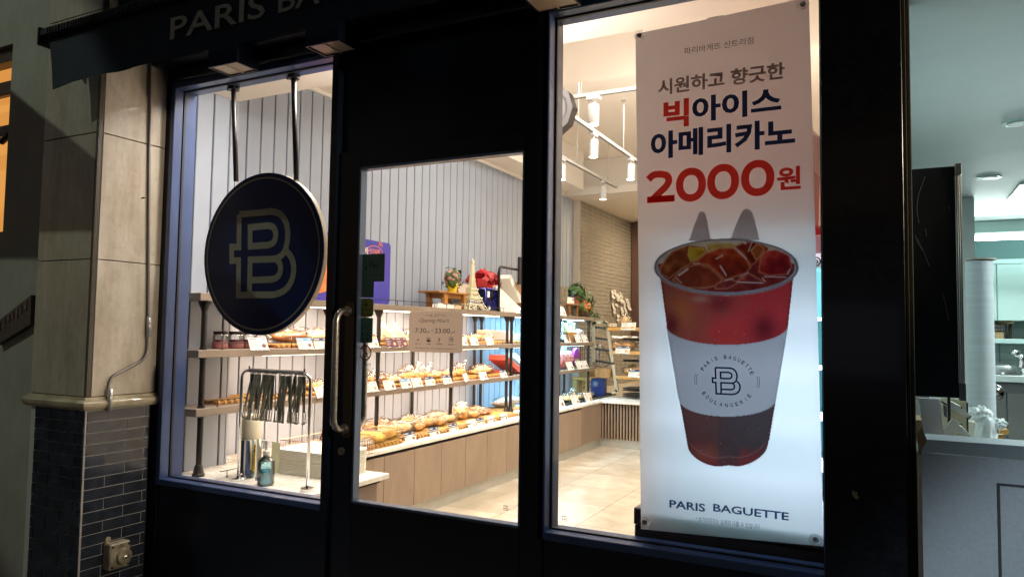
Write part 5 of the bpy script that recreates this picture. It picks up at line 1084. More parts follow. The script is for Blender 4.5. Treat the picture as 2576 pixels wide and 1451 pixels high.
# blue tin van
a, b_ = onX(cf_(1560), 760, -3.60).y, onX(cf_(1690), 760, -3.60).y; zt2 = onX(cf_(1640), cg(612), -3.60).z; hv = zt2 - ZK; yc_ = (a + b_) / 2
tv = thing('tin_van', 'dark blue toy van tin beside the model tower', 'toy van', (-3.66, yc_, ZK)); VB = mat('blue_tin', (.012, .020, .22), .22, .2, coat=.5)
g = MB(); g.bev(-3.80, -3.60, a, b_, ZK + .02, zt2, .018); g.build('body', VB, tv, True)
g = MB(); g.bev(-3.598, -3.592, a + .012, a + .055, zt2 - hv * .42, zt2 - hv * .16, .002); g.build('window', PAPER, tv)
g = MB()
for k in range(8): g.box(-3.599, -3.595, a + .068, b_ - .012, ZK + .05 + k * hv * .085, ZK + .053 + k * hv * .085)
g.stroke(rrect((b_ - a) * .36, hv * .28, .006), .004, (-3.594, b_ - (b_ - a) * .28, zt2 - hv * .36), YU, ZU, True); g.build('embossed_ribs', mat('dark_blue_rib', (.006, .010, .10), .3), tv)
for y in (a + .04, b_ - .035):
    w0 = MB().tube([(-3.602, y, ZK + .030), (-3.586, y, ZK + .030)], .029, 18).build('wheel', IRON, tv, 'auto'); MB().tube([(-3.5865, y, ZK + .030), (-3.584, y, ZK + .030)], .018, 14).build('hubcap', PAPER, w0)
MB().bev(-3.806, -3.594, a - .004, b_ + .004, ZK + .018, ZK + .028, .003).build('bumper', VB, tv)
# white cartons, sloping
WB = mat('white_carton', (.80, .74, .64), .5, noise=(10, .04))
q = onX(cf_(1760), 760, -3.64); bxs = thing('white_carton', 'white gift carton with sloping top beside the tin van', 'box', (-3.66, q.y, ZK))
g = MB(); y0 = onX(cf_(1690), 770, -3.64).y; y1 = onX(cf_(1880), 790, -3.64).y; zA = onX(cf_(1700), cg(590), -3.64).z
g.prism([(0, 0), (y1 - y0, 0), (y1 - y0, .055), (-.10, zA - ZK), (-.13, zA - ZK - .03)], (-3.62, y0, ZK + .001), YU, ZU, (-.20, 0, 0)); g.build('carton', WB, bxs)
c = onX(cf_(1790), cg(625), -3.70); bx2 = thing('white_carton', 'white carton leaning on top of the sloping gift carton', 'box', c); d = Vector((0, .75, -.66)).normalized(); n_ = Vector((0, .66, .75)); MB().obox(c + n_ * .01, XU * .07, d * .19, n_ * .03).build('carton', PAPER, bx2)
c = onX(cf_(1870), cg(665), -3.78); bx3 = thing('orange_carton', 'orange carton behind the leaning white cartons', 'box', c); MB().obox(c - ZU * .02, XU * .05, d * .18, n_ * .03).build('carton', mat('orange_box', (.75, .36, .14), .5), bx3)
card('wb', cf_(1880), 780, ZK, 'white card at the foot of the white gift carton', s_=1)
pp = onX(cf_(1685), cg(400), -3.58); p2 = onX(cf_(1868), cg(432), -3.58); br = thing('pipe_sign_stand', 'black bent pipe holding a small framed sign on the top shelf', 'sign stand', (-3.58, pp.y, ZK))
g = MB(); g.tube([(-3.58, pp.y, ZK)] + [tuple(p) for p in spline([(-3.58, pp.y, pp.z - .09), (-3.58, pp.y + .002, pp.z - .04), (-3.58, pp.y + .03, pp.z - .004), (-3.58, pp.y + .09, pp.z)], 5)] + [(-3.58, p2.y + .05, pp.z)], .0145, 12); g.build('pipe', IRON, br, True)
c = Vector((-3.57, p2.y + .16, pp.z - .01)); g = MB(); g.bev(-3.585, -3.555, c.y - .17, c.y + .17, c.z - .15, c.z + .15, .004); fr_ = g.build('frame', IRON, br); MB().box(-3.5545, -3.552, c.y - .14, c.y + .14, c.z - .12, c.z + .12).build('insert', mat('brown_insert', (.35, .24, .14), .5), fr_)
# small packets at the shelf edge
for k, (x0, x1, l_) in enumerate(((1070, 1160, 'folded white packet lying under the little table'), (1160, 1232, 'white leaflet pack beside the folded packet'), (1236, 1300, 'small patterned pack nearest the tower model'))):
    a, b_ = onX(cf_(x0), 760, -3.62).y, onX(cf_(x1), 760, -3.62).y; t_ = thing('flat_packet', l_, 'packet', (-3.62, (a + b_) / 2, ZK)); g = MB(); g.prism([(0, 0), (b_ - a, 0), (b_ - a, .04), (.02, .046)], (-3.60, a, ZK + .001), YU, ZU, (-.06, 0, 0)); g.build('packet', PAPER if k < 2 else mat('cream_pattern', (.7, .5, .3), .5, noise=(50, .4)), t_)

# ================================================================== WINDOW END OF THE COUNTER
rk = thing('tongs_rack', 'chrome arch rack standing on the counter in the left window', 'rack', (-3.03, .45, HC))
xa, xb, yr = -3.284, -2.772, .46; zt = onY(690, 935, yr).z
g = MB(); r_ = .05; pth = [(xa, yr, HC)] + [(xa + r_ * (1 - cos(radians(15 * k))), yr, zt - r_ * (1 - sin(radians(15 * k)))) for k in range(7)] + [(xb - r_ * (1 - sin(radians(15 * k))), yr, zt - r_ * (1 - cos(radians(15 * k)))) for k in range(7)] + [(xb, yr, HC)]
g.tube(pth, .0095, 12); g.build('arch', CHROME, rk, True)
for x in (xa, xb): MB().lathe((x, yr, HC), [(.036, 0), (.037, .003), (.037, .014), (.034, .018), (.012, .020), (.011, .028)], 24).build('foot', CHROME, rk, 'auto')
g = MB(); g.tube([(xa + .06, yr, zt + .004), (xb - .05, yr, zt + .004)], [.011, .011], 8); g.build('grip_sleeve', mat('ribbed_sleeve', (.16, .15, .14), .35, .6, bump=(220, 1)), rk)
for x in (xa + .055, xb - .045): MB().tube([(x, yr, zt), (x, yr, zt + .026)], .004, 8).build('stop_pin', IRON, rk)
def tongs():
    t_ = thing('serving_tongs', 'black serving tongs', 'tongs', (0, 0, 0), 'black serving tongs hanging from the arch rack'); L = .255; TB = mat('bronze_tongs', (.20, .20, .155), .3, .2, noise=(30, .5), coat=.3)
    for s_ in (-1, 1):
        g = MB(); sp_ = .019 * s_
        g.add([(sp_ * .15 - .008, -.003, -.005), (sp_ * .15 + .008, -.003, -.005), (sp_ - .005, -.003, -L * .78), (sp_ + .005, -.003, -L * .78), (sp_ * .15 - .008, .003, -.005), (sp_ * .15 + .008, .003, -.005), (sp_ - .005, .003, -L * .78), (sp_ + .005, .003, -L * .78)],
              [(0, 1, 3, 2), (4, 6, 7, 5), (0, 2, 6, 4), (1, 5, 7, 3), (0, 4, 5, 1), (2, 3, 7, 6)])
        z0, z1 = -L * .78, -L
        for a in ((sp_ - .008, sp_ - .0055, z0, z1), (sp_ + .0055, sp_ + .008, z0, z1)): g.box(a[0], a[1], -.003, .003, z1, z0)
        g.box(sp_ - .0095, sp_ + .0095, -.004, .004, z1 - .006, z1); g.build('arm', TB, t_)
    MB().tube([(-.006, 0, 0), (0, 0, .013), (.006, 0, 0)], .004, 6).build('hook', TB, t_); return t_
ORD = ['first'] + 'second third fourth fifth sixth seventh eighth ninth tenth eleventh twelfth thirteenth fourteenth fifteenth sixteenth seventeenth eighteenth nineteenth twentieth twenty-first twenty-second'.split(); TGN = []; TG = tongs(); rnd = random.Random(3)
for k in range(22):
    f_ = (k + .1 + .8 * rnd.random()) / 22
    if 7.0 < f_ * 22 < 7.6: continue
    o = inst(TG, (xa + .06 + f_ * (xb - xa - .095), yr + rnd.uniform(-.004, .004) * 2, zt - .012), rnd.uniform(-.5, .5), '%s black serving tongs from the left on the chrome arch rack' % ORD[len(TGN)], 'black serving tongs hanging from the arch rack'); TGN.append(o)
    o.rotation_euler = (rnd.uniform(-.05, .05), rnd.uniform(-.03, .17) * (1 if k < 14 else rnd.choice((1, 1.2, -.9))), rnd.uniform(-.9, .9))
q = onZ(628, 1203, HC); q.y = .56; q.x = onY(628, 1150, .56).x; r_ = abs(onY(650, 1100, .56).x - onY(608, 1100, .56).x) / 2
zt1 = onY(628, 1101, .56).z; zt2_ = onY(628, 1062, .56).z
cdp = thing('cup_dispenser', 'mirror steel cylinder with cream top behind the sanitizer bottle', 'dispenser', (q.x, q.y, HC)); MB().lathe((q.x, q.y, HC), [(r_, 0), (r_ * 1.03, .006), (r_, .012), (r_, zt1 - HC - .008), (r_ * 1.03, zt1 - HC)], 36).build('cylinder', CHROME, cdp, 'auto')
MB().lathe((q.x, q.y, zt1), [(r_ * .93, 0), (r_ * .93, .13), (r_ * .88, .135)], 36).build('top', mat('cream_enamel', (.66, .58, .44), .45), cdp, 'auto'); MB().tube([(q.x + .01, q.y - r_, HC + .03), (q.x + .01, q.y - r_ - .02, HC + .03)], .010, 12).build('tap', CHROME, cdp)
xq = onY(641, 1150, .56 - r_).x; g = MB(); g.box(xq - .008, xq + .007, q.y - r_ - .004, q.y - r_ - .002, HC + .055, zt1 - .02); g.build('warning_strip', mat('yellow_strip', (.72, .50, .02), .5), cdp)
g = MB(); g.box(xq - .005, xq + .004, q.y - r_ - .0055, q.y - r_ - .0045, zt1 - .06, zt1 - .045)
for k in range(6): g.stroke([(-.005, k * .018), (.004, k * .018 + .008)], .004, (xq, q.y - r_ - .005, HC + .07), XU, ZU)
g.build('warning_mark', INK, cdp)
q = onZ(668, 1219, HC); bt = thing('sanitizer_bottle', 'clear blue pump bottle of hand sanitizer on the counter', 'bottle', q); r_ = .046
LQ = mat('blue_liquid', (.10, .42, .55), .08); LQ.node_tree.nodes['Principled BSDF'].inputs['Transmission Weight'].default_value = .85; LQ.node_tree.nodes['Principled BSDF'].inputs['IOR'].default_value = 1.2
BG = clear_mat('blue_plastic', (.62, .86, .92), .04, .45, 0); MB().lathe(q, [(.04, 0), (r_, .008), (r_, .125), (.040, .140), (.018, .155), (.017, .168)], 32).build('bottle', BG, bt, True); MB().lathe(q + ZU * .004, [(.038, 0), (r_ - .004, .006), (r_ - .004, .078)], 28).build('liquid', LQ, bt, 'auto')
pm = MB().lathe(q + ZU * .165, [(.021, 0), (.021, .022), (.010, .026), (.008, .060), (.011, .062), (.012, .072)], 18).build('pump', mat('white_plastic', (.78, .76, .70), .35), bt, 'auto'); MB().bev(q.x - .034, q.x + .010, q.y - .008, q.y + .008, q.z + .232, q.z + .243, .003).build('nozzle', MT['white_plastic'], pm)
g = MB()
for k in range(9): g.box(q.x - .030 + k * .0038, q.x - .030 + k * .0038 + .0018 * (1 + (k % 3 == 0)), q.y - r_ - .002, q.y - r_ - .001, q.z + .030, q.z + .048)
g.build('barcode', mat('navy_print_small', (.03, .06, .14), .5), bt)
q = onZ(698, 1188, HC); nt_ = thing('paper_note', 'pale green paper note standing behind the sanitizer bottle', 'note', q); a = onY(672, 1100, q.y); MB().prism([(0, 0), (.075, 0), (.072, .175), (.005, .18)], (q.x - .058, q.y, HC + .001), XU, ZU, (0, .001, 0)).build('paper', mat('pale_green_paper', (.72, .74, .50), .6), nt_)
# stack of serving trays
def plate(label):
    t_ = thing('serving_tray', label, 'tray', (0, 0, 0), 'cream serving trays in the stack'); W, D_ = .47, .34; g = MB(); n_ = None; rings = []
    for (k, r0, z) in ((.97, .045, .0), (.992, .05, .0012), (1, .05, .0025), (1, .05, .0135), (.99, .05, .0148), (.965, .045, .013), (.87, .03, .006)):
        p = rrect(W * k, D_ * k, r0 * 1.6, 6); n_ = len(p); rings.append([(x, y, z * .46) for x, y in p])
    vs = [v for r in rings for v in r]; g.add(vs, [(i * n_ + k, i * n_ + (k + 1) % n_, (i + 1) * n_ + (k + 1) % n_, (i + 1) * n_ + k) for i in range(6) for k in range(n_)] + [tuple(range(n_))[::-1], tuple(6 * n_ + k for k in range(n_))]); g.build('tray', mat('cream_melamine', (.86, .83, .70), .38), t_, 'auto'); return t_
PT = plate('tray'); q = Vector((-3.02, .83, HC)); q = onZ(692, 1187, HC); x0 = q.x + .235; y0 = q.y + .17 - .02
zs = onY(700, 1128, y0 - .17).z - HC; nT = 16; dz = zs / nT
for k in range(nT): inst(PT, (x0 + (R() - .5) * .004, y0 + (R() - .5) * .004, HC + k * dz), 0, ('%s cream serving tray counted from the top of the stack' % ORD[nT - 1 - k] if k else 'bottom cream serving tray of the stack, on the counter') if k < nT - 1 else 'topmost cream serving tray of the stack', 'cream serving trays in the stack')
# wire baskets with wrapped sweets
def basket(name, label, x0, x1, y0, y1, z0, h, m_, grid=.022):
    t_ = thing(name, label, 'basket', ((x0 + x1) / 2, (y0 + y1) / 2, z0)); g = MB()
    for k, z in enumerate((z0 + .003, z0 + h * .33, z0 + h * .66, z0 + h)):
        e = .012 * (1 - (z - z0) / h); r_ = .0028 if k == 3 else .0014; g.tube([(x0 + e, y0 + e, z), (x1 - e, y0 + e, z), (x1 - e, y1 - e, z), (x0 + e, y1 - e, z), (x0 + e, y0 + e, z)], r_, 5)
    for k in range(int((x1 - x0) / grid) + 1):
        x = x0 + k * grid
        for y, s_ in ((y0, 1), (y1, -1)): g.tube([(x, y + .012 * s_, z0), (x, y, z0 + h)], .0013, 4)
    for k in range(int((y1 - y0) / grid) + 1):
        y = y0 + k * grid
        for x, s_ in ((x0, 1), (x1, -1)): g.tube([(x + .012 * s_, y, z0), (x, y, z0 + h)], .0013, 4)
    g.build('wire_frame', m_, t_); return t_
GW = mat('copper_wire', (.42, .24, .14), .3, .8)
basket('wire_basket', 'copper wire basket of wrapped sweets behind the tray stack', -3.62, -3.20, 1.12, 1.60, HC, .12, GW); basket('wire_basket', 'second wire basket of yellow packs against the door mullion', -3.62, -3.28, 1.64, 2.0, HC, .12, mat('gold_wire', (.6, .42, .12), .3, .8))
def packet():
    t_ = thing('sweet_packet', 'packet', 'packet', (0, 0, 0), 'wrapped sweets in the wire basket'); MB().blob((0, 0, 0), (.055, .035, .012), .35, 4, 4, 2).build('wrapper', mat('printed_wrap', (.72, .60, .50), .35, noise=(34, .7, (.30, .06, .04), 1), coat=.3), t_, True); return t_
PK = packet(); rnd = random.Random(9)
for k in range(16):
    o = inst(PK, (rnd.uniform(-3.57, -3.26), rnd.uniform(1.17, 1.55), HC + .03 + .018 * (k // 4) + rnd.uniform(0, .01)), 0, 'crumpled wrapped sweet packet heaped in the copper wire basket by the tray stack', 'wrapped sweets in the wire basket', 1.1); o.rotation_euler = (rnd.uniform(-.5, .5), rnd.uniform(-.5, .5), rnd.uniform(0, 3))
YP = thing('yellow_packet', 'yellow packets lying in the second wire basket', 'packet', (-3.45, 1.82, HC)); MB().blob((-3.45, 1.82, HC + .06), (.13, .14, .045), .15, 4, 2, 3).build('wrapper', mat('yellow_wrap', (.70, .42, .06), .4, noise=(40, .4)), YP, True)
t_ = thing('flat_packet', 'flat wrapped pack on the counter left of the steel cylinder', 'packet', (-3.72, .95, HC)); MB().blob((-3.70, 1.0, HC + .03), (.12, .12, .03), .15, 3, 6, 3, flat=-.028).build('packet', mat('pink_pack', (.6, .42, .34), .4, noise=(30, .4)), t_, True)

# ================================================================== FAR END SEEN LEFT OF THE BANNER
c3 = lambda x, y: ((2100 + .5515 * x) / 1.59, (1100 + .5515 * y) / 1.59)
c5 = lambda x, y: ((2200 + .2757 * x) / 1.59, (1050 + .2757 * y) / 1.59)
def YX(xy, X): return onX(*xy, X).y
ZK = ZS[1]
y = YX(c5(200, 450), -3.64); t_ = thing('photo_card', 'dark picture card of a harbour standing at the frame edge', 'picture', (-3.64, y, ZK)); h_ = onX(*c5(200, 350), -3.64).z - ZK; MB().prism([(-.14, 0), (.17, 0), (.12, h_), (-.12, h_)], (-3.64, y, ZK + .001), YU, ZU, (-.02, 0, 0)).build('picture', mat('dark_picture', (.20, .16, .10), .4, noise=(16, .9, (.02, .025, .03))), t_)
ya, yb = YX(c5(250, 650), -3.62), YX(c5(385, 650), -3.62); zt = onX(*c5(320, 598), -3.62).z; st = thing('small_stool', 'small brown wooden stool on the far top shelf', 'stool', (-3.64, (ya + yb) / 2, ZK)); MB().bev(-3.72, -3.58, ya, yb, zt - .02, zt, .004).build('seat', WOOD2, st)
for x, y in ((-3.60, ya + .03), (-3.60, yb - .03), (-3.70, ya + .03), (-3.70, yb - .03)): MB().obox((x, y, (ZK + zt - .02) / 2), (.010, 0, 0), (0, .016, 0), (0, 0, (zt - .021 - ZK) / 2)).build('leg', WOOD2, st)
y0_, y1_ = YX(c5(252, 560), -3.63), YX(c5(352, 560), -3.63); t_ = thing('white_picture_card', 'white card with blue motif standing on the small stool', 'card', (-3.63, (y0_ + y1_) / 2, zt)); h_ = onX(*c5(300, 505), -3.63).z - zt; MB().prism([(0, 0), (y1_ - y0_, 0), (y1_ - y0_ - .01, h_), (.01, h_)], (-3.63, y0_, zt + .001), YU, ZU, (-.006, 0, 0)).build('card', PAPER, t_)
g = MB(); g.stroke([(p.x, p.y) for p in spline([(.10, .14), (.16, .16), (.13, .10), (.19, .11), (.16, .05), (.22, .06)], 4)], .012, (-3.628, y0_, zt), YU, ZU); g.build('motif', mat('blue_motif', (.03, .06, .30), .5), t_)
y = YX(c5(405, 600), -3.66); potted('potted_plant', 'leafy green plant in a terracotta pot on the far shelf', 'potted plant', (-3.70, y, zt + .0), .07, .11, mat('terracotta', (.30, .09, .04), .6), None, LEAF, .12, .06, 110, 5, taper=.75)
y = YX(c5(490, 600), -3.80); potted('potted_plant', 'pale green plant behind the red flowers', 'potted plant', (-3.82, y, ZK), .06, .16, mat('white_pot', (.6, .58, .5), .5), None, mat('pale_leaf', (.14, .24, .09), .5, noise=(30, .4)), .14, .09, 120, 6)
y = YX(c5(490, 690), -3.62); potted('potted_flower', 'red and yellow artificial flowers in a low brown pot', 'potted flower', (-3.62, y, ZK), .09, .06, mat('dark_brown_pot', (.10, .05, .03), .6), mat('coral_petal', (.62, .08, .07), .6, noise=(20, .6, (.62, .30, .05))), LEAF, .11, .06, 70, 7, 130)
y = YX(c5(600, 730), -3.62); t_ = thing('trailing_sprig', 'green sprig trailing over the end of the top shelf', 'plant', (-3.62, y, ZK)); g = MB(); rnd = random.Random(4)
for k in range(40): p = Vector((-3.58 + rnd.uniform(-.05, .05), y - .25 + rnd.random() * .45, ZK + rnd.uniform(.0, .07))); a_ = Vector((rnd.gauss(0, 1), rnd.gauss(0, 1), rnd.gauss(0, .5))).normalized() * .035; b_ = a_.orthogonal().normalized() * .010; g.add([p - a_, p + b_, p + a_, p - b_], [(0, 1, 2, 3)])
g.build('leaves', LEAF, t_)
y = YX(c5(140, 680), -3.60); t_ = thing('pink_carton', 'pale pink sloping carton cut by the window frame', 'box', (-3.62, y, ZK)); MB().prism([(-.16, 0), (.16, 0), (.05, .12), (-.16, .22)], (-3.60, y, ZK + .001), YU, ZU, (-.10, 0, 0)).build('carton', PINKL, t_)
card('wb', c5(195, 690)[0], 795, ZK, 'white card on the far top shelf beside the window frame', s_=1.5)
# second shelf far part
ZK = ZS[2]
y0_, y1_ = YX(c5(228, 950), -3.66), YX(c5(365, 950), -3.66); h_ = onX(*c5(300, 875), -3.66).z - ZK; t_ = thing('cheese_box', 'yellow printed pack with a black cow picture', 'box', (-3.67, (y0_ + y1_) / 2, ZK)); MB().bev(-3.72, -3.66, y0_, y1_, ZK + .001, ZK + h_, .006).build('pack', mat('lemon_pack', (.70, .60, .22), .4), t_)
g = MB(); w_ = y1_ - y0_; g.prism([(.22 * w_, .18), (.24 * w_, .12), (.30 * w_, .20), (.62 * w_, .20), (.66 * w_, .11), (.72 * w_, .12), (.76 * w_, .24), (.30 * w_, .26), (.20 * w_, .30), (.14 * w_, .25)], (-3.6585, y0_, ZK + .02), YU, ZU, (.0005, 0, 0)); g.build('cow_picture', INK, t_)
carton('kraft_box', 'small kraft box before the yellow pack on the far shelf', 'box', c5(245, 0)[0], c5(380, 0)[0], 855, -3.58, ZK, .08, .13, mat('kraft', (.45, .25, .09), .6))
y = YX(c5(430, 1050), -3.60); t_ = thing('striped_pouch', 'white pouch with blue stripes near the end post', 'pouch', (-3.62, y, ZK)); MB().blob((-3.62, y, ZK + .085), (.05, .17, .085), .12, 2, 5, 3, flat=-.08).build('pouch', mat('striped_foil', (.66, .66, .68), .3, noise=(9, .8, (.06, .07, .16), 2)), t_, True)
y = YX(c5(185, 1010), -3.62); t_ = thing('cone_bag', 'clear blue tinted cone bag beside the yellow pack', 'bag', (-3.62, y, ZK)); MB().lathe((-3.62, y, ZK), [(.085, 0), (.080, .06), (.020, .22), (.030, .26)], 14).build('bag', clear_mat('blue_film', (.75, .9, .97), .1, .5, 60), t_, True); MB().blob((-3.62, y, ZK + .05), (.06, .09, .045), .1, 2, 5, 2).build('content', mat('blue_white_sweets', (.4, .55, .62), .5, noise=(50, .4)), t_, True)
for x, l_ in ((265, 'white card before the kraft box'), (430, 'white card before the striped pouch'), (527, 'white card at the last post of the second shelf')): card('wb', c5(x, 0)[0], 865, ZK, l_, s_=1.35)
# third shelf far part
ZK = ZS[3]
def pouch():
    t_ = thing('cookie_pouch', 'pouch', 'pouch', (0, 0, 0), 'red cookie pouches'); g = MB(); g.blob((0, 0, .115), (.045, .095, .115), .08, 2, 5, 3, flat=-.112); g.build('pouch', mat('red_foil', (.55, .02, .05), .25, noise=(7, .8, (.50, .42, .34), 1.2), coat=.3), t_, True); g = MB(); g.box(.046, .05, -.05, .05, .10, .16); g.build('brand_panel', mat('white_patch', (.75, .7, .68), .4, noise=(30, .4, (.5, .05, .08))), t_); return t_
PO = pouch(); q3 = lambda x: c3(x, 0)[0]
for x, l_ in ((272, 'first red and white cookie pouch on the far third shelf'), (300, 'second red and white cookie pouch'), (328, 'third red and white cookie pouch by the purple pack')): y = onX(q3(x), 900, -3.64).y; inst(PO, (-3.66, y, ZK), 0, l_, 'red cookie pouches')
y = onX(q3(365), 900, -3.64).y; t_ = thing('purple_pack', 'round purple and green pack beside the cookie pouches', 'pack', (-3.64, y, ZK)); g = cyl_y(Vector((0, 0, 0)), .1, -.02, .02, 24); g.v = [Vector((-3.64 + v.y, y + v.x, ZK + .135 + v.z * 1.25)) for v in g.v]; g.build('disc', mat('purple_pack', (.30, .03, .30), .35), t_, 'auto'); MB().box(-3.66, -3.61, y - .05, y + .06, ZK + .002, ZK + .12).build('green_panel', mat('green_pack', (.40, .50, .25), .5), t_)
y = onX(q3(312), 850, -3.70).y; t_ = thing('house_box', 'small white house shaped box with blue side behind the pouches', 'box', (-3.78, y, ZK)); MB().prism([(-.10, 0), (.10, 0), (.10, .27), (0, .34), (-.10, .27)], (-3.76, y, ZK + .001), YU, ZU, (-.08, 0, 0)).build('carton', mat('blue_white_carton', (.55, .58, .62), .4, noise=(8, .7, (.05, .08, .25))), t_)
for x, l_ in ((338, 'white card below the red cookie pouches'), (406, 'white card left of the last post on the third shelf'), (446, 'red edged card at the last post of the third shelf')): card('wb', q3(x), 920, ZK, l_, s_=1.35)
# counter far part: black trays
BT = mat('black_tray', (.012, .012, .014), .35)
def btray(label, x0, x1, X0=-3.72, X1=-3.36):
    a, b_ = onX(q3(x0), 1000, -3.4).y, onX(q3(x1), 1000, -3.4).y; t_ = thing('black_tray', label, 'tray', ((X0 + X1) / 2, (a + b_) / 2, HC), 'black oven trays on the counter'); MB().bev(X0, X1, a, b_, HC + .001, HC + .008, .003).build('base', BT, t_)
    g = MB(); g.box(X0, X0 + .008, a, b_, HC + .008, HC + .026); g.box(X1 - .008, X1, a, b_, HC + .008, HC + .026); g.box(X0 + .008, X1 - .008, a, a + .008, HC + .008, HC + .026); g.box(X0 + .008, X1 - .008, b_ - .008, b_, HC + .008, HC + .026); g.build('rim', BT, t_); return (a + b_) / 2
ym = btray('black tray with bagged bread nearest the window frame', 278, 400); ym2 = btray('black tray with flat bread beside the last card', 405, 528); btray('empty black tray at the counter corner', 532, 640)
for x, X, k, l_, s_ in ((300, -3.50, 'pale', 'large clear bag of bread on the first black tray', 1.3), (345, -3.52, 'tall', 'bagged bread right of the large clear bag', 1.1), (385, -3.5, 'pale', 'pale flat bread on the first black tray', 1.0), (425, -3.5, 'buns', 'toasted flat bread on the second black tray', 1.1), (465, -3.52, 'pale', 'toasted slices near the last card', 1.0)): put(k, q3(x), 990, X, HC + .01, l_, .3, s_)
for x, l_, s_ in ((265, 'white card on the counter against the window frame', 1.8), (378, 'white card before the bagged bread on the black tray', 1.5), (472, 'last white card before the counter corner', 1.5)): card('wb', q3(x), 1005, HC, l_, X=-3.30, s_=s_)
# corner: wooden stool, blue box, baskets, wire holder
yC = 6.95; P3 = lambda x, y, Y: onY(*c3(x, y), Y)
a, b_ = P3(365, 740, yC), P3(500, 740, yC); sl = thing('wooden_stool', 'small pale wooden stool behind the last shelf posts', 'stool', (a + b_) / 2); zt = P3(430, 738, yC).z; MB().bev(a.x, b_.x, yC - .14, yC + .12, zt - .035, zt, .005).build('seat', WOOD, sl)
for x in (a.x + .05, b_.x - .05):
    for y in (yC - .11, yC + .09): MB().obox((x, y, (HC + zt - .035) / 2), (.022, 0, 0), (0, .018, 0), (0, 0, (zt - .037 - HC) / 2)).build('leg', WOOD, sl)
a, b_ = P3(475, 838, yC - .1), P3(575, 838, yC - .1); zt = P3(520, 748, yC - .1).z; bb = thing('blue_box', 'royal blue box with round white emblem at the counter corner', 'box', ((a.x + b_.x) / 2, yC - .05, HC)); MB().bev(a.x, b_.x, yC - .1, yC + .0, HC + .001, zt, .003).build('carton', mat('royal_blue', (.015, .03, .16), .4), bb)
c = P3(511, 789, yC - .1); g = MB(); ring(g, Vector((c.x, 0, c.z)), .030, .036, yC - .1015, 24); g.prism(rrect(.03, .034, .010), (c.x, yC - .1012, c.z), XU, ZU, (0, -.0005, 0)); g.build('emblem', mat('pale_blue_print', (.45, .50, .60), .5), bb)
WK = mat('wicker', (.48, .27, .10), .6, noise=(60, .5), bump=(90, .8))
def wicker(label, x0, x1, y0, y1, Y):
    a, b_ = P3(x0, y0, Y), P3(x1, y1, Y); t_ = thing('wicker_basket', label, 'basket', ((a.x + b_.x) / 2, Y, b_.z)); cx_ = (a.x + b_.x) / 2; w_ = (b_.x - a.x) / 2; h_ = a.z - b_.z; g = MB(); n_ = 36; ringz = [(0.88 + .12 * k / 7, k / 7) for k in range(8)]
    pts = lambda s_, z_: [(cx_ + w_ * s_ * math.copysign(abs(cos(2 * pi * k / n_)) ** .5, cos(2 * pi * k / n_)), Y + .13 + .12 * s_ * math.copysign(abs(sin(2 * pi * k / n_)) ** .5, sin(2 * pi * k / n_)), b_.z + h_ * z_) for k in range(n_)]
    for s_, z_ in ringz: p = pts(s_, z_); g.tube(p + [p[0]], .008, 5)
    for k in range(0, n_, 1): g.tube([pts(.88, 0)[k], pts(1.0, 1)[k]], .004, 4)
    g.build('weave', WK, t_); return t_
wicker('honey wicker basket on the stool behind the last post', 480, 614, 682, 742, yC - .25); wicker('darker wicker basket half behind the last shelf post', 395, 478, 695, 742, yC - .05)
a = P3(405, 500, yC); t_ = thing('wire_bag_holder', 'black wire holder with hanging clear bags at the corner', 'holder', P3(510, 680, yC)); g = MB(); yy = yC - .05
pp_ = lambda l: [tuple(P3(x, y, yy)) for x, y in l]
g.tube(pp_([(402, 660), (402, 505), (430, 500), (475, 600), (510, 655), (560, 668), (600, 655), (618, 620), (600, 565), (555, 510)]), .006, 6)
for x, y0_, y1_ in ((415, 510, 655), (432, 520, 655), (450, 560, 655), (540, 520, 655), (565, 520, 655), (590, 545, 640)): g.tube(pp_([(x, y0_), (x, y1_)]), .003, 5)
g.build('wire', IRON, t_); g = MB(); g.blob(P3(495, 560, yy - .03), (.09, .04, .20), .25, 3, 8, 3); g.build('clear_bag', FILM2, t_, True); g = MB(); g.tube(pp_([(545, 505), (525, 560), (532, 620), (520, 650)]), [.02, .012, .016, .008], 7); g.build('ribbon', PAPER, t_, True)
# A-frame bread rack
yK = 6.75; rkk = thing('bread_rack', 'beige metal bread rack with wooden edged shelves at the corner', 'rack', P3(620, 850, yK)); BGE = mat('champagne_metal', (.50, .42, .28), .35, .5)
g = MB(); fw = [P3(x, y, yK) for x, y in ((498, 500), (498, 350), (512, 343), (578, 341), (596, 352), (600, 375), (640, 640), (668, 840), (640, 850))]; fw[0] = P3(498, 620, yK); w_ = .045
for a, b_ in zip(fw, fw[1:]): d = (b_ - a); n_ = d.cross(YU).normalized() * .020; g.obox((a + b_) / 2, d / 2 + d.normalized() * .012, n_, YU * .022)
g.build('frame', BGE, rkk)
for k, (y, x0, yb_) in enumerate(((378, 605, 402), (550, 637, 573), (728, 665, 750))):
    a = P3(x0, y, yK); b_ = P3(x0, yb_, yK); xe = -1.9; s_ = MB().bev(a.x, xe, yK - .03, yK + .0, b_.z, a.z, .003).build('shelf_edge', WOOD, rkk); MB().box(a.x, xe, yK + .001, yK + .42, b_.z, b_.z + .012).build('shelf_plate', BT, rkk)
for y0_, y1_ in ((378, 388), (455, 468), (535, 550), (620, 640)):
    a, b_ = P3(512, y0_, yK + .02), P3(585 + (y0_ - 378) * .2, y1_, yK + .02); MB().obox((a + b_) / 2, (b_ - a) / 2, YU * .012, ZU * .014).build('side_bar', IRON, rkk)
for y0_ in (458, 610): a = P3(715, y0_, yK + .4); MB().box(a.x, -1.9, yK + .38, yK + .40, a.z - .03, a.z).build('rear_bar', IRON, rkk)
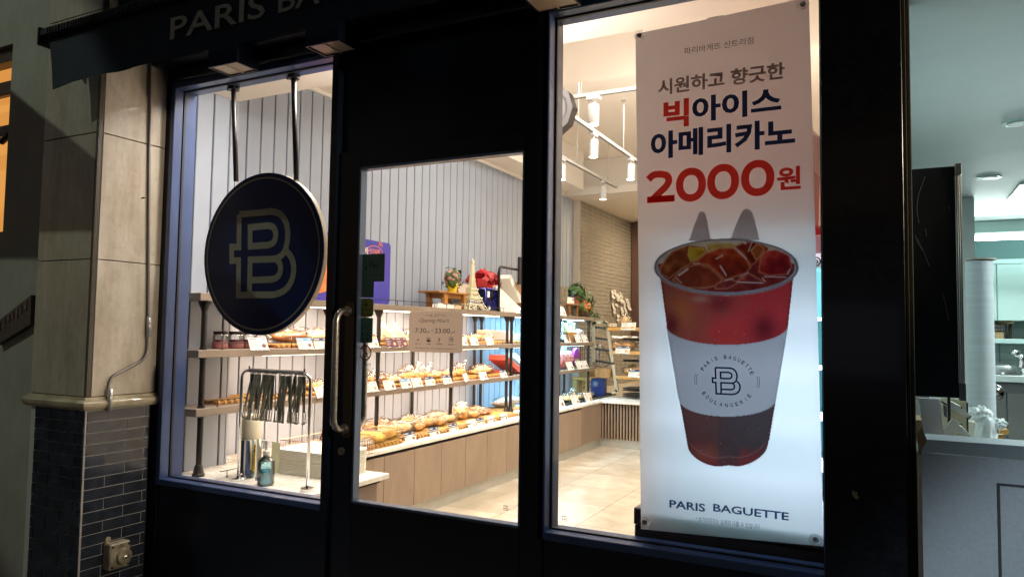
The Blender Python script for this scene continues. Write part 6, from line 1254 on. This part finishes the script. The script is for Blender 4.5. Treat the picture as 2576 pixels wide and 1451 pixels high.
for k in range(4):
    a = P3(580 + k * 10, 790 + k * 11, yK - .05 + k * .03); t_ = thing('baking_sheet', ['top black baking sheet under the bread rack', 'second black baking sheet under the rack', 'third black baking sheet under the rack', 'lowest black baking sheet resting on the counter'][k], 'baking sheet', a); MB().obox(Vector((-2.6, yK + .12, HC + .135 - k * .038)), Vector((.52, 0, -.012 * (k % 2))), YU * .16, ZU * .006).build('sheet', BT, t_)
q = P3(705, 375, yK - .0); inst(BP['ball'], (q.x, yK + .1, P3(705, 378, yK).z + .005), 0, 'croissant standing on the top rack shelf', 'wrapped breads', 1.0)
for x, y, k, l_, s_ in ((690, 548, 'buns', 'big clear bag of rolls on the middle rack shelf', 1.5), (770, 726, 'buns', 'glossy yellow buns on the lowest rack shelf', 1.3)): q = P3(x, y, yK); inst(BP[k], (q.x, yK + .12, q.z + .005), pi / 2, l_, 'wrapped breads', s_)
for x, y, k, l_ in ((748, 402, 'w', 'white card on the top wooden shelf of the rack'), (706, 572, 'n', 'navy headed card on the middle wooden shelf of the rack'), (800, 745, 'n', 'navy headed card on the lowest wooden shelf of the rack')):
    q = P3(x, y, yK - .035); inst(CP[k], (q.x, yK - .04, q.z), -pi / 2, l_, 'price cards on the shelf edges', 1.35)
# wall things in the baking area
q = lambda x, y: onX(*c5(x, y), -3.89)
for k, (x0, y0_, x1, y1_, l_) in enumerate(((882, 395, 912, 525, 'leftmost paper receipt pinned on the tiles'), (918, 388, 952, 520, 'straight paper receipt second from the left'), (958, 448, 995, 560, 'twisted receipt hanging third from the left'), (1000, 430, 1022, 500, 'short cream receipt at the top of the cluster'), (1005, 468, 1045, 600, 'wide receipt below the short cream one'), (890, 585, 930, 740, 'long curled receipt at the lower left of the cluster'), (935, 598, 970, 640, 'small square paper note on the tiles'),
        (1055, 550, 1090, 750, 'long straight receipt in the lower cluster'), (1020, 640, 1050, 760, 'slanted receipt left of the long straight one'), (1088, 518, 1150, 690, 'long receipt curling right beside the cabinet'), (965, 750, 1005, 920, 'receipt hanging lowest above the bread rack'))):
    a, b_ = q(x0, y0_), q(x1, y1_); t_ = thing('paper_receipt', l_, 'receipt', (a + b_) / 2, 'paper receipts pinned on the tiled wall'); n_ = 6; vs = []
    for j in range(n_ + 1): f_ = j / n_; z = a.z + (b_.z - a.z) * f_; o_ = .03 * sin(f_ * 5 + k) * (f_); sh_ = (b_.y - a.y) * .5 * f_ * (k % 2); vs += [(-3.885 + abs(o_), a.y + sh_, z), (-3.88 + abs(o_) * 1.3, a.y + (b_.y - a.y) * (.62 if k % 2 else .95) + sh_, z)]
    g = MB(); g.add(vs, [(2 * j, 2 * j + 1, 2 * j + 3, 2 * j + 2) for j in range(n_)]); g.build('paper', mat('receipt_paper', (.50, .46, .42), .7), t_, True)
a, b_ = onX(1590, 600, -3.88), onX(1606, 846, -3.88); cbt = thing('wall_cabinet', 'dark brown tall wall cabinet beside the banner edge', 'cabinet', (-3.7, a.y + .5, b_.z)); MB().bev(-3.89, -3.45, a.y + .0, a.y + 1.6, b_.z, 3.32, .004).build('cabinet', mat('dark_brown_cabinet', (.09, .045, .03), .45, noise=(4, .2)), cbt); MB().box(-3.6, -3.56, a.y + .05, a.y + 1.4, b_.z - .02, b_.z - .001).build('under_light', LEDW, cbt)
a, b_ = q(862, 882), q(972, 932); sw = thing('wall_switch', 'white double switch plate on the tiles above the rack', 'switch', a); MB().bev(-3.894, -3.882, a.y, b_.y, b_.z, a.z, .002).build('plate', PAPER, sw)
for f_ in (.28, .74): y = a.y + (b_.y - a.y) * f_; MB().box(-3.8815, -3.878, y - .05, y + .05, b_.z + .02, a.z - .02).build('socket', mat('grey_socket', (.12, .11, .10), .5), sw)

# ================================================================== REFRIGERATED SHOWCASE BEHIND THE BANNER
fx0, fx1, fy0, fy1 = -.80, -.02, .24, .86
zb = onY(1800, 1345, fy0).z; zt = onY(2065, 637, fy0).z; zh = onY(2065, 590, fy0).z
fr = thing('display_fridge', 'tall glass display fridge glowing pale blue behind the banner', 'fridge', (-.41, .55, 0))
BASE = mat('dark_brown_base', (.045, .028, .025), .4, noise=(5, .2)); a = onY(1596, 1292, .16)
g = MB(); g.bev(a.x, -.02, .16, .90, .0, zb + .02, .005); g.bev(a.x, -.02, .15, .90, zb + .022, zb + .085, .004); g.build('plinth', BASE, fr)
g = MB(); g.bev(fx0, fx1, fy0, fy1, zt, zh, .006); g.build('header', mat('pink_header', (.72, .34, .36), .45, emit=((1, .35, .38), .12)), fr)
g = MB(); g.box(fx0, fx0 + .02, fy0, fy1, zb + .086, zt); g.box(fx1 - .02, fx1, fy0, fy1, zb + .086, zt); g.box(fx0 + .02, fx1 - .02, fy1 - .02, fy1, zb + .086, zt); g.build('case', mat('pale_teal_metal', (.32, .55, .55), .3, .2), fr)
g = MB()
for k in range(4): z = zb + .25 + k * (zt - zb - .3) / 4; g.box(fx0 + .025, fx1 - .20, fy0 + .1, fy1 - .04, z, z + .008)
g.build('glass_shelf', clear_mat('shelf_glass', (.8, .95, .93), .05, .3, 0), fr)
g = MB(); e = .022; g.box(fx0 + .02, fx0 + .02 + e, fy0 - .003, fy0 + .012, zb + .086, zt); g.box(fx1 - .02 - e, fx1 - .02, fy0 - .003, fy0 + .012, zb + .086, zt); g.build('door_frame', STEEL, fr)
ICEW = mat('fridge_light', (.8, .95, 1), .5, emit=((.55, .86, 1), 1.6)); g = MB(); g.box(fx0 + .026, fx0 + .036, fy0 + .02, fy0 + .04, zb + .1, zt - .02); g.build('light_strip', ICEW, fr)
light('fridge_glow', 'AREA', (-.41, .62, (zb + zt) / 2 - .15), 21, (.66, .84, 1), fr, target=(-.5, -1, (zb + zt) / 2 - .35), shape='RECTANGLE', size=.68, size_y=1.0)
MB().box(fx0 + .03, fx1 - .03, fy1 - .035, fy1 - .025, zb + .1, zt - .02).build('back_liner', mat('liner', (.30, .62, .64), .5), fr); light('liner_glow', 'AREA', (-.30, .34, zt - .05), 3.2, (.5, .93, 1), fr, target=(-.25, .86, zb + .5), shape='RECTANGLE', size=.6, size_y=.06)
c = onY(2052, 657, fy0 - .02); g = MB(); ring(g, c, .012, .017, fy0 - .006, 24); ring(g, c, .004, .008, fy0 - .006, 20); g.build('round_lock', mat('grey_ring', (.12, .14, .14), .4), fr)
a, b_ = onY(2044, 590, .4), onY(2064, 560, .4); t_ = thing('red_container', 'dark red rounded object on top of the display fridge', 'container', (a.x, .4, zh)); MB().lathe((a.x - .01, .45, zh + .002), [(.06, 0), (.062, .03), (.04, .055), (0, .062)], 20).build('dome', RED, t_, True)
p = [onY(u, v, .55) for u, v in ((2030, 590), (2058, 590), (2066, 348), (2036, 318))]; t_ = thing('striped_bag', 'pink and white striped paper bag standing on the display fridge', 'paper bag', ((p[0] + p[1]) / 2)); g = MB(); o_ = p[0].copy(); o_.z = zh
g.prism([(q_.x - o_.x - .05 * (k in (0, 3)), max(q_.z - o_.z, .003)) for k, q_ in enumerate(p)], o_, XU, ZU, (0, .06, 0)); g.build('bag', mat('blush_paper', (.60, .36, .30), .6), t_)
g = MB()
for k in range(6): f_ = (k + .3) / 6; a = p[3].lerp(p[2], f_); b_ = a.copy(); b_.z = a.z - .16; b_.x -= .006; g.quad((a.x, .547, a.z - .004), (a.x + .006, .547, a.z - .004), (b_.x + .006, .547, b_.z), (b_.x, .547, b_.z))
g.build('stripe', mat('cream_stripe', (.78, .62, .52), .6), t_)

# ================================================================== NEIGHBOUR SHOP ON THE RIGHT
ns_ = thing('takeaway_front', 'open takeaway shopfront with grey panel beside the black column', 'shopfront', (.3, -.1, 0))
GS = mat('gold_strip', (.045, .036, .018), .7, spec=.1); g = MB(); a = onY(2273, 400, 0); b_ = onY(2284, 400, 0)
g.bev(.047, .058, -.03, .10, -.16, 3.2, .002); g.build('edge_strip', GS, ns_); MB().bev(.0585, .070, -.02, .10, -.16, 3.2, .002).build('edge_strip', mat('rough_edge', (.045, .040, .026), .8, noise=(60, .5)), ns_)
gz = onY(2316, 1107, -.1).z; gz2 = onY(2316, 1137, -.12).z; xg = onY(2318, 1130, -.12).x
GREY = mat('grey_panel_front', (.30, .34, .38), .6, noise=(120, .1)); g = MB(); g.add([(xg, -.12, gz2), (3, -.12, gz2), (3, -.12, -.16), (xg, -.12, -.16), (xg + .012, -.07, gz), (3, -.07, gz), (3, .08, gz), (xg + .012, .08, gz), (xg, .08, -.16), (xg, .08, gz2)],
    [(0, 3, 2, 1), (4, 5, 6, 7), (0, 9, 8, 3), (0, 4, 7, 9)]); g.build('front_panel', GREY, ns_)
MB().add([(xg, -.12, gz2 + .0005), (3, -.12, gz2 + .0005), (3, -.07, gz + .0005), (xg + .012, -.07, gz + .0005)], [(0, 1, 2, 3)]).build('bevelled_edge', mat('dark_grey_bevel', (.10, .12, .14), .5), ns_)
a = onY(2512, 1217, -.1225); g = MB(); g.stroke([(a.x, -.2), (a.x, a.z), (2.6, a.z)], .0062, (0, -.1225, 0), XU, ZU); g.build('outline', INK, ns_)
MB().prism([(0, 0), (.010, .0), (.012, -.5), (.008, -1.2), (0, -1.2)], (xg - .010, -.10, gz2 - .01), XU, ZU, (0, .08, 0)).build('torn_edge', PAPER, ns_)
MB().add([(xg - .006, -.095, gz - .05), (xg + .016, -.095, gz + .0), (xg + .004, -.05, gz + .035), (xg - .008, -.05, gz + .01)], [(0, 1, 2, 3)]).build('tape_corner', mat('parcel_tape', (.32, .22, .12), .4), ns_)
# back room
NS = {'WHT': mat('mint_white', (.60, .66, .65), .5, noise=(3, .05)), 'GRN': mat('teal_wall', (.16, .28, .28), .6), 'CAB': mat('white_cabinet', (.50, .66, .64), .35), 'GDR': mat('grey_door', (.20, .20, .19), .45)}
nf = MB().quad((.05, 0, .0), (4, 0, .0), (4, 7, .0), (.05, 7, .0)); struct('floor', nf, mat('dark_floor', (.05, .05, .05), .5))
struct('ceiling', MB().box(.072, 4, -.05, 7, 2.56, 2.7), mat('bright_ceiling', (.80, .84, .81), .6, noise=(3, .04)))
r1 = thing('partition_wall', 'white side wall of the takeaway kitchen', 'wall', (.06, 3, 0)); MB().box(.045, .071, .17, 6.5, 0, 2.6).build('plaster', NS['WHT'], r1)
r2 = thing('back_wall', 'teal wall above the white kitchen cabinets', 'wall', (2, 6.4, 0)); MB().box(.072, 4, 6.36, 6.5, 0, 2.56).build('plaster', NS['GRN'], r2)
a = onY(2452, 560, 4.2); b_ = onY(2428, 560, 4.2); pc = thing('column', 'white square column left of the kitchen cabinets', 'column', (a.x - .15, 4.3, 0)); MB().bev(a.x - .32, a.x, 4.2, 4.5, 0, 2.558, .004).build('plaster', NS['WHT'], pc)
yb_ = 6.0; cz0, cz1, cz2 = onY(2500, 806, yb_).z, onY(2520, 665, yb_).z, onY(2520, 652, yb_).z; cx0 = onY(2484, 740, yb_).x - .5; xs_ = onY(2508, 740, yb_).x
kc = thing('wall_cabinets', 'pale mint kitchen cabinets under the fluorescent tube', 'cabinet', (1.2, yb_, cz0)); MB().box(cx0, 3.9, yb_ + .02, 6.35, cz0, cz2).build('carcass', NS['CAB'], kc); MB().bev(cx0, 3.9, yb_, yb_ + .018, cz1 + .006, cz2, .002).build('cornice', NS['CAB'], kc)
x = xs_ - .9
while x < 3.8: MB().bev(x + .004, x + .896, yb_ - .002, yb_ + .018, cz0, cz1, .003).build('door', NS['CAB'], kc); x += .9
zsf = onY(2530, 852, yb_).z; ks = thing('kitchen_shelf', 'white open shelf below the mint cabinets', 'shelf', (1.2, 6.1, zsf)); MB().bev(cx0, 3.9, 6.0, 6.35, zsf - .045, zsf, .003).build('board', NS['CAB'], ks)
g = MB(); z = .9
sp = thing('splashback', 'grey green tiled splashback behind the sink', 'tiles', (1.2, 6.35, 1))
g = MB()
for j in range(9):
    x = .1
    while x < 3.8: g.box(x + .004, x + .296, 6.348, 6.356, 1.08 + j * .075, 1.08 + j * .075 + .07); x += .3
g.build('tile', mat('grey_green_tile', (.36, .44, .42), .2, coat=.3), sp)
zc = onY(2530, 944, yb_ - .25).z; zc2 = onY(2530, 961, yb_ - .25).z; kn = thing('sink_counter', 'grey sink unit with steel top in the takeaway kitchen', 'counter', (1.2, 6, 0)); MB().bev(.3, 3.9, yb_ - .25, 6.345, zc2, zc, .004).build('worktop', NS['WHT'], kn); MB().box(.3, 3.9, yb_ - .19, 6.3, zc2 - .10, zc2 - .001).build('apron', mat('grey_apron', (.14, .15, .15), .4), kn)
xd = onY(2533, 1020, yb_ - .2).x; x = xd - 1.4
while x < 3.8: MB().bev(x + .003, x + .697, yb_ - .2, yb_ - .18, .12, zc2 - .102, .003).build('door', NS['GDR'], kn); x += .7
c = onY(2515, 944, yb_ - .1); MB().lathe((c.x, yb_ - .05, zc), [(.19, 0), (.19, .03), (.15, .09), (.03, .11)], 26).build('upturned_bowl', mat('steel_bowl', (.30, .32, .32), .25, .8), kn, 'auto')
c = onY(2563, 935, yb_ + .05); t_ = thing('kitchen_tap', 'chrome swan neck tap over the sink', 'tap', (c.x, c.y, zc)); cc2 = lambda x, y: onY((3860 + .2896 * x) / 1.59, (1280 + .2896 * y) / 1.59, yb_ + .05)
g = MB(); g.tube([tuple(cc2(*p_)) for p_ in ((790, 740), (785, 640), (795, 590), (780, 530), (745, 480))], [.045, .04, .035, .032, .035], 12); g.build('neck', CHROME, t_, True); g = MB(); g.tube([tuple(cc2(745, 470)), tuple(cc2(700, 462)), tuple(cc2(678, 500))], [.05, .06, .05], 12); g.build('spray_head', CHROME, t_, True); MB().tube([tuple(cc2(803, 740)), tuple(cc2(806, 650))], .035, 12).build('lever', CHROME, t_, True)
a, b_ = onY(2489, 846, 6.02), onY(2525, 811, 6.02); t_ = thing('cardboard_box', 'open cardboard box with handling symbols on the kitchen shelf', 'box', a); KR = mat('cardboard', (.36, .25, .13), .7); MB().bev(a.x - .3, b_.x, 6.03, 6.25, zsf + .001, b_.z - .02, .003).build('carton', KR, t_); MB().add([(b_.x - .02, 6.03, b_.z - .02), (b_.x + .09, 6.0, b_.z + .0), (b_.x - .02, 6.2, b_.z + .10), (b_.x - .12, 6.2, b_.z + .08)], [(0, 1, 2, 3)]).build('flap', KR, t_)
g = MB()
for k in range(3): x = onY(2491.5 + k * 8.5, 828, 6.02).x; g.stroke(rrect(.075, .075, .004), .010, (x + .045, 6.0265, (a.z + b_.z) / 2 + .02), XU, ZU, True); g.prism(rrect(.03, .035, .004), (x + .045, 6.0262, (a.z + b_.z) / 2 + .02), XU, ZU, (0, -.0005, 0))
g.build('handling_symbols', INK, t_)
for k, (u0, u1, m_, l_) in enumerate(((2532, 2538, mat('dark_amber_glass', (.05, .03, .015), .15), 'left dark brown glass on the kitchen shelf'), (2539, 2547, mat('dark_amber_glass', (.05, .03, .015), .15), 'right brown glass stack on the kitchen shelf'))):
    a, b_ = onY(u0, 840, 6.05), onY(u1, 840, 6.05); t_ = thing('brown_glass', l_, 'glass', (a.x, 6.05, zsf)); r_ = (b_.x - a.x) / 2; hh = onY(u0, 812, 6.05).z - zsf; MB().lathe(((a.x + b_.x) / 2, 6.1, zsf), [(r_ * 1.15, 0), (r_, .05), (r_ * .95, hh)], 18).build('glass', m_, t_, True)
c0_, c1_ = onY(2452, 601, 5.7), onY(2576, 593, 5.7); t_ = thing('fluorescent_tube', 'glowing fluorescent tube under the kitchen ceiling', 'fluorescent lamp', c0_); zt_ = (c0_.z + c1_.z) / 2; FL = mat('tube_glow', (.9, 1, .97), .5, emit=((.80, 1, .96), 14)); MB().tube([(c0_.x, 5.7, zt_), (c0_.x + 1.5, 5.7, zt_)], .026, 12).build('tube', FL, t_, True); MB().bev(c0_.x - .02, c0_.x + 1.5, 5.66, 5.74, zt_ + .04, 2.555, .004).build('batten', NS['CAB'], t_)
light('tube_light', 'AREA', (c0_.x + .6, 5.55, zt_ - .05), 42, FLUO, t_, target=(c0_.x + .5, 4, .8), shape='RECTANGLE', size=1.5, size_y=.08)
t_ = thing('fluorescent_tube', 'fluorescent tube over the takeaway counter outside the frame', 'fluorescent lamp', (1.9, 1.6, 2.5)); MB().tube([(1.9, .9, 2.50), (1.9, 2.3, 2.50)], .02, 12).build('tube', FL, t_, True); light('tube_light', 'AREA', (1.85, 1.6, 2.46), 60, FLUO, t_, shape='RECTANGLE', size=.1, size_y=1.4)
light('tube_light', 'AREA', (1.9, 1.6, 2.40), 26, (.75, .95, 1), t_, target=(.2, -3, 2.0), shape='RECTANGLE', size=.3, size_y=.3)
for u, v, l_ in ((2563, 307, 'recessed ceiling downlight nearest the street'), (2487, 445, 'recessed ceiling downlight above the white column')):
    c = onZ(u, v, 2.56); t_ = thing('recessed_downlight', l_, 'downlight', c, 'recessed downlights in the takeaway ceiling'); r_ = .075; g = MB(); g.lathe((c.x, c.y, 2.552), [(r_, 0), (r_, .007)], 26); g.build('trim', NS['CAB'], t_, 'auto'); MB().lathe((c.x, c.y, 2.548), [(r_ * .72, 0), (r_ * .72, .003)], 24).build('lens', mat('dim_lens', (.34, .40, .38), .4), t_)
c = onZ(2568, 480, 2.56); t_ = thing('ceiling_vent', 'square slatted air vent in the takeaway ceiling', 'vent', c); MB().bev(c.x - .05, c.x + .6, c.y - .35, c.y + .35, 2.548, 2.559, .002).build('frame', NS['CAB'], t_); g = MB()
for k in range(7): g.box(c.x, c.x + .55, c.y - .30 + k * .09, c.y - .27 + k * .09, 2.5465, 2.5475)
g.build('slat', mat('vent_dark', (.10, .13, .13), .5), t_)
# black hanging board with aluminium edge
yb2 = .30; a, b_ = onY(2284, 425, yb2), onY(2413, 1001, yb2); t_ = thing('black_board', 'scratched black board with aluminium edge hanging in the takeaway opening', 'board', ((a.x + b_.x) / 2, yb2, b_.z)); zt_ = onY(2412, 417, yb2).z
MB().bev(a.x - .02, b_.x, yb2, yb2 + .02, b_.z, zt_, .002).build('board', mat('scratched_black', (.006, .007, .009), .6, noise=(14, .3), spec=.15), t_)
c = onY(2413, 420, yb2); d = onY(2426, 420, yb2); AL = mat('aluminium_edge', (.33, .33, .30), .3, .7); g = MB(); zlo = onY(2430, 1008, yb2).z; zhi = onY(2425, 411, yb2).z
for k in range(3): g.bev(b_.x + .001 + k * .006, b_.x + .0055 + k * .006, yb2 - .004 - .002 * (k == 1), yb2 + .024, zlo + .06, zhi - .04, .001)
g.build('edge_profile', AL, t_); g = MB(); g.bev(b_.x + .0005, b_.x + .020, yb2 - .008, yb2 + .026, zhi - .039, zhi, .002); g.bev(b_.x + .0005, b_.x + .020, yb2 - .008, yb2 + .026, zlo, zlo + .059, .002); g.build('end_cap', mat('dark_end_cap', (.09, .10, .09), .4), t_)
g = MB(); sc2 = lambda x, y: (lambda p_: (p_.x, p_.z))(onY((3200 + x * .6892) / 1.59, (300 + y * .6892) / 1.59, yb2 - .0015))
for l in ([(727, 590), (700, 660), (683, 720), (680, 790), (690, 860)], [(668, 930), (690, 985), (720, 1030), (750, 1110)], [(680, 950), (700, 990), (725, 1040)], [(728, 890), (735, 935)], [(828, 1265), (842, 1320), (855, 1385), (862, 1420)], [(648, 655), (650, 662)], [(862, 765), (868, 780)]):
    g.stroke([(p_.x, p_.y) for p_ in spline([sc2(*q_) for q_ in l], 3)], .0009, (0, yb2 - .0015, 0), XU, ZU)
g.build('scratch', mat('pale_scratch', (.22, .20, .24), .6), t_)
# paper roll column, stand, bag
Yr = 1.6; a, b_ = onY(2430, 800, Yr), onY(2501, 800, Yr); r_ = (b_.x - a.x) / 2; zt_ = onY(2466, 655, Yr).z; t_ = thing('paper_roll', 'tall white paper roll with cardboard disc on top', 'paper roll', (a.x + r_, Yr, 0)); MB().lathe((a.x + r_, Yr, .3), [(r_, 0), (r_, zt_ - .305)], 40).build('roll', mat('white_roll', (.46, .50, .52), .6, noise=(2, .10), stretch=(1, 1, 18)), t_, 'auto'); r2_ = abs(onY(2512, 655, Yr).x - onY(2450, 655, Yr).x) * .62
MB().lathe((a.x + r_ + .01, Yr, zt_), [(r2_, 0), (r2_, .008), (.03, .012)], 36).build('cardboard_disc', mat('cardboard_disc', (.34, .29, .24), .7), t_, 'auto')
c = onY(2498, 987, 2.2); t_ = thing('chrome_knob', 'round chrome valve knob beside the paper roll', 'knob', c); MB().blob(c, (.052, .052, .052), .05, 3, 1, 3).build('ball', CHROME, t_, True)
Ys = .9; PS = lambda x, y, Y=Ys: onY((3600 + x * .3447) / 1.59, (1500 + y * .3447) / 1.59, Y)
t_ = thing('cup_stand', 'wooden display stand with angled white ledges and black post', 'stand', PS(680, 760)); g = MB()
def quad3(name, pts, Y, m_, par, th=.012):
    P_ = [PS(x, y, Y) for x, y in pts]; MB().prism([(p_.x - P_[0].x, p_.z - P_[0].z) for p_ in P_], P_[0], XU, ZU, (0, th, 0)).build(name, m_, par)
quad3('back_board', [(480, 260), (775, 290), (790, 900), (520, 900)], 1.15, mat('pale_ply', (.58, .50, .34), .6, noise=(6, .2), stretch=(1, 1, 4)), t_)
quad3('post', [(548, 200), (585, 200), (588, 640), (552, 640)], 1.0, BT, t_, .03); quad3('post', [(770, 320), (790, 320), (800, 900), (782, 900)], 1.08, BT, t_, .02)
for pts in ([(585, 305), (700, 360), (830, 480), (800, 500), (585, 385)], [(610, 540), (720, 600), (840, 720), (815, 745), (640, 640)], [(588, 505), (705, 565), (700, 580), (590, 525)]): quad3('ledge', pts, 1.02, PAPER, t_, .05)
for pts in ([(790, 500), (825, 465), (832, 480), (800, 508)], [(805, 745), (838, 710), (846, 722), (815, 752)], [(700, 575), (715, 555), (722, 575), (708, 590)], [(705, 380), (718, 360), (724, 380), (710, 392)]): quad3('peg', pts, 1.01, BT, t_, .02)
quad3('dark_rail', [(470, 290), (545, 330), (545, 360), (470, 310)], 1.05, BASE, t_, .03); quad3('dark_rail', [(500, 340), (550, 370), (552, 500), (512, 470)], 1.1, mat('dark_shelf_inside', (.06, .045, .045), .6), t_, .03)
t_ = thing('white_board', 'tall white board leaning left of the cup stand', 'board', PS(400, 750)); quad3('board', [(218, 265), (470, 275), (525, 760), (290, 760)], .8, mat('grey_white_board', (.52, .52, .54), .5), t_, .02); quad3('edge', [(447, 275), (475, 282), (530, 760), (505, 730)], .795, PAPER, t_, .004)
t_ = thing('white_carton', 'white folded carton before the cup stand', 'box', PS(580, 700)); quad3('carton', [(497, 625), (605, 530), (640, 610), (670, 760), (520, 745)], .7, PAPER, t_, .05)
t_ = thing('glass_tray', 'glass tray edge with metal clips behind the grey panel', 'tray', PS(580, 760)); quad3('tray', [(385, 715), (780, 765), (780, 800), (400, 780)], .35, mat('grey_glass_edge', (.22, .28, .28), .2), t_, .04)
t_ = thing('cardboard_box', 'taped cardboard box squeezed beside the black column', 'box', PS(215, 650)); quad3('carton', [(172, 520), (250, 520), (290, 760), (172, 770)], .5, KR, t_, .2); quad3('tape', [(172, 660), (268, 665), (275, 720), (175, 740)], .495, mat('brown_tape', (.24, .17, .12), .3), t_, .003)
MB().box(.072, .078, .4, .9, .5, 1.3).build('upright', BASE, t_)
Yb = 1.3; c = PS(960, 650, Yb); t_ = thing('plastic_bag', 'white translucent plastic bag full of cups below the paper roll', 'plastic bag', c); BAGM = mat('milky_bag', (.80, .84, .85), .32, bump=(30, .6)); BAGM.node_tree.nodes['Principled BSDF'].inputs['Alpha'].default_value = .62; a = PS(860, 700, Yb); b_ = PS(1135, 700, Yb); w_ = (b_.x - a.x) / 2
MB().blob(((a.x + b_.x) / 2, Yb, PS(960, 760, Yb).z), (w_, .09, .13), .10, 3, 2, 4).build('bag', BAGM, t_, True); p0 = PS(930, 460, Yb); MB().blob(p0, (w_ * .95, .06, .035), .30, 3, 7, 4).build('gathered_top', BAGM, t_, True); p0 = PS(1130, 560, Yb); MB().blob(p0, (w_ * .75, .04, .022), .25, 3, 9, 4).build('twisted_end', BAGM, t_, True); MB().blob(((a.x + b_.x) / 2, Yb + .01, PS(960, 770, Yb).z), (w_ * .85, .07, .12), .02, 2, 1, 3).build('content', mat('white_cups', (.66, .70, .70), .5), t_, True)
a = PS(800, 545, 1.4); b_ = PS(870, 545, 1.4); t_ = thing('cream_bin', 'cream cylinder behind the plastic bag', 'bin', PS(835, 760, 1.4)); MB().lathe((a.x + .05, 1.45, .5), [(.06, 0), (.06, PS(835, 545, 1.4).z - .5)], 26).build('body', mat('cream_plastic', (.50, .46, .36), .5), t_, 'auto')
t_ = thing('wooden_offcut', 'small orange wooden piece right of the plastic bag', 'wood piece', PS(1200, 700, 1.8)); quad3('block', [(1160, 640), (1250, 625), (1268, 640), (1255, 690), (1160, 680)], 1.8, WOOD, t_, .06); quad3('leg', [(1130, 690), (1215, 700), (1165, 815), (1130, 815)], 1.82, WOOD, t_, .06)

# yellow leaf shaped mark on the granite column
a = onY(2145, 1245, -.066); t_ = thing('paper_scrap', 'small olive paper scrap stuck on the black column', 'paper scrap', a); MB().prism([(0, .018), (.006, .010), (.014, .012), (.012, .004), (.018, -.006), (.010, -.012), (.004, -.006), (-.002, .004)], a, XU, ZU, (0, .002, 0)).build('scrap', mat('olive_scrap', (.22, .20, .08), .6), t_)
# buildings across the street (only their reflections and glow are seen)
of_ = thing('facing_building', 'dark building with lit windows across the street behind the camera', 'building', (0, -14, 0)); MB().box(-12, 14, -14.5, -14, -.16, 12).build('wall', mat('night_wall', (.05, .05, .055), .8), of_)
rnd = random.Random(12)
for k in range(16):
    x = -11 + (k % 8) * 3.1; z = .6 + (k // 8) * 3.4; c_ = rnd.choice(((1, .6, .3), (.6, .9, 1), (1, .85, .6), (.7, .75, 1)))
    MB().box(x, x + 1.9, -13.99, -13.98, z, z + 1.5).build('lit_window', mat('lit_%d' % k, (.1, .1, .1), .5, emit=(c_, rnd.uniform(.05, .4))), of_)
